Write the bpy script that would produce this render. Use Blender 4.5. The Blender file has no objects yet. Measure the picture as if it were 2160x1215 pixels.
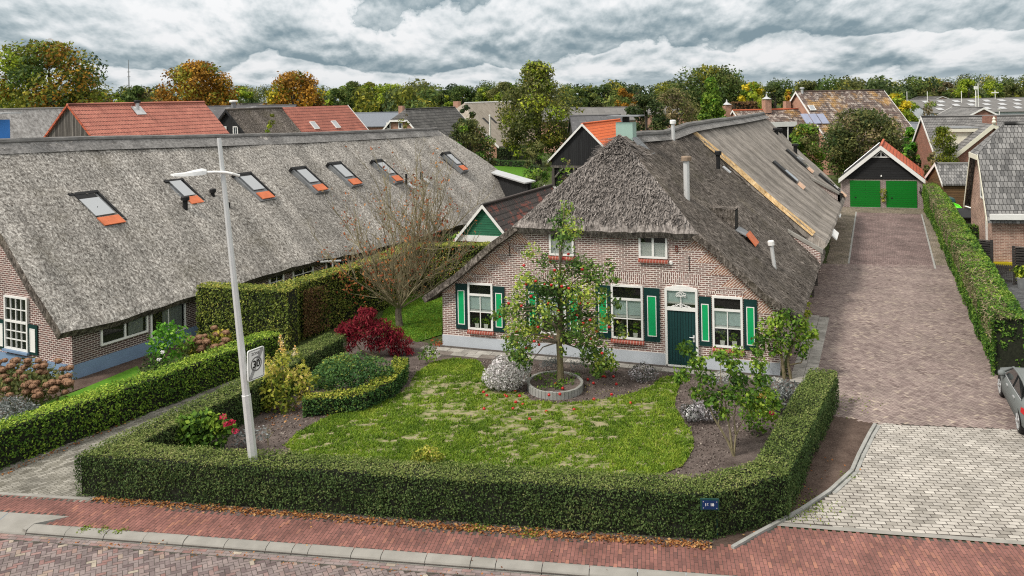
import bpy, bmesh, math, random
import numpy as np
from mathutils import Vector

rng = np.random.default_rng(7)
random.seed(7)
S = bpy.context.scene
COL = S.collection

# ------------------------------------------------------------------ camera
F, EYE = 1750.0, 10.0                    # focal length in photo pixels, eye height in metres
PX, PY = 1080.0, 203.0                   # where the level view axis meets the photo
ROLL = math.radians(1.05)
cr, sr = math.cos(ROLL), math.sin(ROLL)
cam = bpy.data.cameras.new('camera')
cam.sensor_width = 36.0
cam.lens = F / 2160 * 36
cam.shift_x = 0.0
cam.shift_y = -(607.5 - PY) / 2160
cam.clip_start, cam.clip_end = 0.5, 6000
camo = bpy.data.objects.new('camera', cam)
COL.objects.link(camo)
camo.location = (0, 0, EYE)
camo.rotation_mode = 'XYZ'
from mathutils import Matrix
camo.matrix_world = (Matrix.Translation((0, 0, EYE)) @ Matrix.Rotation(ROLL, 4, 'Y')
                     @ Matrix.Rotation(math.radians(90), 4, 'X'))
S.camera = camo


def ray(px, py):
    dx, dy = px - PX, py - PY
    return np.array([(dx * cr - dy * sr) / F, 1.0, -(dx * sr + dy * cr) / F])


def G(px, py, z=0.0):
    """the point at height z that is seen at this place of the photograph"""
    r = ray(px, py)
    t = (z - EYE) / r[2]
    return np.array([r[0] * t, t, z])


def at(px, py, D):
    r = ray(px, py)
    return np.array([r[0] * D, D, EYE + r[2] * D])


def hor(px):
    return PY - (px - PX) * math.tan(ROLL)


def onplane(px, py, p, n):
    r = ray(px, py)
    p = np.asarray(p, float)
    n = np.asarray(n, float)
    t = ((p[0]) * n[0] + p[1] * n[1] + (p[2] - EYE) * n[2]) / r.dot(n)
    return np.array([r[0] * t, r[1] * t, EYE + r[2] * t])


# ------------------------------------------------------------------ node helpers
class NT:
    def __init__(self, tree):
        self.t = tree
        tree.nodes.clear()

    def n(self, typ, props=None, **ins):
        nd = self.t.nodes.new(typ)
        for k, v in (props or {}).items():
            setattr(nd, k, v)
        for k, v in ins.items():
            self.set(nd, k, v)
        return nd

    def set(self, nd, k, v):
        key = int(k[1:]) if k[0] == 'i' and k[1:].isdigit() else k.replace('_', ' ')
        s = nd.inputs[key]
        if hasattr(v, 'bl_idname') and hasattr(v, 'outputs'):
            v = v.outputs[0]
        if isinstance(v, bpy.types.NodeSocket):
            self.t.links.new(v, s)
        else:
            if s.type == 'RGBA' and len(v) == 3:
                v = (*v, 1)
            s.default_value = v

    def math(self, op, a, b=0.0, c=None, clamp=False):
        nd = self.n('ShaderNodeMath', {'operation': op, 'use_clamp': clamp}, i0=a, i1=b)
        if c is not None:
            self.set(nd, 'i2', c)
        return nd

    def ramp(self, fac, stops, interp='LINEAR'):
        nd = self.n('ShaderNodeValToRGB', None, Fac=fac)
        cr_ = nd.color_ramp
        cr_.interpolation = interp
        while len(cr_.elements) < len(stops):
            cr_.elements.new(0.5)
        for e, (p, c) in zip(cr_.elements, stops):
            e.position = p
            e.color = (*c, 1) if len(c) == 3 else c
        return nd

    def mix(self, fac, a, b, blend='MIX'):
        nd = self.n('ShaderNodeMix', {'data_type': 'RGBA', 'blend_type': blend})
        self.set(nd, 'i0', fac)
        self.set(nd, 'i6', a)
        self.set(nd, 'i7', b)
        return nd.outputs[2]

    def noise(self, vec, scale, detail=4, rough=.55, out=0, **k):
        nd = self.n('ShaderNodeTexNoise', None, Scale=scale, Detail=detail, Roughness=rough, **k)
        if vec is not None:
            self.set(nd, 'Vector', vec)
        return nd.outputs[out]

    def mapr(self, v, a, b, c, d, smooth=False):
        nd = self.n('ShaderNodeMapRange', {'interpolation_type': 'SMOOTHSTEP' if smooth else 'LINEAR'})
        for i, x in enumerate((v, a, b, c, d)):
            self.set(nd, 'i%d' % i, x)
        return nd.outputs[0]


# ------------------------------------------------------------------ world: broken cloud over a pale sky
SUN_EL, SUN_AZ = math.radians(48), math.radians(-118)      # azimuth from +Y towards +X
W = bpy.data.worlds.new('World')
S.world = W
W.use_nodes = True
w = NT(W.node_tree)
sky = w.n('ShaderNodeTexSky', {'sky_type': 'NISHITA', 'sun_disc': False, 'sun_elevation': SUN_EL,
                               'sun_rotation': SUN_AZ % (2 * math.pi), 'altitude': 10.0, 'air_density': 1.0,
                               'dust_density': 1.5, 'ozone_density': 1.0})
gen = w.n('ShaderNodeTexCoord').outputs['Generated']
sep = w.n('ShaderNodeSeparateXYZ', None, i0=gen)
zz = w.math('MAXIMUM', sep.outputs[2], 0.0)


def cloudvec(dz):
    zc = w.math('ADD', zz, dz)
    kk = w.math('DIVIDE', 2.5, w.math('ADD', zc, 1.0))
    e = w.math('LOGARITHM', w.math('ADD', zc, 0.045), 2.718)
    v = w.n('ShaderNodeCombineXYZ', None, i0=w.math('MULTIPLY', w.math('MULTIPLY', sep.outputs[0], kk), 1.75), i1=w.math('MULTIPLY', sep.outputs[1], .35),
            i2=w.math('MULTIPLY', e, .72)).outputs[0]
    return v, e


def dens(dz):
    v, e = cloudvec(dz)
    big = w.noise(v, 1.05, 2, .45)
    fine = w.noise(v, 2.9, 9, .55, Distortion=.12)
    return v, e, big, fine


v0, e0, big0, fine0 = dens(0.0)
v1, e1, big1, fine1 = dens(0.0075)
# rows of cumulus, one bank behind the other: lit heads, grey flat feet
row = w.math('ADD', w.math('MULTIPLY', e0, 1.3), w.math('ADD', w.math('MULTIPLY', big0, 2.6), w.math('MULTIPLY', fine0, 1.25)))
t_ = w.math('FRACT', row)
head = w.mapr(t_, .0, .9, 0.0, 1.0, True)
soft = w.mapr(t_, .95, 1.0, 1.0, .35, True)
lit = w.math('MULTIPLY', w.math('SUBTRACT', fine0, fine1), 2.6)
wisp = w.noise(v0, 2.3, 6, .6)
tone = w.math('ADD', w.math('ADD', w.math('MULTIPLY', w.math('MULTIPLY', head, soft), .5), lit), w.mapr(wisp, .3, .7, -.02, .42))
ccol = w.ramp(tone, [(0.02, (.25, .34, .39)), (.22, (.39, .475, .515)), (.43, (.60, .67, .70)), (.64, (.83, .87, .89)), (.84, (.98, .99, 1.0))])
band = w.mapr(zz, .0, .028, .75, 0.0, True)
ccol = w.mix(band, ccol, (.74, .82, .86, 1))
ccol = w.mix(w.mapr(zz, .12, .4, 0.0, .85, True), ccol, (.74, .72, .68, 1))      # the cloud deck overhead is neutral grey
cover = w.mapr(w.noise(v0, 1.1, 3, .5), .26, .36, 0.0, 1.0, True)
lift = w.math('ADD', 1.0, w.math('MULTIPLY', zz, 1.3))       # overcast is brighter overhead
bg_c = w.n('ShaderNodeBackground', None, Color=ccol, Strength=w.math('MULTIPLY', lift, .50))
bg_s = w.n('ShaderNodeBackground', None, Color=sky, Strength=.085)
ms = w.n('ShaderNodeMixShader', None, i0=cover, i1=bg_s, i2=bg_c)
w.n('ShaderNodeOutputWorld', None, Surface=ms)

sun = bpy.data.lights.new('sun', 'SUN')
sun.energy = 2.1
sun.angle = math.radians(12)
sun.color = (1.0, .93, .84)
suno = bpy.data.objects.new('sun', sun)
COL.objects.link(suno)
sd = Vector((math.sin(SUN_AZ) * math.cos(SUN_EL), math.cos(SUN_AZ) * math.cos(SUN_EL), math.sin(SUN_EL)))
suno.rotation_euler = (-sd).to_track_quat('-Z', 'Y').to_euler()
suno.location = (0, 0, 60)

S.view_settings.view_transform = 'Standard'
S.view_settings.look = 'None'
S.view_settings.exposure = 0.74
S.view_settings.gamma = 1.0
S.render.engine = 'CYCLES'
S.cycles.max_bounces = 5
S.cycles.diffuse_bounces = 3
S.cycles.transparent_max_bounces = 12
S.cycles.use_adaptive_sampling = True
S.cycles.use_denoising = False
S.cycles.filter_width = 1.15


# ------------------------------------------------------------------ materials
MATS = {}


def newmat(name):
    m = bpy.data.materials.new(name)
    m.use_nodes = True
    MATS[name] = m
    return m, NT(m.node_tree)


def finish(t, col, rough=.7, bump=None, bstr=.5, bdist=.02, metal=0.0, spec=.3, transl=0.0):
    p = t.n('ShaderNodeBsdfPrincipled', None, Base_Color=col, Roughness=rough, Metallic=metal)
    p.inputs['Specular IOR Level'].default_value = spec
    if bump is not None:
        b = t.n('ShaderNodeBump', None, Strength=bstr, Distance=bdist, Height=bump)
        t.set(p, 'Normal', b)
    out = p
    if transl > 0:
        tr = t.n('ShaderNodeBsdfTranslucent', None, Color=col)
        out = t.n('ShaderNodeMixShader', None, i0=transl, i1=p, i2=tr)
    t.n('ShaderNodeOutputMaterial', None, Surface=out)


def plain(name, col, rough=.6, var=.12, scale=6.0, bump=.0, bscale=40, metal=0.0, spec=.3, stain=0.0, stain_col=(.06, .05, .04)):
    m, t = newmat(name)
    co = t.n('ShaderNodeTexCoord').outputs['Object']
    n = t.noise(co, scale, 5)
    a = tuple(c * (1 - var) for c in col)
    b = tuple(min(1, c * (1 + var)) for c in col)
    c = t.ramp(n, [(.3, a), (.7, b)]).outputs[0]
    if stain:
        s = t.mapr(t.noise(co, scale * .35, 6, .65), .5, .72, 0, stain, True)
        c = t.mix(s, c, stain_col)
    bm = t.noise(co, bscale, 4) if bump else None
    finish(t, c, rough, bm, bump, .01, metal, spec)
    return m


def tonemat(name, stops, rough=.7, transl=0.0, spec=.25, nscale=0, nvar=.25, bump=0, bscale=60):
    """colour from the face attribute 'tone' (leaves, pavers)"""
    m, t = newmat(name)
    a = t.n('ShaderNodeAttribute', {'attribute_name': 'tone'}).outputs['Fac']
    n = len(stops)
    c = t.ramp(a, [(i / max(1, n - 1), s) if len(s) == 3 else (s[0], s[1:]) for i, s in enumerate(stops)]).outputs[0]
    bm = None
    if nscale:
        co = t.n('ShaderNodeTexCoord').outputs['Object']
        f = t.mapr(t.noise(co, nscale, 6, .65), .3, .7, 1 - nvar, 1 + nvar)
        c = t.mix(1.0, c, t.n('ShaderNodeCombineColor', None, i0=f, i1=f, i2=f), 'MULTIPLY')
        if bump:
            bm = t.noise(co, bscale, 4)
    finish(t, c, rough, bm, bump, .006, spec=spec, transl=transl)
    return m


def brick(name, c1, c2, mortar, bw=.225, bh=.072, ms_=.011, offset=.5, rough=.85, var=.35, bstr=.6, vscale=1.2, dirt=.25):
    m, t = newmat(name)
    uv = t.n('ShaderNodeTexCoord').outputs['UV']
    b = t.n('ShaderNodeTexBrick', {'offset': offset}, Vector=uv, Color1=c1, Color2=c2, Mortar=mortar, Scale=1.0,
            Mortar_Size=ms_, Mortar_Smooth=.15, Bias=0.0, Brick_Width=bw, Row_Height=bh)
    c = b.outputs[0]
    f = t.mapr(t.noise(uv, vscale, 6, .6), .3, .7, 1 - var * .5, 1 + var * .5)
    c = t.mix(1.0, c, t.n('ShaderNodeCombineColor', None, i0=f, i1=f, i2=f), 'MULTIPLY')
    if dirt:
        s = t.mapr(t.noise(uv, .35, 5, .65), .5, .75, 0, dirt, True)
        c = t.mix(s, c, (.12, .10, .08))
    h = t.math('SUBTRACT', 1.0, b.outputs[1])
    finish(t, c, rough, h, bstr, .008)
    return m


def rooftile(name, c1, c2, joint, tw=.26, th=.33, wave=True, lichen=None, var=.5, offset=0.0, rough=.75, big=.6):
    m, t = newmat(name)
    uv = t.n('ShaderNodeTexCoord').outputs['UV']
    b = t.n('ShaderNodeTexBrick', {'offset': offset}, Vector=uv, Color1=c1, Color2=c2, Mortar=joint, Scale=1.0,
            Mortar_Size=.018, Mortar_Smooth=.4, Bias=-.1, Brick_Width=tw, Row_Height=th)  # dark joints, which also carry the painted shadow where rows overlap
    c = b.outputs[0]
    f = t.mapr(t.noise(uv, big, 7, .68), .3, .7, 1 - var * .5, 1 + var * .5)
    c = t.mix(1.0, c, t.n('ShaderNodeCombineColor', None, i0=f, i1=f, i2=f), 'MULTIPLY')
    if lichen:
        for sc, lo, hi, amt, lc in lichen:
            s = t.mapr(t.noise(uv, sc, 7, .7), lo, hi, 0, amt, True)
            c = t.mix(s, c, lc)
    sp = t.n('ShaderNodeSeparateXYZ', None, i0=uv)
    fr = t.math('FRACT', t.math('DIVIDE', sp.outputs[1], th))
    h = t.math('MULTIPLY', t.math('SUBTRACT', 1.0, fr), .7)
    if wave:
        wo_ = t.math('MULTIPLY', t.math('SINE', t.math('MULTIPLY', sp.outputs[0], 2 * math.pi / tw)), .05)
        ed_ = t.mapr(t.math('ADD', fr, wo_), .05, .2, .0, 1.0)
        c = t.mix(ed_, joint, c)  # overlap shadow of each tile row painted as a wavy dark edge
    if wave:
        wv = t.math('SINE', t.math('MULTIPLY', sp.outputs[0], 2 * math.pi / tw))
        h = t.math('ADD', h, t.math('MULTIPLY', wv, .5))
    finish(t, c, rough, h, .9, .05)
    return m


def thatch(name, dark, mid, light, scale=7.0, stretch=.42, streak=.35, moss=None, bdist=.06, swirl=.6):
    m, t = newmat(name)
    uv = t.n('ShaderNodeTexCoord').outputs['UV']
    mp = t.n('ShaderNodeMapping', None, Vector=uv, Scale=(1.0, stretch, 1.0)).outputs[0]
    wob = t.noise(uv, scale * .5, 2, .5, out=1)
    mp = t.n('ShaderNodeVectorMath', {'operation': 'MULTIPLY_ADD'}, i0=wob, i1=(swirl / scale, swirl / scale, 0), i2=mp).outputs[0]
    a = t.noise(mp, scale, 3, .6)
    b = t.noise(mp, scale * 2.7, 4, .65)
    f = t.math('ADD', t.math('MULTIPLY', a, .6), t.math('MULTIPLY', b, .4))
    c = t.ramp(f, [(.36, dark), (.49, mid), (.62, light)]).outputs[0]
    st = t.n('ShaderNodeMapping', None, Vector=uv, Scale=(1.0, .12, 1.0)).outputs[0]
    g = t.mapr(t.noise(st, .9, 6, .65), .36, .66, 1 - streak, 1 + streak * .55)
    c = t.mix(1.0, c, t.n('ShaderNodeCombineColor', None, i0=g, i1=g, i2=g), 'MULTIPLY')
    if moss:
        s = t.mapr(t.noise(uv, .45, 6, .7), .5, .74, 0, moss[0], True)
        c = t.mix(s, c, moss[1])
    finish(t, c, .95, f, 1.0, bdist, spec=.08)
    return m


def planks(name, c1, c2, gap, bw=.16, bh=4.0, var=.5, rough=.8, grain=6):
    m, t = newmat(name)
    uv = t.n('ShaderNodeTexCoord').outputs['UV']
    b = t.n('ShaderNodeTexBrick', {'offset': .37}, Vector=uv, Color1=c1, Color2=c2, Mortar=gap, Scale=1.0,
            Mortar_Size=.008, Mortar_Smooth=.1, Bias=0.0, Brick_Width=bw, Row_Height=bh)
    sc = (8, .6, 1) if bh > bw else (.6, 8, 1)
    mp = t.n('ShaderNodeMapping', None, Vector=uv, Scale=sc).outputs[0]
    f = t.mapr(t.noise(mp, 2.0, grain, .65), .3, .7, 1 - var * .5, 1 + var * .5)
    c = t.mix(1.0, b.outputs[0], t.n('ShaderNodeCombineColor', None, i0=f, i1=f, i2=f), 'MULTIPLY')
    finish(t, c, rough, t.math('SUBTRACT', 1.0, b.outputs[1]), .6, .01)
    return m


def soilmat(name, c1, c2, scale=3.0):
    m, t = newmat(name)
    co = t.n('ShaderNodeTexCoord').outputs['Object']
    n = t.noise(co, scale, 8, .7)
    n2 = t.noise(co, scale * 9, 4, .7)
    c = t.ramp(t.math('ADD', t.math('MULTIPLY', n, .6), t.math('MULTIPLY', n2, .4)), [(.35, c1), (.66, c2)]).outputs[0]
    finish(t, c, .95, n2, 1.0, .04, spec=.1)
    return m


M = {}
M['thatch_left'] = thatch('weathered_grey_thatch', (.07, .062, .055), (.30, .28, .256), (.66, .635, .59), 10.5, .6, .34, (.4, (.135, .12, .085)), .09, 1.6)
M['thatch_old'] = thatch('old_dark_thatch', (.026, .022, .019), (.125, .108, .094), (.33, .292, .26), 9.5, .5, .42, (.4, (.075, .068, .03)), .10, 1.2)
M['thatch_hip'] = thatch('shaggy_hip_thatch', (.045, .04, .036), (.185, .166, .154), (.40, .365, .34), 8, .4, .35, None, .09, .9)
M['thatch_new'] = thatch('smooth_newer_thatch', (.13, .115, .1), (.27, .243, .218), (.40, .365, .325), 9, .2, .45, (.3, (.13, .115, .07)), .025, .5)
M['thatch_pale'] = thatch('pale_distant_thatch', (.22, .19, .155), (.30, .265, .22), (.36, .32, .27), 2.0, .5, .15, None, .02)
M['thatch_grey'] = thatch('grey_distant_thatch', (.16, .15, .145), (.30, .29, .28), (.44, .43, .42), 3.0, .6, .2, None, .03)
M['straw'] = thatch('golden_straw', (.28, .17, .07), (.5, .34, .17), (.68, .52, .31), 9, .3, .35, None, .04)
M['ridge'] = thatch('grey_ridge_thatch', (.12, .115, .11), (.2, .195, .19), (.3, .29, .28), 6, 1, .3, None, .03)
M['brick_main'] = brick('brown_brick_pale_joints', (.27, .15, .13), (.155, .10, .088), (.74, .68, .63), .235, .0745, .013)
M['brick_tumble'] = brick('orange_brick_pale_joints', (.40, .19, .125), (.27, .14, .105), (.74, .67, .6), .235, .0745, .012, dirt=.1)
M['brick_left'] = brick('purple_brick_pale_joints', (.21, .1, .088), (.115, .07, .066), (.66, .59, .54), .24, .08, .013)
M['brick_left_shaded'] = brick('shaded_brick_pale_joints', (.1, .055, .05), (.06, .04, .04), (.45, .40, .37), .24, .08, .0125)  # darker copy of the gable brick: shade on the side wall painted in
M['brick_garage'] = brick('grey_brown_brick', (.24, .17, .16), (.17, .12, .115), (.46, .42, .4), .235, .08, .012)
M['brick_right'] = brick('buff_red_brick', (.40, .245, .19), (.24, .135, .105), (.56, .46, .38), .26, .085, .01, var=.6, dirt=.15)
M['brick_red'] = brick('plain_red_brick', (.30, .12, .08), (.2, .085, .06), (.40, .30, .25), .25, .085, .008)
M['brick_far'] = brick('salmon_brick', (.42, .23, .16), (.36, .19, .13), (.5, .35, .28), .25, .09, .008)
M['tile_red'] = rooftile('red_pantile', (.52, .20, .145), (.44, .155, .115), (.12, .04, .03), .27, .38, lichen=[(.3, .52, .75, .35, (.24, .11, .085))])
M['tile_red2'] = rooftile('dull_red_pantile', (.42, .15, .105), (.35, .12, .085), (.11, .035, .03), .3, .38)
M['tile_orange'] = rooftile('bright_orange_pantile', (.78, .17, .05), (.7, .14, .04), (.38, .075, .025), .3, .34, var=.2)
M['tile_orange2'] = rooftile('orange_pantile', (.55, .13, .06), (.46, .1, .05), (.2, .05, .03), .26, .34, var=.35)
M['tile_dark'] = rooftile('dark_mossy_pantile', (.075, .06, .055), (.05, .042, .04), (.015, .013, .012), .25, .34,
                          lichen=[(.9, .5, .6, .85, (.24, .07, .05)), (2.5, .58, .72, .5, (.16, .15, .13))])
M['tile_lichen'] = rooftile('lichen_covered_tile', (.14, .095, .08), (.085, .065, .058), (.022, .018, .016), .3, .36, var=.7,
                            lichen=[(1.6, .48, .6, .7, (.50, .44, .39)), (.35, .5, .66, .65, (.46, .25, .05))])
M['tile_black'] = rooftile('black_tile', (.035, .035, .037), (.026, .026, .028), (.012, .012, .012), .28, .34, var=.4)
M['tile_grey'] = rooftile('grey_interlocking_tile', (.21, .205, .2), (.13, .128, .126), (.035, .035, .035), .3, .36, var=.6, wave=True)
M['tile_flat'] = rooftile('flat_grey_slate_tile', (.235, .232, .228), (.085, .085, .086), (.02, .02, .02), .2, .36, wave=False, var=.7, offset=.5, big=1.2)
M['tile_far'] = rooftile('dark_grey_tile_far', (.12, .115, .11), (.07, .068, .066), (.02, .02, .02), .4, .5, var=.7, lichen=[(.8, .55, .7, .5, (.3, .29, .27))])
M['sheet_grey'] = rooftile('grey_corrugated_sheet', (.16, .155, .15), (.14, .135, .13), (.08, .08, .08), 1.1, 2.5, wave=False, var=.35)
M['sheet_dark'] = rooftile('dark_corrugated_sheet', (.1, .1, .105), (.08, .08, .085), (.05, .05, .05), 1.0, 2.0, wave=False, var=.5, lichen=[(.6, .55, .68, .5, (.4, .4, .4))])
M['sheet_blue'] = plain('blue_grey_roof_sheet', (.16, .18, .21), .5, .15)
M['wood_black'] = planks('black_boards', (.022, .023, .025), (.014, .014, .016), (.004, .004, .004), .19, 6.0)
M['wood_black_h'] = planks('black_weatherboard', (.021, .022, .024), (.013, .013, .014), (.004, .004, .004), 5.0, .19)
M['wood_grey'] = planks('bleached_grey_boards', (.17, .155, .14), (.07, .062, .056), (.015, .013, .012), .14, 5.0, var=.9)
M['wood_brown'] = planks('brown_boards', (.16, .095, .045), (.11, .062, .03), (.03, .02, .012), 4.0, .14)
M['wood_dark'] = planks('dark_slats', (.05, .046, .043), (.035, .032, .03), (.008, .007, .007), 3.0, .09)
M['wood_mid'] = planks('grey_brown_boards', (.12, .105, .095), (.085, .075, .068), (.02, .018, .016), 3.0, .11)
M['green_board'] = planks('green_weatherboard', (.03, .16, .085), (.024, .13, .07), (.006, .03, .018), 6.0, .13)
M['white'] = plain('white_paint', (.78, .78, .76), .45, .05, 3, stain=.15, stain_col=(.5, .48, .44))
M['cream'] = plain('cream_paint', (.72, .70, .58), .5, .05, 3, stain=.2, stain_col=(.5, .47, .38))
M['plinth'] = plain('pale_blue_grey_plaster', (.47, .51, .56), .8, .07, 1.5, .3, 30, stain=.4, stain_col=(.3, .33, .36))
M['plinth_blue'] = plain('blue_plaster', (.19, .28, .42), .8, .09, 1.5, .3, 30, stain=.4, stain_col=(.1, .16, .25))
M['blue_paint'] = plain('blue_paint', (.05, .22, .62), .5, .06, 3)
M['sage'] = plain('sage_green_sheet_metal', (.33, .48, .42), .5, .05, 2)
M['green_dark'] = plain('dark_green_paint', (.008, .038, .036), .4, .15, 3)
M['green_panel'] = plain('bright_green_paint', (.006, .36, .12), .45, .05, 3)
M['green_garage'] = planks('green_garage_door', (.003, .165, .014), (.0028, .155, .013), (.001, .05, .006), 8.0, .16, var=.12, rough=.45)
M['door_green'] = planks('green_boarded_door', (.011, .05, .05), (.009, .043, .044), (.002, .01, .01), .1, 6.0, var=.15, rough=.5)
M['metal'] = plain('galvanised_steel', (.55, .56, .57), .42, .1, 5, metal=.55, stain=.25, stain_col=(.3, .29, .27))
M['alu'] = plain('brushed_pale_metal', (.66, .67, .67), .45, .05, 6, metal=.35)
M['lead'] = plain('grey_lead', (.22, .23, .24), .5, .15, 5, metal=.2)
M['black'] = plain('matt_black', (.012, .012, .013), .6, .1, 5)
M['iron'] = plain('dark_iron', (.03, .025, .022), .7, .2, 8)
M['cap_tan'] = plain('weathered_tan_cap', (.24, .18, .13), .8, .2, 8)
M['rust'] = plain('rust_brown', (.16, .045, .03), .8, .2, 8)
M['clay'] = plain('orange_clay_tile', (.60, .17, .075), .7, .15, 4, .3, 20, stain=.3, stain_col=(.35, .12, .06))
M['clay_pale'] = plain('pale_clay_tile', (.62, .42, .3), .7, .15, 4)
M['sill_red'] = brick('red_sill_tile', (.30, .075, .05), (.25, .06, .042), (.45, .34, .3), .11, .5, .008, 0.0, .5, .2, dirt=0)
M['concrete'] = plain('grey_concrete', (.26, .25, .228), .9, .12, 2.5, .5, 60, stain=.45, stain_col=(.2, .19, .165))
M['concrete_old'] = plain('weathered_concrete', (.30, .30, .285), .9, .15, 4, .5, 60, stain=.5, stain_col=(.12, .13, .09))
M['curtain'] = plain('white_lace', (.62, .62, .6), .9, .15, 30)
M['curtain_grey'] = plain('grey_net_curtain', (.22, .23, .22), .9, .15, 12)
M['blind'] = plain('pale_green_blind', (.52, .62, .60), .8, .04, 3)
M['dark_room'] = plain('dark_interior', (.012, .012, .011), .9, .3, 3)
M['pot'] = plain('white_ceramic', (.7, .68, .63), .35, .05, 5)
M['rubber'] = plain('black_rubber', (.015, .015, .016), .7, .15, 20)
M['silver'] = plain('silver_car_paint', (.56, .62, .645), .22, .02, 2, metal=.25, spec=.5)
M['red_lens'] = plain('red_lens', (.5, .005, .01), .2, .05, 5, spec=.6)
M['sign_white'] = plain('sign_white', (.8, .81, .8), .4, .03, 5)
M['sign_black'] = plain('sign_black', (.012, .012, .013), .5, .05, 5)
M['sign_grey'] = plain('sign_grey', (.16, .16, .16), .5, .05, 5)
M['sign_blue'] = plain('enamel_blue', (.008, .028, .10), .3, .1, 8)
M['sign_green'] = plain('dark_green_steel', (.008, .05, .045), .4, .1, 8)
M['solar'] = plain('pale_reflecting_panel', (.30, .33, .45), .12, .08, 2, metal=.4, spec=.8)
M['lime'] = plain('lime_green_plastic', (.14, .68, .03), .4, .04, 3)
M['teal'] = plain('dark_green_plastic', (.004, .05, .045), .4, .1, 3)
M['yellow'] = plain('yellow_orange_plastic', (.85, .36, .02), .4, .05, 3)
M['apple_skin'] = tonemat('apple_skin', [(.30, .006, .008), (.42, .012, .012), (.45, .02, .015), (.5, .05, .03)], .3, spec=.5)
M['bark'] = plain('grey_brown_bark', (.15, .125, .095), .9, .35, 9, .8, 40)
M['bark_dark'] = plain('dark_bark', (.05, .043, .035), .9, .3, 6, .8, 30)
M['bark_moss'] = plain('mossy_bark', (.155, .13, .075), .9, .35, 9, .8, 40, stain=.5, stain_col=(.17, .17, .05))
M['stem'] = plain('olive_stem', (.23, .20, .12), .8, .3, 12)
M['ground'] = soilmat('rough_grass_ground', (.035, .05, .018), (.085, .11, .035), .6)
M['soil'] = soilmat('dark_garden_soil', (.05, .038, .034), (.19, .155, .14), 2.0)
M['soil_brown'] = soilmat('brown_soil', (.055, .037, .03), (.15, .11, .09), 1.6)
M['mortar_dark'] = soilmat('dark_joint_sand', (.06, .05, .045), (.14, .125, .11), 3)
M['mortar_grey'] = soilmat('grey_joint_sand', (.10, .095, .08), (.2, .19, .165), 3)
M['asphalt'] = soilmat('dark_fine_paving', (.055, .058, .06), (.10, .105, .11), 4)


def lawnmat(name, c1, c2, bare, amt, lo, hi):
    m, t = newmat(name)
    co = t.n('ShaderNodeTexCoord').outputs['Object']
    f = t.noise(co, 5, 8, .7)
    c = t.ramp(f, [(.3, c1), (.68, c2)]).outputs[0]
    if amt:
        b1 = t.noise(t.n('ShaderNodeMapping', None, Vector=co, Scale=(1.0, 1.9, 1.0)).outputs[0], 2.6, 8, .72)
        c = t.mix(t.mapr(b1, lo, hi, 0, amt, True), c, bare)
        b2 = t.noise(t.n('ShaderNodeMapping', None, Vector=co, Location=(7, 3, 1), Scale=(1.0, 1.8, 1.0)).outputs[0], 3.2, 8, .72)
        c = t.mix(t.mapr(b2, .55, .62, 0, amt * .9, True), c, (.05, .045, .035))
    finish(t, c, .9, f, .6, .03, spec=.1)
    return m


M['lawn'] = lawnmat('patchy_lawn', (.07, .105, .022), (.16, .20, .045), (.28, .245, .155), .95, .45, .55)
M['lawn_lush'] = lawnmat('lush_lawn', (.045, .135, .012), (.105, .235, .022), (0, 0, 0), 0, 0, 0)
M['grass'] = tonemat('grass_blades', [(.075, .145, .015), (.165, .275, .026), (.28, .385, .04), (.40, .42, .09)], .7, .35)

# glass: mostly clear, a little mirror
m_, t_ = newmat('window_glass')
lw = t_.n('ShaderNodeLayerWeight', None, Blend=.25)
gl = t_.n('ShaderNodeBsdfGlossy', None, Color=(.9, .95, 1), Roughness=.02)
tb = t_.n('ShaderNodeBsdfTransparent', None, Color=(.86, .9, .88))
t_.n('ShaderNodeOutputMaterial', None, Surface=t_.n('ShaderNodeMixShader', None,
     i0=t_.math('ADD', t_.math('MULTIPLY', lw.outputs[0], .5), .06), i1=tb, i2=gl))
M['glass'] = m_
m_, t_ = newmat('roof_window_glass')
p_ = t_.n('ShaderNodeBsdfPrincipled', None, Base_Color=(.06, .07, .08), Roughness=.06)
p_.inputs['Specular IOR Level'].default_value = 1.0
gl = t_.n('ShaderNodeBsdfGlossy', None, Color=(.78, .8, .82), Roughness=.08)
t_.n('ShaderNodeOutputMaterial', None, Surface=t_.n('ShaderNodeMixShader', None, i0=.5, i1=p_, i2=gl))
M['skyglass'] = m_
m_, t_ = newmat('car_glass')
p_ = t_.n('ShaderNodeBsdfPrincipled', None, Base_Color=(.018, .022, .023), Roughness=.05)
p_.inputs['Specular IOR Level'].default_value = .7
t_.n('ShaderNodeOutputMaterial', None, Surface=p_)
M['carglass'] = m_


LEAFGAIN = {'aster': 1, 'aster_mauve': 1, 'silver': 1.1, 'pinkflower': 1, 'roseflower': 1, 'leaf_litter': 1, 'hydrangea_dry': 1, 'yewcol': 1.3, 'yew': 2.5, 'yew_lit_top': 2.4, 'gold': 1.35, 'bright': 1.2, 'moss': 1.0, 'ivy_dry': 1.2, 'maple': 1.1, 'russet': 1.0, 'dark': 2.0, 'forest': 2.2, 'olive': 2.1, 'apple': 2.0, 'hornbeam': 2.9, 'oakgreen': 1.95, 'yellowgreen': 2.1, 'oakorange': 1.9, 'privet': 1.9, 'ivy': 1.75, 'box': 1.9, 'cone': 1.9, 'brownish': 2.0, 'beech_brown': 1.7, 'green': 1.6}


def leaf(name, *cols, transl=.32, rough=.62):
    g_ = LEAFGAIN.get(name, 1.55)
    M[name] = tonemat('leaves_' + name, [tuple(min(.85, v * g_) for v in c) for c in cols], rough, transl, spec=.12)


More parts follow.
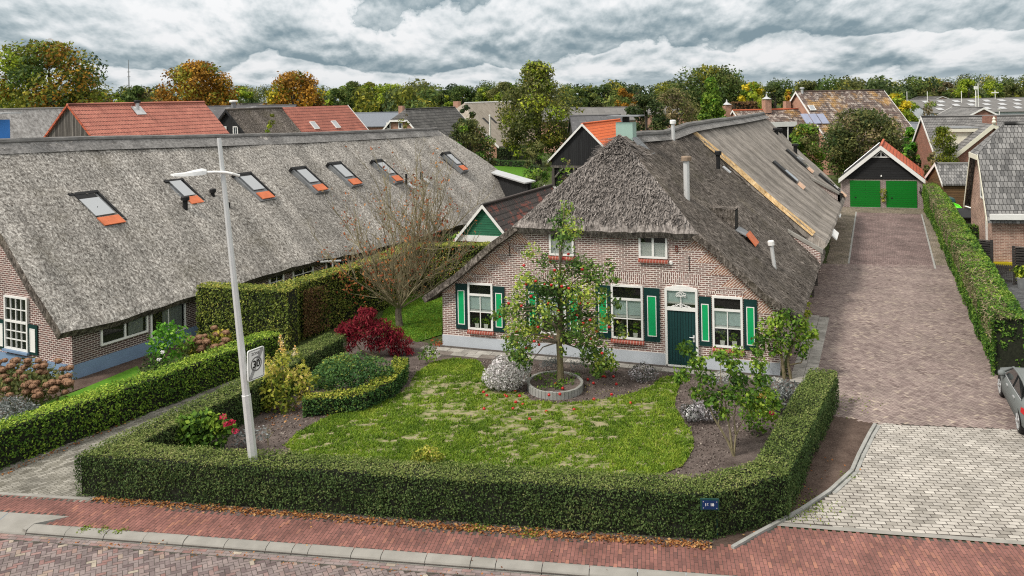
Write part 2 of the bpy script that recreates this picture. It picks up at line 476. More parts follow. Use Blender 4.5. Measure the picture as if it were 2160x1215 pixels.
leaf('yew', (.012, .022, .008), (.026, .046, .014), (.05, .074, .024), (.09, .10, .038))
leaf('yew_lit_top', (.022, .036, .010), (.055, .078, .02), (.1, .122, .036), (.15, .145, .065))  # lighter copy of the yew leaves: light on the hedge top painted in
leaf('privet', (.014, .034, .009), (.04, .085, .014), (.11, .18, .022), (.24, .30, .045))
leaf('hornbeam', (.02, .03, .01), (.05, .07, .014), (.11, .125, .025), (.22, .19, .05))
leaf('beech_brown', (.04, .022, .014), (.085, .045, .025), (.12, .075, .03), (.10, .10, .03))
leaf('ivy', (.012, .034, .01), (.04, .09, .016), (.10, .18, .025), (.25, .29, .06))
leaf('ivy_dry', (.06, .06, .03), (.13, .12, .06), (.24, .21, .12), (.36, .3, .2))
leaf('box', (.012, .035, .014), (.03, .07, .022), (.06, .115, .03), (.19, .21, .04))
leaf('gold', (.05, .075, .012), (.16, .21, .03), (.34, .34, .05), (.5, .40, .13))
leaf('green', (.025, .055, .012), (.06, .125, .018), (.12, .2, .025), (.22, .29, .04))
leaf('bright', (.03, .11, .012), (.07, .22, .02), (.13, .3, .03), (.25, .4, .06))
leaf('olive', (.02, .028, .01), (.045, .055, .018), (.08, .085, .028), (.13, .125, .045))
leaf('dark', (.01, .018, .008), (.022, .038, .014), (.042, .06, .02), (.075, .09, .03))
leaf('forest', (.014, .026, .009), (.033, .055, .015), (.06, .085, .021), (.105, .12, .03))
leaf('oakgreen', (.026, .036, .009), (.075, .09, .015), (.15, .15, .022), (.27, .215, .03))
leaf('oakorange', (.045, .026, .007), (.13, .068, .011), (.25, .125, .016), (.36, .21, .03))
leaf('yellow', (.08, .095, .01), (.24, .22, .015), (.46, .36, .02), (.6, .45, .05))
leaf('yellowgreen', (.03, .055, .008), (.085, .13, .013), (.17, .21, .02), (.28, .3, .035))
leaf('brownish', (.035, .03, .018), (.08, .068, .036), (.135, .11, .055), (.2, .16, .085))
leaf('maple', (.07, .006, .013), (.15, .011, .022), (.26, .022, .036), (.25, .065, .065))
leaf('apple', (.022, .048, .012), (.055, .10, .022), (.11, .17, .035), (.26, .29, .05))
leaf('silver', (.07, .08, .075), (.16, .18, .175), (.28, .30, .30), (.42, .43, .42))
leaf('aster', (.4, .4, .38), (.74, .7, .72), (.83, .8, .81), (.85, .84, .84))
leaf('aster_mauve', (.03, .04, .025), (.12, .12, .11), (.33, .31, .34), (.5, .48, .5))
leaf('russet', (.16, .05, .03), (.34, .09, .04), (.48, .16, .06), (.5, .28, .1))
leaf('leaf_litter', (.09, .035, .018), (.22, .085, .03), (.36, .15, .05), (.45, .28, .12), transl=.1)
leaf('hydrangea_dry', (.14, .075, .045), (.24, .135, .08), (.33, .2, .125), (.42, .3, .18), transl=.1)
leaf('pinkflower', (.4, .01, .05), (.6, .02, .1), (.7, .06, .16), (.5, .1, .12))
leaf('cone', (.02, .045, .008), (.055, .1, .014), (.11, .17, .022), (.19, .25, .035))
leaf('yewcol', (.02, .036, .006), (.055, .085, .01), (.13, .165, .016), (.26, .28, .03))
leaf('moss', (.06, .1, .012), (.13, .2, .02), (.22, .3, .03), (.3, .36, .06))
leaf('roseflower', (.75, .32, .12), (.85, .5, .12), (.9, .68, .3), (.9, .75, .55))


# ------------------------------------------------------------------ mesh builder
def nrm(v):
    v = np.asarray(v, float)
    return v / max(1e-9, np.linalg.norm(v))


Z = np.array([0, 0, 1.0])
ORG = {}


class MB:
    """collects faces (world coordinates, uv in metres, a tone per face) and links them as ONE mesh object"""

    def __init__(self):
        self.V, self.L, self.T, self.U, self.MI, self.C, self.nv = [], [], [], [], [], [], 0
        self.mats = []

    def mi(self, m):
        m = M[m] if isinstance(m, str) else m
        if m not in self.mats:
            self.mats.append(m)
        return self.mats.index(m)

    def poly(self, pts, m, uv=None, tone=.5, rot=0.0):
        P = np.asarray(pts, float)
        n = len(P)
        if uv is None:
            nn = np.zeros(3)
            for i in range(n):
                a, b = P[i], P[(i + 1) % n]
                nn += np.cross(a, b)
            nn = nrm(nn)
            if abs(nn[2]) > .985:
                u_, v_ = np.array([1, 0, 0.]), np.array([0, 1., 0])
            else:
                u_ = nrm(np.cross(Z, nn))
                v_ = np.cross(nn, u_)
            uv = np.stack([P @ u_, P @ v_], 1)
            if rot:
                c, s = math.cos(rot), math.sin(rot)
                uv = np.stack([uv[:, 0] * c + uv[:, 1] * s, -uv[:, 0] * s + uv[:, 1] * c], 1)
        self.V.append(P)
        self.L.append(np.arange(n) + self.nv)
        self.nv += n
        self.T.append(np.array([n]))
        self.U.append(np.asarray(uv, float))
        self.MI.append(np.array([self.mi(m)]))
        self.C.append(np.array([tone]))

    def quads(self, V, Q, m, tone=None, uv=None):
        V = np.asarray(V, float)
        Q = np.asarray(Q)
        self.V.append(V)
        self.L.append((Q + self.nv).ravel())
        self.nv += len(V)
        self.T.append(np.full(len(Q), Q.shape[1]))
        self.U.append(np.zeros((Q.size, 2)) if uv is None else np.asarray(uv, float).reshape(-1, 2))
        self.MI.append(np.full(len(Q), self.mi(m)))
        self.C.append(np.full(len(Q), .5) if tone is None else np.asarray(tone, float))

    def box(self, O, ax, x, y, z, m):
        """box in the frame ax = (ex, ey, ez) at O, between the bounds x, y, z"""
        O = np.asarray(O, float)
        e = [np.asarray(a, float) for a in ax]
        p = lambda i, j, k: O + e[0] * x[i] + e[1] * y[j] + e[2] * z[k]
        if np.dot(np.cross(e[0], e[1]), e[2]) * (x[1] - x[0]) * (y[1] - y[0]) * (z[1] - z[0]) < 0:
            x = (x[1], x[0])
        for q in (((0, 0, 0), (0, 1, 0), (1, 1, 0), (1, 0, 0)), ((0, 0, 1), (1, 0, 1), (1, 1, 1), (0, 1, 1)),
                  ((0, 0, 0), (1, 0, 0), (1, 0, 1), (0, 0, 1)), ((1, 0, 0), (1, 1, 0), (1, 1, 1), (1, 0, 1)),
                  ((1, 1, 0), (0, 1, 0), (0, 1, 1), (1, 1, 1)), ((0, 1, 0), (0, 0, 0), (0, 0, 1), (0, 1, 1))):
            self.poly([p(*a) for a in q], m)

    def prism(self, pts, d, m, mside=None, cap2=True):
        """polygon pts pushed along the vector d"""
        P = np.asarray(pts, float)
        d = np.asarray(d, float)
        n = len(P)
        nn = sum(np.cross(P[i] - P[0], P[(i + 1) % n] - P[0]) for i in range(n))
        if np.dot(nn, d) > 0:
            P = P[::-1]
        self.poly(P, m)
        if cap2:
            self.poly((P + d)[::-1], m)
        for i in range(n):
            a, b = P[i], P[(i + 1) % n]
            self.poly([a, a + d, b + d, b], mside or m)

    def tube(self, path, rad, m, n=6, caps=True):
        path = [np.asarray(p, float) for p in path]
        if np.isscalar(rad):
            rad = [rad] * len(path)
        rings = []
        for i, p in enumerate(path):
            d = nrm(path[min(i + 1, len(path) - 1)] - path[max(i - 1, 0)])
            a = np.cross(d, Z if abs(d[2]) < .95 else np.array([1., 0, 0]))
            a = nrm(a)
            b = np.cross(a, d)
            th = np.arange(n) * 2 * math.pi / n
            rings.append(p + rad[i] * (np.cos(th)[:, None] * a + np.sin(th)[:, None] * b))
        V = np.concatenate(rings)
        Q = []
        for i in range(len(path) - 1):
            for j in range(n):
                Q.append((i * n + (j + 1) % n, i * n + j, (i + 1) * n + j, (i + 1) * n + (j + 1) % n))
        uv = []
        for q in Q:
            for idx in q:
                uv.append((idx % n * .05, idx // n * .3))
        self.quads(V, Q, m, uv=uv)
        if caps:
            self.poly(rings[0], m)
            self.poly(rings[-1][::-1], m)

    def lathe(self, base, prof, m, n=16, axis=Z):
        base = np.asarray(base, float)
        ax = nrm(axis)
        a = nrm(np.cross(ax, [0, 1.0, 0.2]))
        b = np.cross(ax, a)
        th = np.arange(n) * 2 * math.pi / n
        rings = [base + ax * h + r * (np.cos(th)[:, None] * a + np.sin(th)[:, None] * b) for r, h in prof]
        V = np.concatenate(rings)
        Q = [(i * n + j, i * n + (j + 1) % n, (i + 1) * n + (j + 1) % n, (i + 1) * n + j)
             for i in range(len(prof) - 1) for j in range(n)]
        self.quads(V, Q, m)

    def build(self, name, parent=None, smooth=False, origin=None):
        V = np.concatenate(self.V)
        L = np.concatenate(self.L).astype(np.int32)
        T = np.concatenate(self.T).astype(np.int32)
        if parent is not None:
            o0 = ORG[parent]
        elif origin is not None:
            o0 = np.asarray(origin, float)
        else:
            o0 = np.array([(V[:, 0].min() + V[:, 0].max()) / 2, (V[:, 1].min() + V[:, 1].max()) / 2, V[:, 2].min()])
        me = bpy.data.meshes.new(name)
        me.vertices.add(len(V))
        me.vertices.foreach_set('co', (V - o0).astype(np.float32).ravel())
        me.loops.add(len(L))
        me.loops.foreach_set('vertex_index', L)
        me.polygons.add(len(T))
        st = np.concatenate([[0], np.cumsum(T)[:-1]]).astype(np.int32)
        me.polygons.foreach_set('loop_start', st)
        me.polygons.foreach_set('loop_total', T)
        for m in self.mats:
            me.materials.append(m)
        me.polygons.foreach_set('material_index', np.concatenate(self.MI).astype(np.int32))
        me.polygons.foreach_set('use_smooth', np.full(len(T), smooth))
        uvl = me.uv_layers.new(name='UVMap')
        uvl.data.foreach_set('uv', np.concatenate(self.U).astype(np.float32).ravel())
        at_ = me.attributes.new('tone', 'FLOAT', 'FACE')
        at_.data.foreach_set('value', np.concatenate(self.C).astype(np.float32))
        me.update()
        me.validate()
        o = bpy.data.objects.new(name, me)
        COL.objects.link(o)
        if parent is not None:
            o.parent = parent
        else:
            o.location = o0
        ORG[o] = o0
        return o


def tag(o, label=None, cat=None, group=None, kind=None):
    if label:
        o['label'] = label
    if cat:
        o['category'] = cat
    if group:
        o['group'] = group
    if kind:
        o['kind'] = kind
    return o


def thing(name, label, cat, loc, group=None):
    o = bpy.data.objects.new(name, None)
    o.empty_display_size = .3
    COL.objects.link(o)
    o.location = tuple(loc)
    ORG[o] = np.asarray(loc, float)
    return tag(o, label, cat, group)


def copy_tree(o, loc, parent=None):
    c = o.copy()
    COL.objects.link(c)
    if parent is None:
        c.location = tuple(loc)
        ORG[c] = np.asarray(loc, float)
    else:
        c.parent = parent
    for ch in list(o.children):
        copy_tree(ch, None, c)
    return c


def wob(P, s=1.0, seed=0.0):
    """smooth pseudo-noise of points, about -1..1"""
    P = np.asarray(P, float) * s
    x, y, z = P[..., 0], P[..., 1], P[..., 2]
    return (np.sin(1.7 * x + 2.3 * y - 1.1 * z + seed) + np.sin(-2.9 * x + 1.3 * y + 2.1 * z + 2.1 * seed + 1)
            + np.sin(3.7 * x - 4.1 * y + 3.3 * z + .7 * seed + 2) * .6 + np.sin(.8 * x + .9 * y + 1.9 * z + 3 * seed) ) / 3.2


_LAT = rng.uniform(-1, 1, (64, 64))


def vno(P, s, seed=0, octs=3):
    """lattice noise over the ground plane, about -1..1, with no visible period"""
    P = np.asarray(P, float)
    x, y = P[..., 0] * s + seed * 17.3, P[..., 1] * s + seed * 9.1
    out, amp = 0, 1.0
    for o in range(octs):
        xi, yi = np.floor(x).astype(int), np.floor(y).astype(int)
        fx, fy = x - xi, y - yi
        fx, fy = fx * fx * (3 - 2 * fx), fy * fy * (3 - 2 * fy)
        g = lambda a, b: _LAT[(xi + a) % 64, (yi + b) % 64]
        out = out + amp * ((g(0, 0) * (1 - fx) + g(1, 0) * fx) * (1 - fy) + (g(0, 1) * (1 - fx) + g(1, 1) * fx) * fy)
        x, y, amp = x * 2.13 + 5.7, y * 2.13 + 3.1, amp * .55
    return out


# ------------------------------------------------------------------ leaves
def leaves(mb, P, size, m, N=None, tone=None, spread=.8, aspect=.55, droop=0.0):
    """one small diamond leaf per point"""
    P = np.asarray(P, float)
    n = len(P)
    if n == 0:
        return
    nn = rng.normal(size=(n, 3)) * spread
    if N is not None:
        nn += N
    nn /= np.linalg.norm(nn, axis=1, keepdims=True) + 1e-9
    t = rng.normal(size=(n, 3))
    t[:, 2] -= droop
    t -= nn * (t * nn).sum(1, keepdims=True)
    t /= np.linalg.norm(t, axis=1, keepdims=True) + 1e-9
    b = np.cross(nn, t)
    s = size * rng.uniform(.65, 1.3, (n, 1))
    V = np.stack([P - t * s * .5, P - b * s * aspect * .5, P + t * s * .5, P + b * s * aspect * .5], 1).reshape(-1, 3)
    Q = np.arange(4 * n).reshape(n, 4)
    if tone is None:
        tone = rng.uniform(0, 1, n)
    mb.quads(V, Q, m, np.clip(tone, 0, 1))


def ball(n, flat=1.0):
    v = rng.normal(size=(n, 3))
    v /= np.linalg.norm(v, axis=1, keepdims=True)
    return v


def clumps(mb, blobs, size, m, dens=1.0, tonebias=0.0, hollow=.55, zs=.8, spread=.7, aspect=.55, tvar=.22, droop=0.0):
    """blobs: (centre, radius, count). leaves lie in the outer shell of every blob, upper side fuller."""
    for c, r, n in blobs:
        n = max(4, int(n * dens))
        d = ball(n)
        rr = r * (hollow + (1 - hollow) * rng.uniform(0, 1, (n, 1)) ** .6) * rng.uniform(.85, 1.12, (n, 1))
        P = np.asarray(c) + d * rr * np.array([1, 1, zs])
        tn = .45 + tonebias + rng.normal(0, tvar) * .8 + rng.normal(0, tvar, n)
        leaves(mb, P, size, m, d * .9 + np.array([0, 0, .35]), tn, spread, aspect, droop)


def hedge(name, label, pts, width, h, m, mtop, size=.07, dens=520, core='dark', group=None, hend=None, bulge=.05, zb=0.0,
          toptone=0.0, wl=None):
    """a clipped hedge along the ground path pts: solid dark core, leaves over sides, top and ends"""
    P = [np.array([p[0], p[1]]) for p in pts]
    n = len(P)
    Ls, Rs = [], []
    for i in range(n):
        d1 = nrm(P[i] - P[i - 1]) if i > 0 else nrm(P[1] - P[0])
        d2 = nrm(P[i + 1] - P[i]) if i < n - 1 else d1
        a = nrm(d1 + d2)
        nn = np.array([-a[1], a[0]])
        k_ = 1 / max(.45, np.dot(nn, np.array([-d1[1], d1[0]])))
        Ls.append(P[i] + nn * width / 2 * k_)
        Rs.append(P[i] - nn * width / 2 * k_)
    he = [h + ((hend if hend is not None else h) - h) * i / (n - 1) for i in range(n)]
    mb = MB()
    ins = .09
    v3 = lambda p, z: np.array([p[0], p[1], z])
    sh = lambda a, b: a + nrm(b - a) * ins
    for i in range(n - 1):
        l0, l1, r0, r1 = sh(Ls[i], Rs[i]), sh(Ls[i + 1], Rs[i + 1]), sh(Rs[i], Ls[i]), sh(Rs[i + 1], Ls[i + 1])
        z0, z1 = he[i] - ins, he[i + 1] - ins
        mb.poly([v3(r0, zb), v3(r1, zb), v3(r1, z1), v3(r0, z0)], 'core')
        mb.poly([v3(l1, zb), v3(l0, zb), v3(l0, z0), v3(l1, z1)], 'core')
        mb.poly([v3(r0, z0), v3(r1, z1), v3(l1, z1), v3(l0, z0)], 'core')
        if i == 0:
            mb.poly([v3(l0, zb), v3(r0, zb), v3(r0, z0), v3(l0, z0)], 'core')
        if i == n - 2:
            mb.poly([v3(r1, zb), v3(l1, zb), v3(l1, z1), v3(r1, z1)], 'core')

    def sheet(a, b, c, d, mat, nv, extra=0.0):
        a, b, c, d = [np.asarray(q, float) for q in (a, b, c, d)]
        area = .5 * (np.linalg.norm(np.cross(b - a, d - a)) + np.linalg.norm(np.cross(c - b, c - d)))
        k_ = int(area * dens)
        u, v = rng.uniform(-.01, 1.01, (2, k_, 1))
        Q = (a * (1 - u) + b * u) * (1 - v) + (d * (1 - u) + c * u) * v
        off = (wob(Q, 2.2, 1) * .6 + wob(Q, .8, 3) * .8)[:, None] * bulge + rng.uniform(-.07, .035, (k_, 1))
        nv = nrm(nv)
        Q = Q + nv * off
        # rounded top edges
        top = h if hend is None else max(h, hend)
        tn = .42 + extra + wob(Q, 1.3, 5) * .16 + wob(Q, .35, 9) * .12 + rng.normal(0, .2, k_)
        Q[:, 2] = np.maximum(Q[:, 2], zb + .02)
        if abs(nv[2]) < .5:                     # clipped hedges thin out towards the foot
            along = np.stack([Q[:, 0] + Q[:, 1], Q[:, 2] * 1.3], 1)
            thin = vno(along, 1.9, 2) * .55 + .95 - np.clip((Q[:, 2] - zb) / (.45 * h), 0, 1)
            ok = rng.uniform(0, 1, k_) > np.clip(thin * .55, 0, .8)
            ok &= rng.uniform(0, 1, k_) > np.clip(vno(along, 4.5, 5) - .35, 0, .8)
            Q, tn = Q[ok], tn[ok]
            k_ = len(Q)
        leaves(mb, Q, size, mat, np.repeat(nv[None], k_, 0) * .8 + np.array([0, 0, .25]), tn, .75)

    for i in range(n - 1):
        dd = P[i + 1] - P[i]
        nl = np.array([-dd[1], dd[0], 0])
        rd = .05
        sheet(v3(Rs[i], zb), v3(Rs[i + 1], zb), v3(Rs[i + 1], he[i + 1] - rd), v3(Rs[i], he[i] - rd), m, -nl)
        sheet(v3(Ls[i], zb), v3(Ls[i + 1], zb), v3(Ls[i + 1], he[i + 1] - rd), v3(Ls[i], he[i] - rd), m, nl)
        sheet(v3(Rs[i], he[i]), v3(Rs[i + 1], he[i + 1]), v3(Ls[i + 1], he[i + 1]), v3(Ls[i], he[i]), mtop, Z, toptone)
    sheet(v3(Rs[0], zb), v3(Ls[0], zb), v3(Ls[0], he[0]), v3(Rs[0], he[0]), m, np.append(P[0] - P[1], 0))
    sheet(v3(Rs[-1], zb), v3(Ls[-1], zb), v3(Ls[-1], he[-1]), v3(Rs[-1], he[-1]), m, np.append(P[-1] - P[-2], 0))
    o = mb.build(name)
    return tag(o, label, 'hedge', group)


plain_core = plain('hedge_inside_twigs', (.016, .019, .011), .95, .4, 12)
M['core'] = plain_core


def limbs(mb, base, top, r0, blobs, m, nl=7, n=7):
    base, top = np.asarray(base, float), np.asarray(top, float)
    mid = (base + top) / 2 + np.array([rng.normal(0, .02), rng.normal(0, .02), 0]) * np.linalg.norm(top - base)
    mb.tube([base, base * .8 + mid * .2 + 0, mid, top], [r0 * 1.25, r0, r0 * .8, r0 * .35], m, n)
    idx = rng.permutation(len(blobs))[:nl]
    for i in idx:
        c = np.asarray(blobs[i][0])
        f = rng.uniform(.35, .85)
        s = base + (top - base) * f
        if c[2] < s[2] - .3:
            s = base + (top - base) * .3
        e = s + (c - s) * .9
        mdl = (s + e) / 2 + np.array([0, 0, .08 * np.linalg.norm(e - s)])
        mb.tube([s, mdl, e], [r0 * .42, r0 * .28, r0 * .1], m, 5)


def tree(label, px, py_top, wpx, D, mats, zbase=1.5, shape='round', leafsize=.35, n=3200, nb=34, name='tree', group=None, cat='tree', seed=None, dens=1.0,
         trunk_r=None, depth=1.0, tvar=.2, gap=0.0, mix=None, xoff=0.0, bark='bark_dark'):
    """a tree whose crown is wpx photo pixels wide, tops out at py_top and stands D metres away"""
    r = ray(px, hor(px))
    cx, cy = r[0] * D, D
    H = EYE + (hor(px) - py_top) / F * D
    R = wpx / F * D / 2
    root = thing(name, label, cat, (cx, cy, 0), group)
    zc0, zc1 = zbase, H
    hgt = zc1 - zc0
    blobs = []
    for i in range(nb):
        f = (i + rng.uniform(0, 1)) / nb
        if shape == 'round':
            z = zc0 + hgt * (1 - (1 - f) ** .85 * 1.0)
            g = (z - zc0) / hgt
            rr = R * math.sqrt(max(.03, 1 - (2 * g - .92) ** 2 / 1.18)) if g > .46 else R * (.72 + .28 * g / .46)
        elif shape == 'cone':
            z = zc0 + hgt * f
            rr = R * 1.12 * (1 - f) ** .62 + .05 * R
        elif shape == 'column':
            z = zc0 + hgt * f
            rr = R * (1 if f < .6 else math.sqrt(max(.02, 1 - ((f - .6) / .42) ** 2)))
        else:   # 'spire': broad below a narrow top
            z = zc0 + hgt * f
            rr = R * np.interp(f, [0, .2, .45, .6, .7, .76, .86, 1], [.6, .95, 1, .86, .6, .27, .36, .2])
        br = R * {'round': .27, 'spire': .27, 'column': .42}.get(shape, .22) * rng.uniform(.75, 1.3)
        br = min(br, hgt * .22)
        a = rng.uniform(0, 2 * math.pi)
        q = max(0.0, rr - br * .75) * math.sqrt(rng.uniform(.35, 1.0))
        zz_ = min(z, zc1 - br * .75)
        blobs.append((np.array([cx + q * math.cos(a), cy + q * math.sin(a) * depth, zz_]), br, n / nb))
    mb = MB()
    ml = [mats] if isinstance(mats, str) else mats
    for b in blobs:
        mm = ml[0] if len(ml) == 1 or rng.uniform() > (mix or .35) else ml[rng.integers(1, len(ml))]
        clumps(mb, [b], leafsize, mm, dens, hollow=.45, zs=.78 if shape != 'cone' else .6, tvar=tvar, droop={'cone': 1.2, 'column': -1.8}.get(shape, 0), aspect=.3 if shape == 'column' else .55)
    tb = MB()
    limbs(tb, (cx, cy, -.1), (cx, cy, zc0 + hgt * .7), trunk_r or max(.07, R * .07), blobs, bark, 9)
    tb.build('trunk', root)
    mb.build('crown', root)
    return root


def plant(name, label, cat, base, blobs, size, m, stems=None, group=None, dens=1.0, stem_m='stem', hollow=.4, aspect=.55, part='foliage', zs=.85, tvar=.22, spread=.7, droop=0.0):
    """blobs: (px, py, radius_px, leaf count [, depth shift [, material]]) round a foot at photo point base"""
    b0 = G(*base)
    D = b0[1]
    root = thing(name, label, cat, b0, group)
    mb = MB()
    for q in blobs:
        dd = q[4] if len(q) > 4 else 0
        mm = q[5] if len(q) > 5 else m
        c = at(q[0], q[1], D + dd)
        c[2] = max(c[2], .06)
        clumps(mb, [(c, q[2] / F * D, q[3])], size, mm, dens, hollow=hollow, zs=zs, aspect=aspect, tvar=tvar, spread=spread, droop=droop)
    mb.build(part, root)
    if stems:
        sb = MB()
        for path, r0, r1 in stems:
            pp = []
            for q in path:
                pp.append(at(q[0], q[1], D + (q[2] if len(q) > 2 else 0)))
            rad = list(np.linspace(r0, r1, len(pp)))
            sb.tube(pp, rad, stem_m, 6)
        sb.build('stem', root)
    return root, D


# ------------------------------------------------------------------ building helpers
def thatch_slope(mb, front, back, m, nv=30, thick=.3, amp=.04, seed=0., rows=None, tail=None):
    """a thatched slope between two edge polylines (eave first). m: material of the top, the edges take 'thatch_old'"""
    F_, B_ = [np.asarray(p, float) for p in front], [np.asarray(p, float) for p in back]
    rows = rows or max(14, 2 * len(F_))

    def along(Pl, s):
        x = np.linspace(0, 1, len(Pl))
        return np.array([np.interp(s, x, [p[i] for p in Pl]) for i in range(3)])
    g = np.zeros((rows + 1, nv + 1, 3))
    for i in range(rows + 1):
        s = i / rows
        a, b = along(F_, s), along(B_, s)
        for j in range(nv + 1):
            g[i, j] = a + (b - a) * j / nv
    nn = nrm(np.cross(g[0, -1] - g[0, 0], g[-1, nv // 2] - g[0, nv // 2]))
    if nn[2] < 0:
        nn = -nn
    g += nn * (wob(g, 1.1, seed) * amp + wob(g, .35, seed + 4) * amp * 1.3)[..., None]
    # the eave line itself is a little ragged
    g[0] += (nn * -.04) + rng.normal(0, .012, (nv + 1, 3))
    lo = g - nn * thick
    u = nrm(np.cross(Z, nn))
    v = np.cross(nn, u)
    nvv = nv + 1

    def uvof(P):
        return np.stack([P @ u, P @ v], -1)
    V = g.reshape(-1, 3)
    Q = np.array([(i * nvv + j, i * nvv + j + 1, (i + 1) * nvv + j + 1, (i + 1) * nvv + j) for i in range(rows) for j in range(nv)])
    if np.dot(np.cross(V[Q[0, 1]] - V[Q[0, 0]], V[Q[0, 3]] - V[Q[0, 0]]), nn) < 0:
        Q = Q[:, ::-1]
    mb.quads(V, Q, m, uv=uvof(V[Q]))
    V2 = lo.reshape(-1, 3)
    mb.quads(V2, Q[:, ::-1], m, uv=uvof(V2[Q[:, ::-1]]))
    edge = tail or m
    for line_a, line_b in ((g[0], lo[0]), (g[-1], lo[-1]), (g[:, 0], lo[:, 0]), (g[:, -1], lo[:, -1])):
        for i in range(len(line_a) - 1):
            mb.poly([line_a[i], line_a[i + 1], line_b[i + 1], line_b[i]], edge)
    return g, nn


def reed(mb, P, d, n, m, size=.22, aspect=.12, lift=.03):
    """loose reed ends lying on a thatched slope; d = down-slope direction, n = its normal"""
    k_ = len(P)
    d = np.repeat(nrm(d)[None], k_, 0) + rng.normal(0, .32, (k_, 3))
    d /= np.linalg.norm(d, axis=1, keepdims=True)
    b = np.cross(np.repeat(nrm(n)[None], k_, 0), d)
    s = size * rng.uniform(.5, 1.3, (k_, 1))
    A = P + nrm(n) * rng.uniform(0, lift, (k_, 1))
    Bp = P + d * s + nrm(n) * (lift * rng.uniform(.3, 1.6, (k_, 1)))
    V = np.stack([A - b * s * aspect * .5, A + b * s * aspect * .5, Bp + b * s * aspect * .35, Bp - b * s * aspect * .35], 1).reshape(-1, 3)
    Q = np.arange(4 * k_).reshape(k_, 4)
    mb.quads(V, Q, m, uv=np.stack([V[Q] @ nrm(b[0]), V[Q] @ nrm(d[0])], -1) + np.repeat(rng.uniform(0, 50, (k_, 1, 2)), 4, 1))


def window(parent, O, ud, nd, w, h, transom=0.0, cols=2, rows=2, frame='white', blind=0.0, curtain=None, fw=.075, bw=.032, name='window', sill=None, tcols=1, trows=1,
           sides=True, dep=.075, split=False):
    """a window standing on a wall face: O lower left corner, ud along the wall, nd outwards"""
    O, ud, nd = np.asarray(O, float), nrm(ud), nrm(nd)
    ax = (ud, Z, nd)
    mb = MB()
    bar = lambda x0, x1, z0, z1, d0=.0, d1=dep, m=frame: mb.box(O, ax, (x0, x1), (z0, z1), (d0, d1), m)
    bar(0, fw, 0, h)
    bar(w - fw, w, 0, h)
    bar(fw, w - fw, 0, fw)
    bar(fw, w - fw, h - fw, h)
    ztop = h - fw
    if transom:
        zt = h - transom
        bar(fw, w - fw, zt - .05, zt + .03, 0, dep + .006)
        for i in range(1, tcols):
            x = fw + (w - 2 * fw) * i / tcols
            bar(x - bw / 2, x + bw / 2, zt + .03, h - fw, .015, dep - .012)
        for i in range(1, trows):
            z = zt + .03 + (h - fw - zt - .03) * i / trows
            bar(fw, w - fw, z - bw / 2, z + bw / 2, .018, dep - .014)
        ztop = zt - .05
    for i in range(1, cols):
        x = fw + (w - 2 * fw) * i / cols
        b_ = bw * (2.4 if split and i == cols // 2 else 1)
        bar(x - b_ / 2, x + b_ / 2, fw, ztop, .015, dep - (.0 if split else .012))
    for i in range(1, rows):
        z = fw + (ztop - fw) * i / rows
        bar(fw, w - fw, z - bw / 2, z + bw / 2, .018, dep - .014)
    fr = mb.build(name, parent)
    mb = MB()
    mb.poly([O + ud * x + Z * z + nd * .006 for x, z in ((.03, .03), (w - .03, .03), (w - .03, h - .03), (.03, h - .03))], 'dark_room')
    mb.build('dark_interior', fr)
    if curtain:
        mb = MB()
        for x0, x1 in curtain[1]:
            k_ = 10
            for i in range(k_):
                a, b = x0 + (x1 - x0) * i / k_, x0 + (x1 - x0) * (i + 1) / k_
                da, db = (.014, .024) if i % 2 else (.024, .014)
                mb.poly([O + ud * a * w + Z * curtain[2] * h + nd * da, O + ud * b * w + Z * curtain[2] * h + nd * db,
                         O + ud * b * w + Z * curtain[3] * h + nd * db, O + ud * a * w + Z * curtain[3] * h + nd * da], curtain[0])
        mb.build('curtain', fr)
    if blind:
        mb = MB()
        zb = ztop - (ztop - fw) * blind
        mb.box(O, ax, (fw * .8, w - fw * .8), (zb, ztop + .03), (.012, .02), 'blind')
        mb.box(O, ax, (fw * .8, w - fw * .8), (zb - .1, zb - .015), (.012, .024), 'curtain')
        mb.build('blind', fr)
    mb = MB()
    mb.poly([O + ud * x + Z * z + nd * .04 for x, z in ((.05, .05), (w - .05, .05), (w - .05, h - .05), (.05, h - .05))], 'glass')
    mb.build('pane', fr)
    if sill:
        mb = MB()
        a, b = O - ud * .03 - Z * .004, O + ud * (w + .03) - Z * .004
        e = nd * .13 - Z * .09
        mb.prism([a + nd * .003, b + nd * .003, b + e, a + e], np.array([0, 0, -.06]), sill)
        mb.build('sill', fr)
    return fr


def shutter(parent, O, ud, nd, w, h, frame='green_dark', panel='green_panel'):
    O, ud, nd = np.asarray(O, float), nrm(ud), nrm(nd)
    ax = (ud, Z, nd)
    mb = MB()
    mb.box(O, ax, (0, w), (0, h), (.004, .05), frame)
    s = mb.build('shutter', parent)
    mb = MB()
    x0, x1, z0, z1 = w * .26, w * .74, h * .115, h * .84
    for a in ((x0 - .03, x0, z0 - .03, z1 + .03), (x1, x1 + .03, z0 - .03, z1 + .03), (x0, x1, z0 - .03, z0), (x0, x1, z1, z1 + .03)):
        mb.box(O, ax, a[:2], a[2:], (.051, .068), 'white')
    mb.build('border', s)
    mb = MB()
    mb.box(O, ax, (x0, x1), (z0, z1), (.051, .06), panel)
    mb.build('panel', s)
    return s


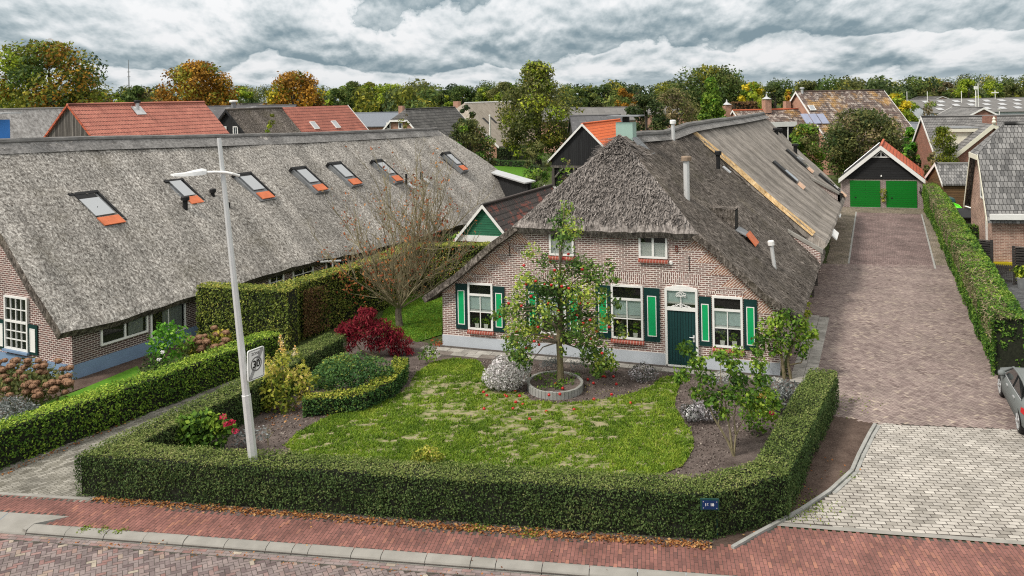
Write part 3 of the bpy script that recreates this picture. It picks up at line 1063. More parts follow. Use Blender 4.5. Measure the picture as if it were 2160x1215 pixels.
def gable(name, label, cat, O, U, V, w, L, ze, zr, wall='brick_far', gab=None, roof='tile_dark', roof2=None, verge='white', over=.35, eover=.35, hip=0.0,
          hipb=0.0, cap=None, thick=.14, group=None, offset=None, back=True, vw=.16, ridge=True):
    """gabled building: O front-left foot, U across the gable, V along the ridge. hip: drop of a half-hip at the front apex"""
    O = np.asarray(O, float)
    U, V = np.append(nrm(U), 0)[:3], np.append(nrm(V), 0)[:3]
    P = lambda u, v, z: O + U * u + V * v + Z * z
    root = thing(name, label, cat, O, group)
    m2 = w / 2 if offset is None else offset
    mb = MB()
    gab = gab or wall
    hu = hip / (zr - ze)          # how far in the gable is cut
    zt = zr - hip
    front = [P(0, 0, ze), P(w, 0, ze), P(w - (w - m2) * (1 - hu) if hip else m2, 0, zt)]
    if hip:
        front.append(P(m2 * (1 - hu), 0, zt))
    mb.poly([P(0, 0, 0), P(w, 0, 0), P(w, 0, ze), P(0, 0, ze)], wall)
    mb.poly([P(w, 0, 0), P(w, L, 0), P(w, L, ze), P(w, 0, ze)], wall)
    mb.poly([P(w, L, 0), P(0, L, 0), P(0, L, ze), P(w, L, ze)], wall)
    mb.poly([P(0, L, 0), P(0, 0, 0), P(0, 0, ze), P(0, L, ze)], wall)
    mb.poly(front, gab)
    mb.poly([P(w, L, ze), P(0, L, ze), P(m2, L, zr)], gab)
    mb.build('wall', root)
    sl = (zr - ze)
    kl, kr = sl / m2, sl / (w - m2)
    rb = MB()
    dz = .03
    hv = hip / sl * min(m2, w - m2) * 1.1 if hip else 0
    # left and right slabs as closed prisms
    for side, uu, kk, mat in ((0, 0, kl, roof), (1, w, kr, roof2 or roof)):
        e = -eover if side == 0 else w + eover
        zl = ze - kk * eover + dz
        if hip:
            uh = m2 * (1 - hu) if side == 0 else w - (w - m2) * (1 - hu)
            pts = [P(e, -over, zl), P(e, L + over, zl), P(m2, L + over, zr + dz), P(m2, hv, zr + dz), P(uh, -over, zt + dz)]
        else:
            pts = [P(e, -over, zl), P(e, L + over, zl), P(m2, L + over, zr + dz), P(m2, -over, zr + dz)]
        if side == 1:
            pts = pts[::-1]
        rb.prism(pts, (0, 0, -thick), mat)
    if hip:
        uh0, uh1 = m2 * (1 - hu), w - (w - m2) * (1 - hu)
        rb.prism([P(uh0 - .03, -over - .05, zt + dz - .02), P(uh1 + .03, -over - .05, zt + dz - .02), P(m2, hv, zr + dz + .03)], (0, 0, -thick), roof)
    r = rb.build('roof', root)
    if ridge:
        cb = MB()
        cb.tube([P(m2, hv - (0 if hip else over + .02), zr + .03), P(m2, L + over + .02, zr + .03)], .11, cap or roof, 8)
        cb.build('ridge_cap', r)
    if verge:
        vb = MB()
        th = thick + .06
        for v0 in ((-over - .03,) + ((L + over + .01,) if back else ())):
            for side in (0, 1):
                e = -eover - .02 if side == 0 else w + eover + .02
                kk = kl if side == 0 else kr
                zl = ze - kk * (eover + .02) + dz + .035
                if hip and v0 < 0:
                    ut = m2 * (1 - hu) if side == 0 else w - (w - m2) * (1 - hu)
                    a, b = P(e, v0, zl), P(ut, v0, zt + dz + .02)
                else:
                    a, b = P(e, v0, zl), P(m2, v0, zr + dz + .06)
                vb.prism([a, b, b - Z * (vw + th * .4), a - Z * (vw + th * .4)], V * -.03 if v0 < 0 else V * .03, verge)
            if hip and v0 < 0:
                a, b = P(m2 * (1 - hu), v0 - .04, zt), P(w - (w - m2) * (1 - hu), v0 - .04, zt)
                vb.prism([a, b, b - Z * vw, a - Z * vw], V * -.05, verge)
        vb.build('verge_board', r)
    return root, P, r


def roof_window(parent, C, up, al, n, w, h, m='skyglass', frame='lead', name='roof_window', sink=0.0):
    """flat pane on a slope: C centre, up = up-slope, al = along the eave"""
    ax = (nrm(al), nrm(up), nrm(n))
    mb = MB()
    for x, y in (((-w / 2, -w / 2 + .05), (-h / 2, h / 2)), ((w / 2 - .05, w / 2), (-h / 2, h / 2)), ((-w / 2 + .05, w / 2 - .05), (-h / 2, -h / 2 + .06)),
                 ((-w / 2 + .05, w / 2 - .05), (h / 2 - .06, h / 2))):
        mb.box(C, ax, x, y, (-.02, .07), frame)
    f = mb.build(name, parent)
    mb = MB()
    mb.box(C, ax, (-w / 2 + .051, w / 2 - .051), (-h / 2 + .061, h / 2 - .061), (-.01, .045), m)
    mb.build('pane', f)
    return f


def vent(parent, foot, h, r, m='black', cap=True, name='vent_pipe', lean=None, flash=None, capm=None):
    foot = np.asarray(foot, float)
    d = Z if lean is None else nrm(lean)
    mb = MB()
    mb.tube([foot - d * .25, foot + d * h], r, m, 10)
    if cap:
        mb.lathe(foot + d * (h - .02), [(r * .9, 0), (r * 1.75, .02), (r * 1.75, .16), (r * 1.5, .2), (0.001, .21)], capm or m, 12, d)
    o = mb.build(name, parent)
    if flash is not None:
        mb = MB()
        up, al, n = flash
        C = foot - nrm(up) * .5 + nrm(n) * .05
        mb.box(C, (nrm(al), nrm(up), nrm(n)), (-.17, .17), (-.2, .25), (-.03, .02), 'metal')
        mb.build('lead_flashing', o)
    return o


def paving(name, poly, z, bl, bw, gap, ang, pattern, m, base, tvar=.25, zj=.0035, kind='structure', bias=0.0, patch=.12):
    """a real paved surface: a bed of joint sand and every paver lying in it"""
    P = np.array([[p[0], p[1]] for p in poly])
    n = len(P)
    c, s = math.cos(ang), math.sin(ang)
    o = P.mean(0)
    Rm = np.array([[c, s], [-s, c]])
    Q = (P - o) @ Rm.T
    lo, hi = Q.min(0), Q.max(0)
    rect = []
    if pattern == 'herring':
        W_ = bw
        nx0, nx1 = int(lo[0] / W_) - 5, int(hi[0] / W_) + 5
        ny0, ny1 = int(lo[1] / W_) - 5, int(hi[1] / W_) + 5
        X, Y = np.meshgrid(np.arange(nx0, nx1), np.arange(ny0, ny1))
        X, Y = X.ravel(), Y.ravel()
        k_ = (X - Y) % 4
        a = k_ == 0
        b = k_ == 3
        r1 = np.stack([X[a] * W_, Y[a] * W_, np.full(a.sum(), 2 * W_), np.full(a.sum(), W_)], 1)
        r2 = np.stack([X[b] * W_, Y[b] * W_, np.full(b.sum(), W_), np.full(b.sum(), 2 * W_)], 1)
        rect = np.concatenate([r1, r2])
    else:
        ny0, ny1 = int(lo[1] / bw) - 1, int(hi[1] / bw) + 1
        nx0, nx1 = int(lo[0] / bl) - 2, int(hi[0] / bl) + 2
        X, Y = np.meshgrid(np.arange(nx0, nx1), np.arange(ny0, ny1))
        X, Y = X.ravel(), Y.ravel()
        rect = np.stack([(X + (Y % 2) * .5) * bl, Y * bw, np.full(len(X), bl), np.full(len(X), bw)], 1)
    cen = rect[:, :2] + rect[:, 2:] / 2

    def inside(pt):
        r_ = np.zeros(len(pt), bool)
        j = n - 1
        for i in range(n):
            xi, yi, xj, yj = Q[i, 0], Q[i, 1], Q[j, 0], Q[j, 1]
            cond = ((yi > pt[:, 1]) != (yj > pt[:, 1]))
            xx = (xj - xi) * (pt[:, 1] - yi) / (yj - yi + 1e-12) + xi
            r_ ^= cond & (pt[:, 0] < xx)
            j = i
        return r_
    k_ = inside(cen)
    rect, cen = rect[k_], cen[k_]
    g = gap / 2
    x0, y0, x1, y1 = rect[:, 0] + g, rect[:, 1] + g, rect[:, 0] + rect[:, 2] - g, rect[:, 1] + rect[:, 3] - g
    nR = len(rect)
    zt = z + zj + rng.uniform(-.001, .0015, (nR, 4))
    C4 = np.stack([np.stack([x0, y0], 1), np.stack([x1, y0], 1), np.stack([x1, y1], 1), np.stack([x0, y1], 1)], 1)
    C4 += rng.normal(0, gap * .12, (nR, 1, 2))
    Wd = C4 @ Rm + o
    V = np.concatenate([Wd, zt[..., None]], 2).reshape(-1, 3)
    mb = MB()
    mb.poly([(p[0], p[1], z) for p in P], base)
    cw = np.concatenate([cen @ Rm + o, np.zeros((nR, 1))], 1)
    tn = .5 + bias + rng.normal(0, tvar, nR) + vno(cw, .45, 2) * patch + vno(cw, 1.5, 6) * patch * .5
    mb.quads(V, np.arange(4 * nR).reshape(nR, 4), m, np.clip(tn, 0, 1))
    ob = mb.build(name)
    return tag(ob, kind=kind)


def text_into(mb, s, O, ux, uz, n, size, m, bold=0.0):
    """letters as real geometry"""
    cu = bpy.data.curves.new('lettering', 'FONT')
    cu.body = s
    cu.size = size
    cu.align_x = 'CENTER'
    cu.align_y = 'CENTER'
    cu.offset = bold
    ob = bpy.data.objects.new('lettering', cu)
    COL.objects.link(ob)
    bpy.context.view_layer.update()
    me = ob.evaluated_get(bpy.context.evaluated_depsgraph_get()).to_mesh()
    for p in me.polygons:
        pts = []
        for vi in p.vertices:
            co = me.vertices[vi].co
            pts.append(O + ux * co.x + uz * co.y)
        nn = np.cross(pts[1] - pts[0], pts[2] - pts[0])
        mb.poly(pts if nn.dot(n) > 0 else pts[::-1], m)
    ob.to_mesh_clear()
    bpy.data.objects.remove(ob)
    bpy.data.curves.remove(cu)


# ------------------------------------------------------------------ ground, roads and paving

A0 = G(935, 728)
B0 = G(1644, 792)
HL = np.linalg.norm(B0 - A0)
HU = nrm(B0 - A0)
r_ = ray(1855, 188)
HV = nrm(np.array([r_[0], r_[1], 0]))


def hl(u, v, z):
    return A0 + HU * u + HV * v + Z * z


M['p_street'] = tonemat('street_brick', [(.12, .09, .09), (.165, .13, .128), (.205, .168, .163), (.235, .19, .18), (.22, .125, .115), (.32, .28, .225)], .85, nscale=2, nvar=.3, bump=.3)
M['p_red'] = tonemat('red_paving_brick', [(.135, .068, .06), (.185, .086, .073), (.225, .103, .087), (.3, .14, .10)], .85, nscale=1.1, nvar=.32, bump=.3)
M['p_drive'] = tonemat('mauve_drive_brick', [(.135, .098, .09), (.19, .145, .134), (.235, .183, .168), (.28, .225, .2), (.36, .295, .24)], .85, nscale=.6, nvar=.22, bump=.3)
M['p_drive2'] = tonemat('even_mauve_brick', [(.11, .075, .07), (.15, .105, .098), (.18, .13, .122), (.22, .165, .15)], .85, nscale=.55, nvar=.42, bump=.3)
M['p_edge'] = tonemat('mossy_strip_brick', [(.11, .095, .065), (.165, .14, .10), (.21, .175, .135), (.24, .2, .17)], .9, nscale=.8, nvar=.35, bump=.3)
M['p_grey'] = tonemat('pale_grey_paver', [(.25, .232, .205), (.33, .308, .275), (.39, .365, .33), (.45, .425, .385)], .9, nscale=.9, nvar=.3, bump=.3)
M['p_path'] = tonemat('old_grey_paver', [(.13, .122, .10), (.185, .175, .148), (.24, .228, .198), (.30, .285, .25)], .9, nscale=1.0, nvar=.4, bump=.3)
M['p_slab'] = tonemat('old_path_slab', [(.20, .19, .165), (.30, .285, .26), (.37, .355, .325), (.14, .115, .10)], .9, nscale=2.5, nvar=.35, bump=.4)
M['p_dark'] = tonemat('dark_court_paver', [(.06, .062, .065), (.085, .088, .092), (.11, .113, .118), (.13, .133, .138)], .85, nscale=1.2, nvar=.3)

KA, KB = G(100, 1108), G(1440, 1208)
KD = nrm(KB - KA)
KN = np.array([-KD[1], KD[0], 0])                 # towards the houses
kp = lambda s, o: KA + KD * s + KN * o
SA = math.atan2(KD[1], KD[0])
mb = MB()
mb.poly([kp(-2500, .6) - Z * .02, kp(2500, .6) - Z * .02, (2500, 5000, -.02), (-2500, 5000, -.02)], 'ground')
tag(mb.build('ground', origin=(0, 0, -.02)), kind='structure')
mb = MB()
mb.poly([kp(-300, -.05) - Z * .125, kp(-300, -60) - Z * .125, kp(300, -60) - Z * .125, kp(300, -.05) - Z * .125], 'mortar_dark')
tag(mb.build('street_bed'), kind='structure')
paving('street', [kp(-9, -.55), kp(26, -.55), kp(26, -9), kp(-9, -9)], -.10, .21, .105, .012, SA + math.radians(34), 'herring', 'p_street', 'mortar_dark', .26)
paving('gutter', [kp(-9, -.30), kp(26, -.30), kp(26, -.548), kp(-9, -.548)], -.095, .21, .105, .008, SA, 'running', 'p_street', 'mortar_grey', .18, bias=.08)

# kerb: stones with rounded noses and open joints
M['kerbm'] = M['concrete']
mb = MB()
s = -.35
lens = [1.0, 1.0, 1.0, 1.0, 1.0, 1.0, .62, .38, 1.0, .68, 1.0, 1.0, .55, 1.0, 1.0, 1.0, 1.0, 1.0, 1.0, 1.0]
for ln in lens:
    a, b = s + .008, s + ln - .008
    dz = rng.normal(0, .004)
    prof = [(0, -.12), (0, .012), (-.06, .015), (-.2, .0), (-.245, -.03), (-.31, -.12)]
    for i in range(len(prof) - 1):
        (o1, z1), (o2, z2) = prof[i], prof[i + 1]
        mb.poly([kp(a, o1) + Z * (z1 + dz), kp(a, o2) + Z * (z2 + dz), kp(b, o2) + Z * (z2 + dz), kp(b, o1) + Z * (z1 + dz)], 'concrete')
    for e in (a, b):
        q = [kp(e, o) + Z * (z + dz) for o, z in prof]
        mb.poly(q if e == b else q[::-1], 'concrete')
    s += ln
tag(mb.build('kerb'), kind='structure')
mb = MB()
mb.poly([kp(-.36, .0) + Z * -.06, kp(22, .0) + Z * -.06, kp(22, -.3) + Z * -.06, kp(-.36, -.3) + Z * -.06], 'mortar_dark')
tag(mb.build('kerb_bed'), kind='structure')
# dropped kerb slabs at the left
mb = MB()
for i, (a, b) in enumerate(((-8, -6.9), (-6.89, -5.8), (-5.79, -4.7), (-4.69, -3.6), (-3.59, -2.5), (-2.49, -1.4), (-1.39, -.36))):
    z1 = .012
    mb.poly([kp(a + .01, .42) + Z * z1, kp(a + .01, -.26) + Z * -.075, kp(b - .01, -.26) + Z * -.075, kp(b - .01, .42) + Z * z1], 'concrete')
    mb.poly([kp(a + .01, -.26) + Z * -.075, kp(a + .01, -.3) + Z * -.13, kp(b - .01, -.3) + Z * -.13, kp(b - .01, -.26) + Z * -.075], 'concrete')
mb.prism([kp(-.44, .42) + Z * .02, kp(-.5, -.2) + Z * .0, kp(-.355, -.26) + Z * .0, kp(-.355, .0) + Z * .02, kp(.25, .42) + Z * .016], (0, 0, -.14), 'concrete')
tag(mb.build('dropped_kerb'), kind='structure')

Lp = [G(-260, 1035), G(0, 1047), G(190, 1058), G(520, 1088), G(1000, 1124), G(1480, 1156), G(1560, 1150), G(1640, 1112), G(2158, 1152), G(2500, 1178)]
paving('pavement', [kp(-9, .425), kp(-.9, .425), kp(.26, .425), kp(-.1, .01), kp(26, .01)] + [p for p in Lp[::-1]], .002, .24, .085, .009, SA + math.pi / 2, 'running', 'p_red', 'mortar_dark', .2)
# pale strip between pavement and grey apron
mb = MB()
q = [G(1560, 1148), G(1640, 1110), G(2158, 1150), G(2500, 1176)]
q2 = [p + np.array([.02, .16, 0]) for p in q[1:]]
mb.poly([q[1] + Z * .012, q[2] + Z * .012, q[3] + Z * .012, q2[2] + Z * .012, q2[1] + Z * .012, q2[0] + Z * .012], 'concrete')
tag(mb.build('edging_strip'), kind='structure')
ap = [q2[0], q2[1], q2[2], G(2600, 945), G(2160, 908), G(1852, 893), G(1842, 912), G(1802, 995), G(1752, 1043)]
paving('driveway_apron', ap, .001, .25, .15, .021, SA + .02, 'running', 'p_grey', 'mortar_dark', .2)
# low kerb curving along the apron
mb = MB()
ed = [G(1846, 897), G(1835, 915), G(1812, 960), G(1797, 995), G(1750, 1038), G(1690, 1078), G(1590, 1132), G(1545, 1158)]
for off, m in ((0, 'concrete_old'), (.11, 'concrete_old')):
    for i in range(len(ed) - 1 - (3 if off else 0)):
        a, b = ed[i].copy(), ed[i + 1].copy()
        d = nrm(b - a)
        nn = np.array([-d[1], d[0], 0])
        nn = nn if nn[0] > 0 else -nn
        a2, b2 = a + nn * off, b + nn * off
        mb.box(a2, (d, nn, Z), (0.004, np.linalg.norm(b - a) - .004), (-.045, .045), (-.02, .06 if not off else .02), m)
tag(mb.build('driveway_edging'), kind='structure')
dr = [G(1725, 556), G(1680, 655), G(1660, 790), G(1690, 806), G(1715, 868), G(1765, 880), G(1852, 893), G(2160, 907), G(2600, 944), G(2600, 830), G(2125, 800), G(2060, 676), G(2002, 560)]
paving('driveway', dr, .0015, .2, .1, .009, math.atan2(HV[1], HV[0]) + math.radians(45), 'herring', 'p_drive', 'mortar_dark', .2, patch=.07)
du = [G(1743, 556), G(1790, 557), G(1973, 568), G(1992, 569), G(1968, 479), G(1958, 440), G(1772, 436), G(1760, 480)]
paving('driveway_rear', [G(1790, 557), G(1973, 568), G(1944, 452), G(1806, 448)], .0015, .2, .1, .01, math.atan2(HV[1], HV[0]), 'running', 'p_drive2', 'mortar_dark', .2)
paving('driveway_side', [G(1743, 556), G(1788, 557), G(1804.5, 448), G(1945.5, 452), G(1975, 568), G(2008, 570), G(1984, 479), G(1966, 436), G(1772, 434), G(1758, 480)], -.003, .2, .1, .01,
       math.atan2(HV[1], HV[0]), 'running', 'p_edge', 'mortar_dark', .2)
mb = MB()
for a, b in ((G(1790, 556), G(1806, 447)), (G(1973, 567), G(1944, 452))):
    d = nrm(b - a)
    nn = np.array([-d[1], d[0], 0])
    mb.poly([a - nn * .05 + Z * .008, b - nn * .05 + Z * .008, b + nn * .05 + Z * .008, a + nn * .05 + Z * .008][::1], 'concrete_old')
tag(mb.build('drive_border'), kind='structure')
# slab strip beside the house wall
paving('side_path', [G(1712, 668), G(1747, 668), G(1712, 806), G(1670, 806)], .012, .42, .42, .014, math.atan2(HV[1], HV[0]), 'running', 'p_slab', 'mortar_dark', .12)
# grey path between the left hedges
pl = [G(-260, 1033), G(0, 1045), G(192, 1056), G(200, 1000), G(300, 900), G(560, 780), G(600, 745), G(560, 760), G(280, 885), G(0, 1000), G(-260, 1010)]
paving('front_path', [G(-300, 1034), G(0, 1046), G(195, 1058), G(330, 950), G(610, 770), G(560, 742), G(270, 860), G(-10, 960), G(-300, 1000)], .0, .21, .105, .014, SA + .9, 'running', 'p_path', 'mortar_grey', .25)
mb = MB()
for a, b in (((-260, 1026), (0, 1041)), ((0, 1041), (190, 1053))):
    a, b = G(*a), G(*b)
    d = nrm(b - a)
    mb.box(a, (d, np.array([-d[1], d[0], 0]), Z), (0, np.linalg.norm(b - a)), (-.06, .06), (-.02, .011), 'concrete')
tag(mb.build('path_edging'), kind='structure')

# garden: soil, lawn, slabs
mb = MB()
mb.poly([p + Z * .003 for p in (G(188, 1058), G(520, 1089), G(1000, 1125), G(1480, 1157), G(1540, 1150), G(1752, 880), G(1770, 800), G(1690, 800), G(1644, 792), G(935, 728), G(880, 720), G(720, 700), G(600, 745), G(330, 900))], 'soil')
tag(mb.build('garden_soil'), kind='structure')
mb = MB()
mb.poly([p + Z * .004 for p in (G(1490, 1160), G(1755, 872), G(1848, 893), G(1836, 915), G(1800, 995), G(1750, 1040), G(1690, 1080), G(1590, 1134), G(1548, 1158), G(1530, 1164))], 'soil_brown')
tag(mb.build('verge_soil'), kind='structure')
lawn_px = [(600, 942), (625, 915), (690, 882), (760, 858), (835, 838), (862, 815), (880, 785), (915, 765), (960, 757), (1010, 762), (1030, 790), (1060, 822), (1110, 834), (1120, 845), (1180, 853), (1225, 850), (1320, 836),
           (1370, 818), (1400, 795), (1440, 797), (1428, 830), (1422, 858), (1440, 885), (1462, 920), (1464, 945), (1440, 985), (1390, 1003), (1200, 1010), (900, 990), (640, 975)]
mb = MB()
LAWN = [G(*p) for p in lawn_px]
mb.poly([p + Z * .02 for p in LAWN], 'lawn')
tag(mb.build('lawn'), kind='structure')
side_px = [(810, 655), (870, 622), (938, 628), (932, 706), (880, 722), (845, 712), (800, 690)]
mb = MB()
SIDE = [G(*p) for p in side_px]
mb.poly([p + Z * .014 for p in SIDE], 'lawn_lush')
tag(mb.build('side_lawn'), kind='structure')
paving('house_path', [G(872, 735), G(935, 729), G(1644, 793), G(1650, 806), G(1440, 790), G(1200, 768), G(1010, 752), G(905, 753)], .008, .6, .45, .016, math.atan2(HU[1], HU[0]), 'running', 'p_slab', 'mortar_dark', .3)
# neighbour's court
paving('court', [G(2050, 560), G(2300, 600), G(2900, 1000), G(2600, 940), G(2150, 800)], .0, .2, .1, .01, SA, 'running', 'p_dark', 'mortar_dark', .25)
mb = MB()
mb.poly([p + Z * .003 for p in (G(1035, 372), G(1120, 380), G(1125, 344), G(1040, 343))], 'lawn_lush')
tag(mb.build('far_lawn'), kind='structure')
mb = MB()
mb.poly([p + Z * .003 for p in (G(-300, 960), G(-10, 880), G(290, 780), G(420, 720), G(330, 700), G(150, 805), G(-100, 830), G(-400, 860))], 'soil_brown')
tag(mb.build('left_garden_soil'), kind='structure')
mb = MB()
mb.poly([p + Z * .008 for p in (G(150, 830), G(290, 772), G(300, 790), G(170, 850), G(0, 915), G(-60, 910))], 'lawn_lush')
tag(mb.build('left_lawn'), kind='structure')


def in_poly(pt, poly):
    x, y = pt[:, 0], pt[:, 1]
    r = np.zeros(len(pt), bool)
    j = len(poly) - 1
    for i in range(len(poly)):
        xi, yi, xj, yj = poly[i][0], poly[i][1], poly[j][0], poly[j][1]
        cnd = ((yi > y) != (yj > y))
        r ^= cnd & (x < (xj - xi) * (y - yi) / (yj - yi + 1e-12) + xi)
        j = i
    return r


def blades(name, poly, dens, h, z0, bare=0.0, tone0=.4):
    P = np.array([p[:2] for p in poly])
    lo, hi = P.min(0), P.max(0)
    n = int(dens * np.prod(hi - lo))
    pt = rng.uniform(lo, hi, (n, 2))
    pt = pt[in_poly(pt, poly)]
    p3 = np.concatenate([pt, np.full((len(pt), 1), z0)], 1)
    if bare:
        mid = P.mean(0)
        d_ = np.linalg.norm((p3[:, :2] - mid) / np.array([4.6, 3.6]), axis=1)
        th = math.radians(24)
        q3 = np.stack([p3[:, 0] * math.cos(th) + p3[:, 1] * math.sin(th), (-p3[:, 0] * math.sin(th) + p3[:, 1] * math.cos(th)) * 1.5], 1)
        nz = vno(q3, 4.2, 3) * .75 + vno(q3, .8, 8) * .45 + np.clip(d_ - .85, -.3, .6) * .8
        keep = nz + rng.uniform(-.25, .25, len(p3)) > bare
        p3 = p3[keep]
    k_ = len(p3)
    a = rng.uniform(0, 2 * math.pi, k_)
    d = np.stack([np.cos(a), np.sin(a), np.zeros(k_)], 1)
    l = rng.normal(0, .6, (k_, 2))
    hh = h * rng.uniform(.5, 1.3, (k_, 1))
    tip = p3 + np.concatenate([l * hh, hh], 1)
    wd = h * .38 * rng.uniform(.6, 1.2, (k_, 1))
    V = np.stack([p3 - d * wd, p3 + d * wd, tip + d * wd * .4, tip - d * wd * .4], 1).reshape(-1, 3)
    tn = tone0 + vno(p3, 1.1, 4) * .2 + vno(p3, 6, 5) * .16 + rng.normal(0, .16, k_)
    mb = MB()
    mb.quads(V, np.arange(4 * k_).reshape(k_, 4), 'grass', np.clip(tn, 0, 1))
    return tag(mb.build(name), kind='stuff')


blades('lawn_grass', LAWN, 1500, .055, .02, bare=-.12)
blades('side_grass', SIDE, 500, .05, .014, tone0=.25)

# ------------------------------------------------------------------ main farmhouse
house = thing('thatched_farmhouse', 'brown brick farmhouse with dark thatch and green white shutters beside the brick drive', 'farmhouse', hl(6.4, 8, 0))
ND = np.cross(HU, Z)
ND = ND if ND.dot(HV) < 0 else -ND          # out of the front wall
WR = 13.0
mb = MB()
mb.poly([hl(0, 0, .42), hl(12.93, 0, .42), hl(12.93, 0, 2.42), hl(10.25, 0, 4.9), hl(3.3, 0, 4.9), hl(0, 0, 2.35)], 'brick_main')
mb.poly([hl(12.93, 0, .0), hl(12.93, 38, 0), hl(12.93, 38, 2.4), hl(12.93, 0, 2.4)], 'brick_main')
mb.poly([hl(0, 38, 0), hl(0, 0, 0), hl(0, 0, 2.35), hl(0, 38, 2.35)], 'brick_main')
mb.poly([hl(12.93, 38, 0), hl(0, 38, 0), hl(0, 38, 2.4), hl(6.5, 38, 7.9), hl(12.93, 38, 2.4)], 'brick_main')
# tumbled brick triangles along both verges and flat arches above the openings
for k_ in range(6):
    for side in (0, 1):
        sgn = 1 if side == 0 else -1
        x0, z0, x1, z1 = (.0, 2.18, 3.3, 4.72) if side == 0 else (12.93, 2.22, 10.2, 4.74)
        f0, f1 = k_ / 6, (k_ + 1) / 6
        a = (x0 + (x1 - x0) * f0, z0 + (z1 - z0) * f0)
        b = (x0 + (x1 - x0) * f1, z0 + (z1 - z0) * f1)
        a, b = (a[0] + sgn * .1, a[1] - .06), (b[0] + sgn * .04, b[1] - .02)
        c = (a[0] + sgn * 1.0, a[1] + .0)
        q = [a, b, c] if side == 1 else [a, c, b]
        mb.poly([hl(u, 0, z) + ND * .004 for u, z in q], 'brick_tumble', rot=math.radians(-43 if side == 0 else 43))
for x0, x1, z0, hgt in ((6.86, 8.2, 2.93, .36), (8.9, 10.2, 3.0, .38), (4.08, 5.25, 2.83, .34), (1.12, 2.18, 2.63, .1), (10.6, 11.75, 2.72, .08)):
    m_ = 6
    for i in range(m_):
        a, b = i / m_, (i + 1) / m_
        arc = lambda t: .07 * (1 - (2 * t - 1) ** 2)
        fl = .1
        pa = (x0 + (x1 - x0) * a, z0 + arc(a))
        pb = (x0 + (x1 - x0) * b, z0 + arc(b))
        pc = (x0 - fl + (x1 - x0 + 2 * fl) * b, z0 + hgt + arc(b))
        pd = (x0 - fl + (x1 - x0 + 2 * fl) * a, z0 + hgt + arc(a))
        mb.poly([hl(u, 0, z) + ND * .004 for u, z in (pa, pb, pc, pd)], 'brick_main', rot=math.pi / 2)
mb.build('wall', house)
mb = MB()
mb.box(hl(0, 0, 0), (HU, -ND, Z), (-.02, 8.96), (-.025, .3), (0, .43), 'plinth')
mb.box(hl(0, 0, 0), (HU, -ND, Z), (10.17, 12.95), (-.025, .3), (0, .43), 'plinth')
mb.build('plinth', house)

wf = lambda u, z: hl(u, 0, z)
window(house, wf(1.13, .75), HU, ND, 1.06, 1.86, .46, 2, 2, blind=.42, sill='sill_red')
window(house, wf(4.15, .80), HU, ND, 1.04, 1.95, .5, 2, 2, blind=.4, sill='sill_red')
window(house, wf(6.95, .86), HU, ND, 1.2, 2.02, .52, 2, 2, blind=.4, sill='sill_red')
window(house, wf(10.66, .84), HU, ND, 1.06, 1.84, .48, 2, 2, blind=.42, sill='sill_red')
window(house, wf(4.56, 3.86), HU, ND, .98, .95, 0, 2, 1, split=True, curtain=('curtain', ((.07, .47), (.53, .93)), .09, .62), sill='sill_red')
window(house, wf(8.03, 3.92), HU, ND, 1.06, .93, 0, 2, 1, split=True, curtain=('curtain', ((.07, .47), (.53, .93)), .09, .62), sill='sill_red')
for u, z, w_, h_ in ((.6, .74, .49, 1.8), (2.22, .74, .46, 1.78), (3.58, .78, .53, 1.9), (5.23, .78, .53, 1.9), (6.34, .84, .58, 1.98), (8.19, .84, .58, 1.98), (10.19, .84, .43, 1.78), (11.76, .82, .45, 1.8)):
    shutter(house, wf(u, z), HU, ND, w_, h_)
# front door: frame, fanlight with white tree of life, boarded leaf
ax = (HU, Z, ND)
O = wf(8.96, .0)
mb = MB()
for x, z in (((0, .085), (0, 2.86)), ((1.105, 1.19), (0, 2.86)), ((.085, 1.105), (2.78, 2.88)), ((.085, 1.105), (2.06, 2.19)), ((-.01, 1.2), (-.0, .07))):
    mb.box(O, ax, x, z, (0, .09), 'white')
mb.prism([O + HU * x + Z * z for x, z in ((0, 2.86), (1.19, 2.86), (.9, 2.95), (.6, 2.98), (.3, 2.95))], ND * .085, 'white')
door = mb.build('door_frame', house)
mb = MB()
mb.box(O, ax, (.088, 1.102), (.075, 2.055), (.0, .045), 'door_green')
mb.box(O, ax, (.088, 1.102), (.075, .2), (.046, .06), 'green_dark')
leaf_ = mb.build('door', house)
mb = MB()
mb.box(O, ax, (1.0, 1.06), (.95, 1.2), (.046, .056), 'alu')
mb.tube([O + HU * 1.03 + Z * 1.12 + ND * .05, O + HU * 1.03 + Z * 1.12 + ND * .11, O + HU * .88 + Z * 1.12 + ND * .11], .016, 'alu', 6)
mb.build('handle', leaf_)
mb = MB()
mb.poly([O + HU * x + Z * z + ND * .012 for x, z in ((.085, 2.19), (1.105, 2.19), (1.105, 2.78), (.085, 2.78))], 'dark_room')
mb.box(O, ax, (.09, 1.1), (2.36, 2.78), (.014, .022), 'blind')
mb.box(O, ax, (.09, 1.1), (2.3, 2.37), (.015, .026), 'curtain')
fan = mb.build('fanlight', house)
mb = MB()
mb.poly([O + HU * x + Z * z + ND * .05 for x, z in ((.085, 2.19), (1.105, 2.19), (1.105, 2.78), (.085, 2.78))], 'glass')
mb.build('pane', fan)
mb = MB()
c_ = O + HU * .595 + ND * .075
tp = lambda x, z: c_ + HU * x + Z * z
mb.tube([tp(0, 2.2), tp(0, 2.45), tp(0, 2.62)], [.035, .016, .012], 'white', 6)
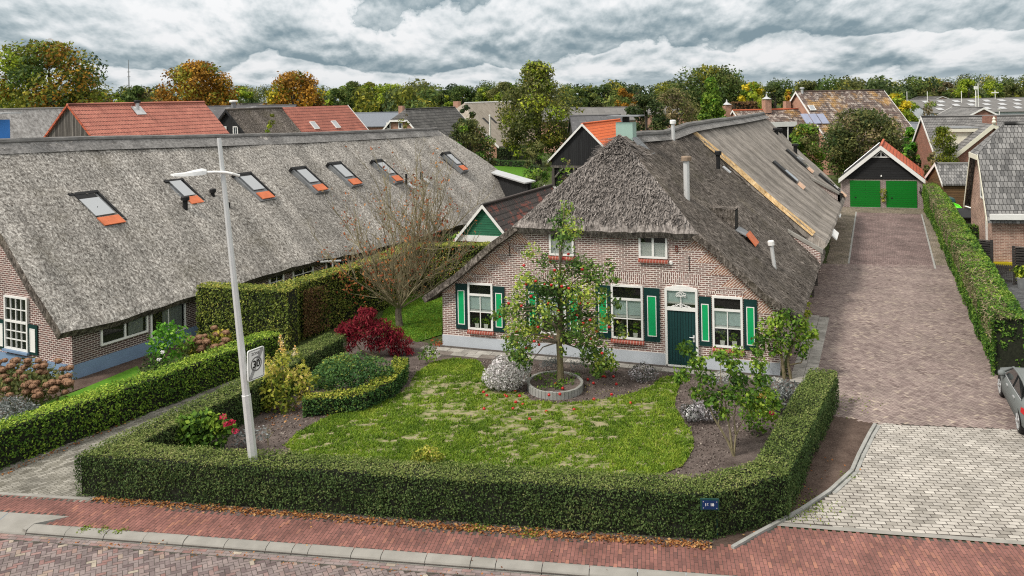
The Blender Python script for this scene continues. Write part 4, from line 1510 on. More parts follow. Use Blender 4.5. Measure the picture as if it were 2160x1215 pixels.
for sx in (-1, 1):
    mb.tube([tp(0, 2.33), tp(sx * .09, 2.28), tp(sx * .2, 2.22), tp(sx * .36, 2.2)], .013, 'white', 5)
    for x, z, r in ((.1, 2.24, .05), (.19, 2.225, .045), (.28, 2.215, .03), (.07, 2.68, .05), (.13, 2.66, .045), (.15, 2.6, .035), (.03, 2.73, .035), (.07, 2.6, .03)):
        pts = [tp(sx * (x + r * math.cos(t)), z + r * math.sin(t)) for t in np.linspace(0, 5.4, 9)]
        mb.tube(pts, .011, 'white', 5)
    mb.tube([tp(0, 2.56), tp(sx * .06, 2.64), tp(sx * .13, 2.62)], .012, 'white', 5)
mb.build('tree_ornament', fan)
# small wall fittings
mb = MB()
mb.box(wf(9.86, 4.05), ax, (-.012, .012), (-.52, .02), (.0, .03), 'iron')
mb.build('wall_anchor', house)
mb = MB()
mb.box(wf(2.93, 4.05), ax, (-.012, .012), (-.3, .1), (.0, .03), 'iron')
mb.build('wall_anchor', house)
mb = MB()
for x, z in (((-.05, -.025), (-.1, .1)), ((.025, .05), (-.1, .1)), ((-.05, .05), (.075, .11)), ((-.05, .05), (-.11, -.075))):
    mb.box(wf(9.42, 4.3), ax, x, z, (.0, .03), 'rust')
mb.build('wall_plate', house)
mb = MB()
mb.lathe(wf(9.2, 3.78) + ND * .002, [(.075, 0), (.075, .03), (.05, .04), (.001, .04)], 'white', 16, ND)
mb.build('wall_lamp', house)

# roof
APX = hl(6.35, 3.7, 8.15)
R14 = hl(7.0, 14.2, 8.0)
R14b = hl(6.9, 14.2, 8.05)
R38 = hl(7.75, 38.5, 8.0)
hipR, hipL = hl(10.3, -.42, 4.95), hl(3.2, -.42, 4.95)
rb = MB()
gR, nR = thatch_slope(rb, [hl(13.75, -.3, 2.02), hl(12.9, -.36, 2.68), hipR, (hipR + APX) / 2 + nrm(HU) * .12, APX],
                      [hl(13.75, 14.4, 1.9), hl(12.9, 14.4, 2.7), hl(10.3, 14.4, 4.98), (hl(10.3, 14.4, 4.98) + R14) / 2, R14], 'thatch_old', 44, .23, .075, 1, rows=28, tail='thatch_old')
gL, nL = thatch_slope(rb, [hl(-.75, -.3, 1.95), hl(.2, -.36, 2.62), hipL, (hipL + APX) / 2 - nrm(HU) * .1, APX],
                      [hl(-.75, 38, 1.95), hl(.2, 38, 2.62), hl(3.2, 38, 4.95), (hl(3.2, 38, 4.95) + R38) / 2, R38], 'thatch_old', 44, .24, .05, 2, rows=28)
gH, nH = thatch_slope(rb, [hipL + HU * .02, (hipL + APX) / 2 - HU * .1 - HV * .1, APX + ND * .1 + Z * .1], [hipR - HU * .02, (hipR + APX) / 2 + HU * .1 - HV * .1, APX + ND * .1 + Z * .1],
                      'thatch_hip', 26, .32, .06, 3, rows=22)
# loose reed ends
for g_, n_, m_, k_, sz_ in ((gR, nR, 'thatch_old', 6500, .2), (gH, nH, 'thatch_hip', 6000, .3)):
    ii, jj = rng.integers(2, g_.shape[0] - 1, k_), rng.integers(0, g_.shape[1] - 1, k_)
    a_, b_ = rng.uniform(0, 1, (2, k_, 1))
    P_ = (g_[ii, jj] * (1 - a_) + g_[ii + 1, jj] * a_) * (1 - b_) + (g_[ii, jj + 1] * (1 - a_) + g_[ii + 1, jj + 1] * a_) * b_
    dn = nrm(g_[0, g_.shape[1] // 2] - g_[-1, g_.shape[1] // 2])
    reed(rb, P_, dn, n_, m_, sz_, .14, .05)
# shaggy cone of reed round the apex
for i in range(1100):
    t_ = rng.uniform(0, 1)
    a_ = rng.uniform(-1.25, 1.25)
    d_ = nrm(-HV * math.cos(a_) * .95 + HU * math.sin(a_) * .95 - Z * .8)
    p_ = APX + Z * .12 + d_ * (.1 + 1.1 * t_)
    reed(rb, p_[None], d_, nrm(np.cross(np.cross(d_, Z), d_)) * np.sign(np.cross(np.cross(d_, Z), d_)[2] + 1e-9), 'thatch_hip', .6, .06, .06)
roof = rb.build('roof', house)
# newer thatch behind: raised, with the strip of golden straw along its front edge
nb_ = MB()
front = [hl(13.95, 12.0, 2.62), hl(13.2, 12.5, 3.08), hl(11.3, 13.5, 4.5), hl(9.2, 14.2, 6.25), R14b + Z * .16]
back = [hl(13.95, 38.6, 1.95), hl(13.2, 38.6, 2.6), hl(11.3, 38.6, 4.5), hl(9.3, 38.6, 6.5), R38 + Z * .12]
gN, nN = thatch_slope(nb_, front, back, 'thatch_new', 56, .4, .035, 5, rows=26, tail='thatch_new')
NP_ = gN[13, 28]
UPN = nrm(gN[-1, 28] - gN[0, 28])
ns = lambda px, py: onplane(px, py, NP_, nN)
newt = nb_.build('newer_thatch', roof)
newt['label'] = 'smoother pale grey thatch on the rear half'
mb = MB()
for i in range(12):
    s0, s1 = .22 + .78 * i / 12, .22 + .78 * (i + 1) / 12
    x = np.linspace(0, 1, 5)
    al = lambda s: np.array([np.interp(s, x, [p[k] for p in front]) for k in range(3)])
    w0, w1 = (.17 + .1 * math.sin(s0 * 9)), (.17 + .1 * math.sin(s1 * 9))
    a, b = al(s0), al(s1)
    up = nN * .075
    mb.poly([a - HV * .16 - nN * .12, a + HV * w0 + up, b + HV * w1 + up, b - HV * .16 - nN * .12][::-1], 'straw')
mb.build('straw_strip', roof)
mb = MB()
rp = [APX + HV * .9 + Z * .06, hl(6.5, 6.5, 8.18), hl(6.7, 10, 8.06), R14b + Z * .22, hl(7.2, 20, 8.28), hl(7.4, 27, 8.22), hl(7.6, 34, 8.2), R38 + Z * .22 + HV * .3]
for i in range(len(rp) - 1):
    mb.tube([rp[i], rp[i + 1]], [.17, .17], 'ridge', 10)
    n_ = 3
    for sx in (1, -1):
        a, b = rp[i] + Z * .04, rp[i + 1] + Z * .04
        mb.poly([a, b, b + HU * sx * .5 - Z * .35, a + HU * sx * .5 - Z * .35][::sx], 'ridge')
mb.build('ridge', roof)
# chimney: sage green shaft, steel plate on struts, lead skirt
c0 = at(1321, 290, APX[1] + .7)
mb = MB()
mb.box(c0, (HU, HV, Z), (-.36, .36), (-.3, .3), (-.9, .66), 'sage')
chm = mb.build('chimney', roof)
mb = MB()
mb.box(c0, (HU, HV, Z), (-.12, .12), (-.12, .12), (.66, .9), 'iron')
mb.box(c0 + Z * .9, (nrm(HU + Z * .0), HV, Z), (-.68, .68), (-.5, .5), (0, .05), 'lead')
mb.build('chimney_cap', chm)
mb = MB()
for sx in (1, -1):
    mb.prism([c0 + HU * sx * .37 - HV * .42 - Z * .02, c0 + HU * sx * .37 + HV * .4 - Z * .02, c0 + HU * sx * 1.05 + HV * .4 - Z * .72, c0 + HU * sx * .8 - HV * .42 - Z * .6], (0, 0, .03), 'lead')
mb.box(c0 + HU * 1.0 - Z * .7, (HU, HV, Z), (-.12, .14), (-.4, .35), (.0, .03), 'metal')
mb.build('lead_skirt', chm)
# pipes on the right slope
RSp = (hl(6.46, 0, 8.1), np.cross(hl(6.46, 10, 8.1) - hl(6.46, 0, 8.1), hl(13.2, 0, 2.3) - hl(6.46, 0, 8.1)))
rs = lambda px, py: onplane(px, py, *RSp)
UPR = nrm(hl(6.46, 0, 8.1) - hl(13.2, 0, 2.3))
f_ = rs(1449, 425)
vent(roof, f_, 1.62, .12, 'alu', True, 'flue_pipe', flash=(UPR, HV, nR), capm='cap_tan')
f_ = rs(1634, 566)
vent(roof, f_, .92, .075, 'alu', True, 'flue_pipe', lean=Z - HU * .12, capm='white')
f_ = at(1420, 288, 40)
vent(roof, f_, .62, .085, 'alu', True, 'flue_pipe', capm='white')
for px, py, h_, r_ in ((1515, 345, .42, .095), (1634, 294, .55, .15), (1641, 293, .5, .13), (1674, 329, .6, .14)):
    vent(newt, ns(px, py) + nN * (.0 if px < 1600 else .2), h_, r_, 'black', True, 'roof_vent', flash=(UPR, HV, nN))
# opening in the old thatch: shadowed cheek painted black, red tile apron below
c1 = rs(1551, 486)
mb = MB()
mb.box(c1 - UPR * .1, (HV, HU, Z), (-.36, .36), (-.12, -.02), (-.1, .9), 'black')
dm = mb.build('roof_opening', roof)
mb = MB()
w0 = c1 - UPR * .1 - HU * .06
for sx in (-1, 1):
    o_ = HV * sx * .4
    q = [w0 + o_ * 1.15 + UPR * -.05, w0 + o_ + Z * .96 + HU * .05, w0 + o_ * .9 + UPR * 1.6 + nR * .03]
    mb.poly(q if sx < 0 else q[::-1], 'thatch_old')
mb.poly([w0 - HV * .4 + Z * .96 + HU * .05, w0 + HV * .4 + Z * .96 + HU * .05, w0 + HV * .36 + UPR * 1.6 + nR * .03, w0 - HV * .36 + UPR * 1.6 + nR * .03], 'thatch_old')
mb.build('raised_thatch', dm)
mb = MB()
mb.prism([c1 - HV * .48 + nR * .1, c1 + HV * .48 + nR * .1, c1 + HV * .46 - UPR * .5 + nR * .2, c1 - HV * .46 - UPR * .5 + nR * .2], nR * .04, 'lead')
mb.build('lead_apron', dm)
mb = MB()
for i in range(4):
    a = -.46 + .23 * i
    mb.prism([c1 + HV * a - UPR * .42 + nR * .25, c1 + HV * (a + .215) - UPR * .42 + nR * .25, c1 + HV * (a + .215) - UPR * 1.0 + nR * .13, c1 + HV * a - UPR * 1.0 + nR * .13], nR * .05, 'clay')
mb.build('tile_apron', dm)
for px, py in ((1470, 440), (1565, 420)):
    c1 = rs(px, py)
    mb = MB()
    mb.box(c1 + nR * .05, (HV, UPR, nR), (-.16, .16), (-.24, .24), (0, .03), 'metal')
    mb.build('lead_flashing', roof)
c1 = rs(1548, 407)
mb = MB()
mb.box(c1 + nR * .05, (HV, UPR, nR), (-.35, .35), (-.25, .25), (0, .05), 'concrete_old')
mb.build('roof_board', roof)
# roof windows in the newer thatch
for px, py, tx, ty in ((1663, 371, 1681, 385), (1683, 345, 1695, 362), (1752, 396, 1764, 403)):
    c1 = ns(px, py) + nN * (.05 if px < 1670 else .22)
    mb = MB()
    mb.box(c1, (HV, UPN, nN), (-.5, .5), (-.6, 1.25), (-.1, .08), 'black')
    sk = mb.build('roof_window', newt)
    mb = MB()
    mb.box(c1, (HV, UPN, nN), (-.36, .4), (-.6, .35), (.081, .12), 'skyglass')
    mb.build('pane', sk)
    c2 = c1 - UPN * .95
    mb = MB()
    mb.box(c2, (HV, UPN, nN), (-.42, .42), (-.24, .24), (-.02, .1), 'clay_pale')
    mb.build('tile_apron', sk)
# brick cheeks with beams where the thatch is lifted over the cart doors
for q0, q1, dz, dv, bh_ in (((1662, 497), (1726, 560), .0, 0, .62), ((1711, 383), (1767, 428), .62, 5.0, 0)):
    if dv:
        a, b = ns(*q0), ns(*q1)
    else:
        a, b = rs(*q0), rs(*q1)
        b = b + HU * .1
    top = b + Z * (dz or bh_)
    mb = MB()
    mb.prism([a + Z * .0, b - Z * .35, b, top, a + Z * .12], HV * .12, 'brick_main')
    ck = mb.build('brick_cheek', newt)
    mb = MB()
    mb.prism([a - HV * .1 + Z * .14, top - HV * .1 + HU * .12 - Z * .06, top - HV * .1 + HU * .12 + Z * .12, a - HV * .1 + Z * .3], HV * .24, 'concrete')
    mb.build('beam', ck)
    if dv:
        mb = MB()
        mb.poly([a + Z * .2 - HV * .05, top + Z * .1 + HU * .15 - HV * .05, b + HV * dv + HU * .15 + nN * .06, a + HV * dv * .8 + nN * .06], 'thatch_new')
        mb.poly([top + Z * .1 + HU * .15 - HV * .05, b + HV * dv + HU * .15 + nN * .06, b + HV * dv + HU * .15 - Z * .3, b + HU * .15 - Z * .3], 'dark_room')
        mb.build('lifted_thatch', ck)
mb = MB()
for v0, v1, z0, z1 in ((12.05, 12.35, 0, 2.6), (14.6, 14.85, 0, 2.5), (12.35, 14.6, 2.35, 2.6)):
    mb.box(hl(13.12, 0, 0), (HU, HV, Z), (-.15, .14), (v0, v1), (z0, z1), 'wood_mid')
mb.box(hl(13.0, 0, 0), (HU, HV, Z), (-.06, .04), (12.36, 14.59), (0, 2.34), 'wood_dark')
mb.build('cart_door', house)
mb = MB()
mb.box(ns(1757, 491) - nN * .02, (HV, UPN, nN), (-1.1, 1.1), (-.3, .25), (0, .06), 'white')
mb.build('eave_board', newt)
mb = MB()
mb.box(ns(1768, 452) - nN * .02, (HV, UPN, nN), (-.7, .7), (-.18, .18), (0, .06), 'white')
mb.build('eave_board', newt)


# ------------------------------------------------------------------ left farmhouse
LD = nrm(np.array([.45, .893, 0]))
LN = np.array([-LD[1], LD[0], 0])          # towards the hidden far side
L0 = np.array([-15.87, 29.57, 0])          # near eave corner, on the ground
ll = lambda a, b, z: L0 + LD * a + LN * b + Z * z          # a along the eave, b inwards
LPn = np.array([LD[1], -LD[0], 0])
lfarm = thing('long_thatched_farmhouse', 'long low farmhouse under a big grey thatched roof with a row of roof windows', 'farmhouse', ll(15, 5, 0))
LW, LLEN = 14.0, 40.3
wi = .45                                    # wall stands back under the eave
mb = MB()
mb.poly([ll(.35, wi, .5), ll(LLEN - .4, wi, .5), ll(LLEN - .4, wi, 1.82), ll(20, wi, 1.85), ll(12, wi, 2.15), ll(.35, wi, 2.1)], 'brick_left_shaded')
mb.poly([ll(.35, LW, 0), ll(.35, wi, 0), ll(.35, wi, 2.1), ll(.35, LW / 2, 8.2), ll(.35, LW, 2.2)], 'brick_left')
mb.poly([ll(39.9, wi, 0), ll(39.9, LW, 0), ll(39.9, LW, 1.8), ll(35.6, LW / 2, 7.2), ll(39.9, wi, 1.6)], 'wood_black')
mb.poly([ll(LLEN, LW, 0), ll(.35, LW, 0), ll(.35, LW, 2.1), ll(LLEN, LW, 2.1)], 'brick_left_shaded')
for k_ in range(6):
    f0, f1 = k_ / 6, (k_ + 1) / 6
    a = (wi + (LW / 2 - wi) * f0 * .75, 2.1 + 6.1 * f0 * .75)
    b = (wi + (LW / 2 - wi) * f1 * .75, 2.1 + 6.1 * f1 * .75)
    mb.poly([ll(.346, a[0], a[1]), ll(.346, b[0], b[1]), ll(.346, a[0] + .62, a[1])], 'brick_tumble', rot=math.radians(45) + math.pi / 2)
mb.build('wall', lfarm)
mb = MB()
mb.box(ll(0, 0, 0), (LD, LN, Z), (.32, LLEN - .4), (wi - .03, wi + .3), (0, .52), 'plinth_blue')
mb.box(ll(0, 0, 0), (LD, LN, Z), (.315, .6), (wi + .301, LW), (0, .52), 'plinth_blue')
mb.build('plinth', lfarm)
UL = -LN                                    # wall faces: side wall looks along -LN, gable looks along -LD
lw_ = lambda a, z: ll(a, wi, z)


def lpix(px, py):
    q = onplane(px, py, ll(0, wi, 0), LPn)
    return np.dot(q - L0, LD), q[2]


def lfpix(px, py):
    q = onplane(px, py, ll(.35, 0, 0), LD)
    return np.dot(q - L0, LN), q[2]


a0, z0 = lpix(211, 729)
a1, z1 = lpix(273, 668)
window(lfarm, lw_(a0, z0 - .02), LD, UL, 2.1, .98, 0, 2, 1, split=True, curtain=('curtain_grey', ((.58, .9),), .1, .9), name='window')
a0, _ = lpix(316, 700)
window(lfarm, lw_(a0, .55), LD, UL, 1.75, 1.6, 0, 2, 1, curtain=('curtain_grey', ((.34, .9),), .05, .95))
a0, _ = lpix(566, 600)
window(lfarm, lw_(a0, .85), LD, UL, 1.0, 1.1, 0, 2, 2)
a0, _ = lpix(616, 590)
window(lfarm, lw_(a0, .85), LD, UL, 1.5, 1.12, 0, 2, 2)
a0, _ = lpix(686, 565)
window(lfarm, lw_(a0, 1.05), LD, UL, 1.9, .75, 0, 4, 1)
b0, z0 = lfpix(62, 732)
b1, z1 = lfpix(12, 622)
GW = abs(b1 - b0)
window(lfarm, ll(.35, max(b0, b1), .72), -LN, -LD, GW + .02, z1 - .72 + .02, .95, 4, 3, tcols=4, trows=2, dep=.09, bw=.03)
mb = MB()
mb.box(ll(.35, max(b0, b1) + .06, 0), (-LN, -LD, Z), (0, GW + .14), (0, .16), (.63, .71), 'plinth_blue')
mb.build('window_sill', lfarm)
bs, zs_ = lfpix(64, 735)
shutter(lfarm, ll(.35, min(b0, b1) - .02, .66), -LN, -LD, .52, 1.12, 'green_dark', 'white')
shutter(lfarm, ll(.35, max(b0, b1) + .55, .66), -LN, -LD, .52, 1.12, 'green_dark', 'white')

rb = MB()
ez = [1.93, 1.84, 1.87, 1.93, 1.95, 1.98, 1.75, 1.66, 1.66, 1.72, 1.72]
rz = lambda a: float(np.interp(a, [0, 6, 12, 20, 30, 43], [8.5, 8.36, 8.12, 7.85, 7.62, 7.36]))
HWD = 7.0
nrow = 13
# eave follows a gently wavy line, so the slope is built strip by strip between sampled sections
secs = np.linspace(-.35, LLEN, 9)
ezf = lambda a: float(np.interp(a, [0, 1.1, 2.5, 5.5, 8.5, 12, 18, 23, 28, 36, 41], ez))
V_, nv_, rw_ = [], 90, 30
g = np.zeros((rw_ + 1, nv_ + 1, 3))
for j in range(nv_ + 1):
    for i in range(rw_ + 1):
        s = i / rw_
        a = -.35 + (40.4 - 4.5 * s + .35) * j / nv_      # the far end leans in towards the ridge
        zz_ = ezf(a) + (rz(a) - ezf(a)) * s + .22 * math.sin(math.pi * s) * .5
        g[i, j] = ll(a, HWD * s, zz_)
nL2 = nrm(np.cross(g[0, -1] - g[0, 0], g[-1, 40] - g[0, 40]))
nL2 = nL2 if nL2[2] > 0 else -nL2
g += nL2 * (wob(g, 1.1, 11) * .045 + wob(g, .33, 14) * .07)[..., None]
g[0] += rng.normal(0, .015, (nv_ + 1, 3)) - nL2 * .05
u_ = nrm(np.cross(Z, nL2))
v_ = np.cross(nL2, u_)
Vg = g.reshape(-1, 3)
Q = np.array([(i * (nv_ + 1) + j, i * (nv_ + 1) + j + 1, (i + 1) * (nv_ + 1) + j + 1, (i + 1) * (nv_ + 1) + j) for i in range(rw_) for j in range(nv_)])
rb.quads(Vg, Q, 'thatch_left', uv=np.stack([Vg[Q] @ u_, Vg[Q] @ v_], -1))
lo = (g - nL2 * .34).reshape(-1, 3)
rb.quads(lo, Q[:, ::-1], 'thatch_old', uv=np.stack([lo[Q[:, ::-1]] @ u_, lo[Q[:, ::-1]] @ v_], -1))
lg = lo.reshape(g.shape)
for la, lb in ((g[0], lg[0]), (g[:, 0], lg[:, 0]), (g[:, -1], lg[:, -1])):
    for i in range(len(la) - 1):
        rb.poly([la[i], la[i + 1], lb[i + 1], lb[i]], 'thatch_old')
# far slope
for (a, b, b2) in ((-.35, 20, 20), (20, 35.9, 40.4)):
    rb.prism([ll(a, HWD, rz(a)), ll(b, HWD, rz(b)), ll(b2, LW + .4, 1.8), ll(a, LW + .4, 1.8)], (0, 0, -.3), 'thatch_left')
k_ = 5000
ii, jj = rng.integers(2, rw_, k_), rng.integers(0, nv_, k_)
a_, b_ = rng.uniform(0, 1, (2, k_, 1))
P_ = (g[ii, jj] * (1 - a_) + g[ii + 1, jj] * a_) * (1 - b_) + (g[ii, jj + 1] * (1 - a_) + g[ii + 1, jj + 1] * a_) * b_
dnL = nrm(g[0, 40] - g[-1, 40])
reed(rb, P_, dnL, nL2, 'thatch_left', .15, .22, .035)
lroof = rb.build('roof', lfarm)
mb = MB()
for j in range(0, nv_, 5):
    a, b = -.35 + (35.9 + .35) * j / nv_, -.35 + (35.9 + .35) * min(nv_, j + 5) / nv_
    pa, pb = ll(a, HWD, rz(a) + .03), ll(b, HWD, rz(b) + .03)
    mb.tube([pa, pb], .15, 'ridge', 8)
    wz = .05 * math.sin(j * 1.3)
    mb.poly([pa + Z * .05, pb + Z * .05, pb - LN * (.62 + wz) - Z * .48, pa - LN * (.62 + wz) - Z * .48][::-1], 'ridge')
mb.build('ridge', lroof)
ULs = -dnL
lsl = lambda px, py: onplane(px, py, g[rw_ // 2, nv_ // 3], nL2)
# roof windows sunk in the thatch, each with lead and an orange tile at its foot
for n_, (gx, gy, ox, oy, hw, tx, ty) in enumerate(((203, 441, 238, 467, .5, 193, 413), (382, 402, 412, 424, .36, 374, 388), (530, 390, 561, 414, .44, 516, 374), (647, 375, 675, 398, .42, 634, 360),
                                                    (722, 364, 749, 385, .42, 709, 350), (812, 358, 836, 379, .36, 800, 343), (955, 339, 976, 356, .34, 945, 326))):
    C = lsl(gx, gy)
    T, Bq = lsl(tx, ty), lsl(ox, oy)
    lt, lb = np.dot(T - C, ULs), np.dot(Bq - C, ULs)
    ax = (LD, ULs, nL2)
    mb = MB()
    w_ = hw + .13
    # shade of the sunk slot painted as black cheek and head, plus the frame
    mb.box(C, ax, (-w_, w_), (lb - .3, lt + .25), (-.16, .098), 'lead')
    mb.box(C, ax, (w_ - .05, w_ + .05), (lb - .1, lt + .2), (-.1, .16), 'black')
    mb.box(C, ax, (-w_ - .06, w_ + .06), (lt + .08, lt + .22), (-.1, .17), 'black')
    s_ = mb.build('roof_window', lroof)
    mb = MB()
    mb.box(C, ax, (-hw, hw * .8), (-.52, .5), (.13, .19), 'skyglass')
    mb.box(C, ax, (-hw, hw * .8), (.5, lt + .08), (.10, .16), 'black')  # shaded upper part of the slot painted black above the glass
    mb.build('pane', s_)
    mb = MB()
    mb.prism([C + LD * x + ULs * y + nL2 * z for x, y, z in ((-hw, lb + .24, .12), (hw, lb + .24, .12), (hw, lb - .24, .135), (-hw, lb - .24, .135))], nL2 * .05, 'clay')
    mb.build('tile_apron', s_)
for px, py, h_, r_, cp in ((391, 446, .52, .11, True), (449, 418, .28, .09, True), (482, 440, .3, .08, False), (857, 383, .5, .07, False), (889, 372, .3, .09, False)):
    vent(lroof, lsl(px, py), h_, r_, 'black', cp, 'roof_vent', flash=(ULs, LD, nL2))
# blue chimney at the near end of the ridge
c_ = at(-12, 300, 35.2)
mb = MB()
mb.box(c_, (LD, LN, Z), (-.42, .42), (-.42, .42), (-.9, .95), 'blue_paint')
ch = mb.build('chimney', lroof)
mb = MB()
mb.box(c_, (LD, LN, Z), (-.1, .1), (-.1, .1), (.95, 1.2), 'black')
mb.box(c_, (np.array([1., 0, 0]), np.array([0, 1., 0]), Z), (-.85, .78), (-.7, .7), (1.2, 1.25), 'metal')
mb.build('chimney_cap', ch)
mb = MB()
mb.prism([c_ + LD * -.7 - LN * .35 - Z * .12, c_ + LD * .75 - LN * .35 - Z * .12, c_ + LD * .95 - LN * .95 - Z * .62, c_ - LD * .9 - LN * .95 - Z * .62], (0, 0, .06), 'metal')
mb.build('lead_skirt', ch)
# awning bar at the far window
mb = MB()
p_ = at(700, 552, 41)
mb.box(p_, (nrm(np.array([1, .2, 0])), np.array([-.2, 1, 0]), Z), (-.55, .45), (-.05, .05), (0, .06), 'alu')
mb.box(p_, (nrm(np.array([1, .2, 0])), np.array([-.2, 1, 0]), Z), (.0, .07), (-.04, .04), (-.5, 0), 'alu')
mb.build('awning', lfarm)

# ------------------------------------------------------------------ buildings behind
U2, V2 = HU[:2], HV[:2]


def foot(px, py_, D):
    p = at(px, py_, D)
    return np.array([p[0], p[1], 0.])


def zat(px, py, D):
    return at(px, py, D)[2]


# red pantile barn with bleached gable
a = at(145, 222, 58)
root, P, rf = gable('red_tiled_barn', 'barn with worn red pantile roof and bleached plank gable behind the long thatch', 'barn', np.array([a[0], a[1], 0]) - HU * 4.2, HU, HV, 8.4, 12.6, 5.6, a[2],
                    'wood_grey', roof='tile_red', verge='tile_orange2', over=.1, eover=.3, cap='tile_red', back=False, vw=.1)
pp = P(5.3, 5.6, 0)
vp = onplane(290, 232, P(4.2, 0, a[2]), np.cross(HV, nrm(HU * 4.2 - Z * (a[2] - 5.6))))
vent(root, vp, .55, .14, 'metal', True, 'flue_pipe', capm='black')
mb = MB()
dwn = nrm(HU * 4.2 - Z * (a[2] - 5.6))
nn_ = nrm(np.cross(HV, dwn))
nn_ = nn_ if nn_[2] > 0 else -nn_
mb.box(vp + nn_ * .06, (HV, dwn, nn_), (-.45, .45), (-.3, .55), (0, .03), 'metal')
mb.build('lead_flashing', rf)

# black boarded barn, dark thatch in front, red tiles behind
a = at(480, 232, 75)
root, P, rf = gable('black_boarded_barn', 'black boarded barn half thatched and half red tiled with two small white windows', 'barn', np.array([a[0], a[1], 0]) - HU * 3.6, HU, HV, 7.2, 7.2, 5.4, a[2],
                    'wood_black', roof='thatch_old', verge='wood_black', over=.2, eover=.3, cap='thatch_old', back=False, vw=.2)
for x_ in (2.95, 4.2):
    window(root, P(x_, -.01, 7.0), HU, -HV, .55, .75, 0, 2, 1, fw=.09)
rb = MB()
zr0 = a[2] + .1
for side in (0, 1):
    e, m_ = (-.4, 3.6) if side == 0 else (7.6, 3.6)
    zl = zr0 - (zr0 - 5.4) * 4.0 / 3.6
    q = [P(e, 7.45, zl), P(e, 18.5, zl), P(m_, 18.5, zr0), P(m_, 7.45, zr0)]
    rb.prism(q if side == 0 else q[::-1], (0, 0, -.15), 'tile_red2')
rt = rb.build('tiled_roof', root)
mb = MB()
mb.prism([P(3.6, 18.53, zr0 + .06), P(7.62, 18.53, zr0 + .06 - (zr0 - 5.4) * 4.02 / 3.6), P(7.62, 18.53, zr0 - .25 - (zr0 - 5.4) * 4.02 / 3.6), P(3.6, 18.53, zr0 - .3)], HV * .06, 'white')
mb.build('verge_board', rt)
dwn = nrm(HU * 3.6 - Z * (zr0 - 5.4))
nn_ = nrm(np.cross(HV, dwn))
nn_ = nn_ if nn_[2] > 0 else -nn_
for px, py in ((663, 265), (708, 263)):
    roof_window(rt, onplane(px, py, P(3.6, 10, zr0), nn_) + nn_ * .03, -dwn, HV, nn_, .8, 1.0, frame='white')
vent(root, at(493, 228, 77), .55, .22, 'lead', True, 'flue_pipe', capm='white')
mb = MB()
mb.poly([P(7.2, 7.2, 0), P(7.2, 18.4, 0), P(7.2, 18.4, 5.4), P(7.2, 7.2, 5.4)], 'wood_black')
mb.poly([P(7.2, 18.4, 0), P(0, 18.4, 0), P(0, 18.4, 5.4), P(3.6, 18.4, zr0 - .1), P(7.2, 18.4, 5.4)], 'wood_black')
mb.build('rear_wall', root)

# pale thatch far left
a = at(-60, 233, 82)
root, P, rf = gable('grey_thatched_farmhouse', 'pale grey thatched farmhouse roof at the left edge behind the blue chimney', 'farmhouse', np.array([a[0], a[1], 0]) - HU * 6, HU, HV, 12, 19, 3, a[2],
                    'brick_left', roof='thatch_grey', verge=None, over=.3, eover=.6, cap='thatch_grey', thick=.3)
# long grey sheds between the roofs
for (px, py, D, w_, L_, ze, zr, m_, lb, nm) in (
        (800, 238, 140, 22, 9, 4.2, None, 'sheet_blue', 'long low shed with blue grey roof in front of the wood', 'farm_shed'),
        (400, 226, 118, 30, 10, 4.5, None, 'sheet_dark', 'low dark shed roof under the broad orange oak', 'farm_shed'),
        (520, 219, 150, 24, 8, 5, None, 'sheet_grey', 'grey shed roof between the two orange oaks', 'farm_shed'),
        (1235, 228, 150, 16, 10, 5, None, 'sheet_grey', 'light grey sheet roof right of the tall green tree', 'farm_shed'),
        (1290, 226, 230, 40, 10, 4, None, 'sheet_grey', 'long pale shed at the edge of the far field', 'farm_shed')):
    a = at(px, py, D)
    zr = a[2]
    gable(nm, lb, 'shed', np.array([a[0] + w_ / 2, a[1] - L_ / 2, 0]), (0, 1), (-1, 0), L_, w_, zr - 2.0, zr, 'brick_far', roof=m_, verge=None, over=.2, eover=.3)
# brick house with dark roof and half-hip
a = at(847, 231, 110)
root, P, rf = gable('brick_house', 'salmon brick house with dark half hipped roof and white gable trim', 'house', np.array([a[0], a[1] - 1.5, 0]) - HU * 4.2, HU, HV, 8.4, 15, 3.9, a[2], 'brick_far',
                    roof='tile_far', hip=1.35, over=.35, eover=.5, vw=.22)
window(root, P(2.2, -.01, 6.0), HU, -HV, .6, .85, 0, 1, 1, fw=.12)
window(root, P(3.95, -.01, 6.0), HU, -HV, .6, .85, 0, 1, 1, fw=.12)
mb = MB()
mb.box(at(847, 231, 112), (HU, HV, Z), (-.3, .3), (-.3, .3), (-.6, .5), 'brick_far')
mb.build('chimney', rf)
# pale thatched farmhouse
a = at(960, 219, 142)
root, P, rf = gable('pale_thatched_farmhouse', 'pale tan thatched farmhouse with hipped front behind the tall green tree', 'farmhouse', np.array([a[0], a[1] - 4, 0]) - HU * 7.0, HU, HV, 14.5, 28, 2.4, a[2] + .1, 'brick_far',
                    roof='thatch_pale', hip=3.0, over=.4, eover=.6, cap='white', thick=.4, vw=.25)
for x_ in (3.2, 5.2, 8.0):
    window(root, P(x_, -.01, 4.3), HU, -HV, 1.0, 1.2, 0, 2, 1, fw=.14)
shutter(root, P(4.3, -.01, 4.2), HU, -HV, .7, 1.2, 'green_panel', 'white')
mb = MB()
mb.box(at(964, 219, 147), (HU, HV, Z), (-.5, .5), (-.5, .5), (-.8, .45), 'brick_far')
mb.build('chimney', rf)
dwn = nrm(HU * 7.25 - Z * (a[2] - 2.2))
nn_ = nrm(np.cross(HV, dwn))
nn_ = nn_ if nn_[2] > 0 else -nn_
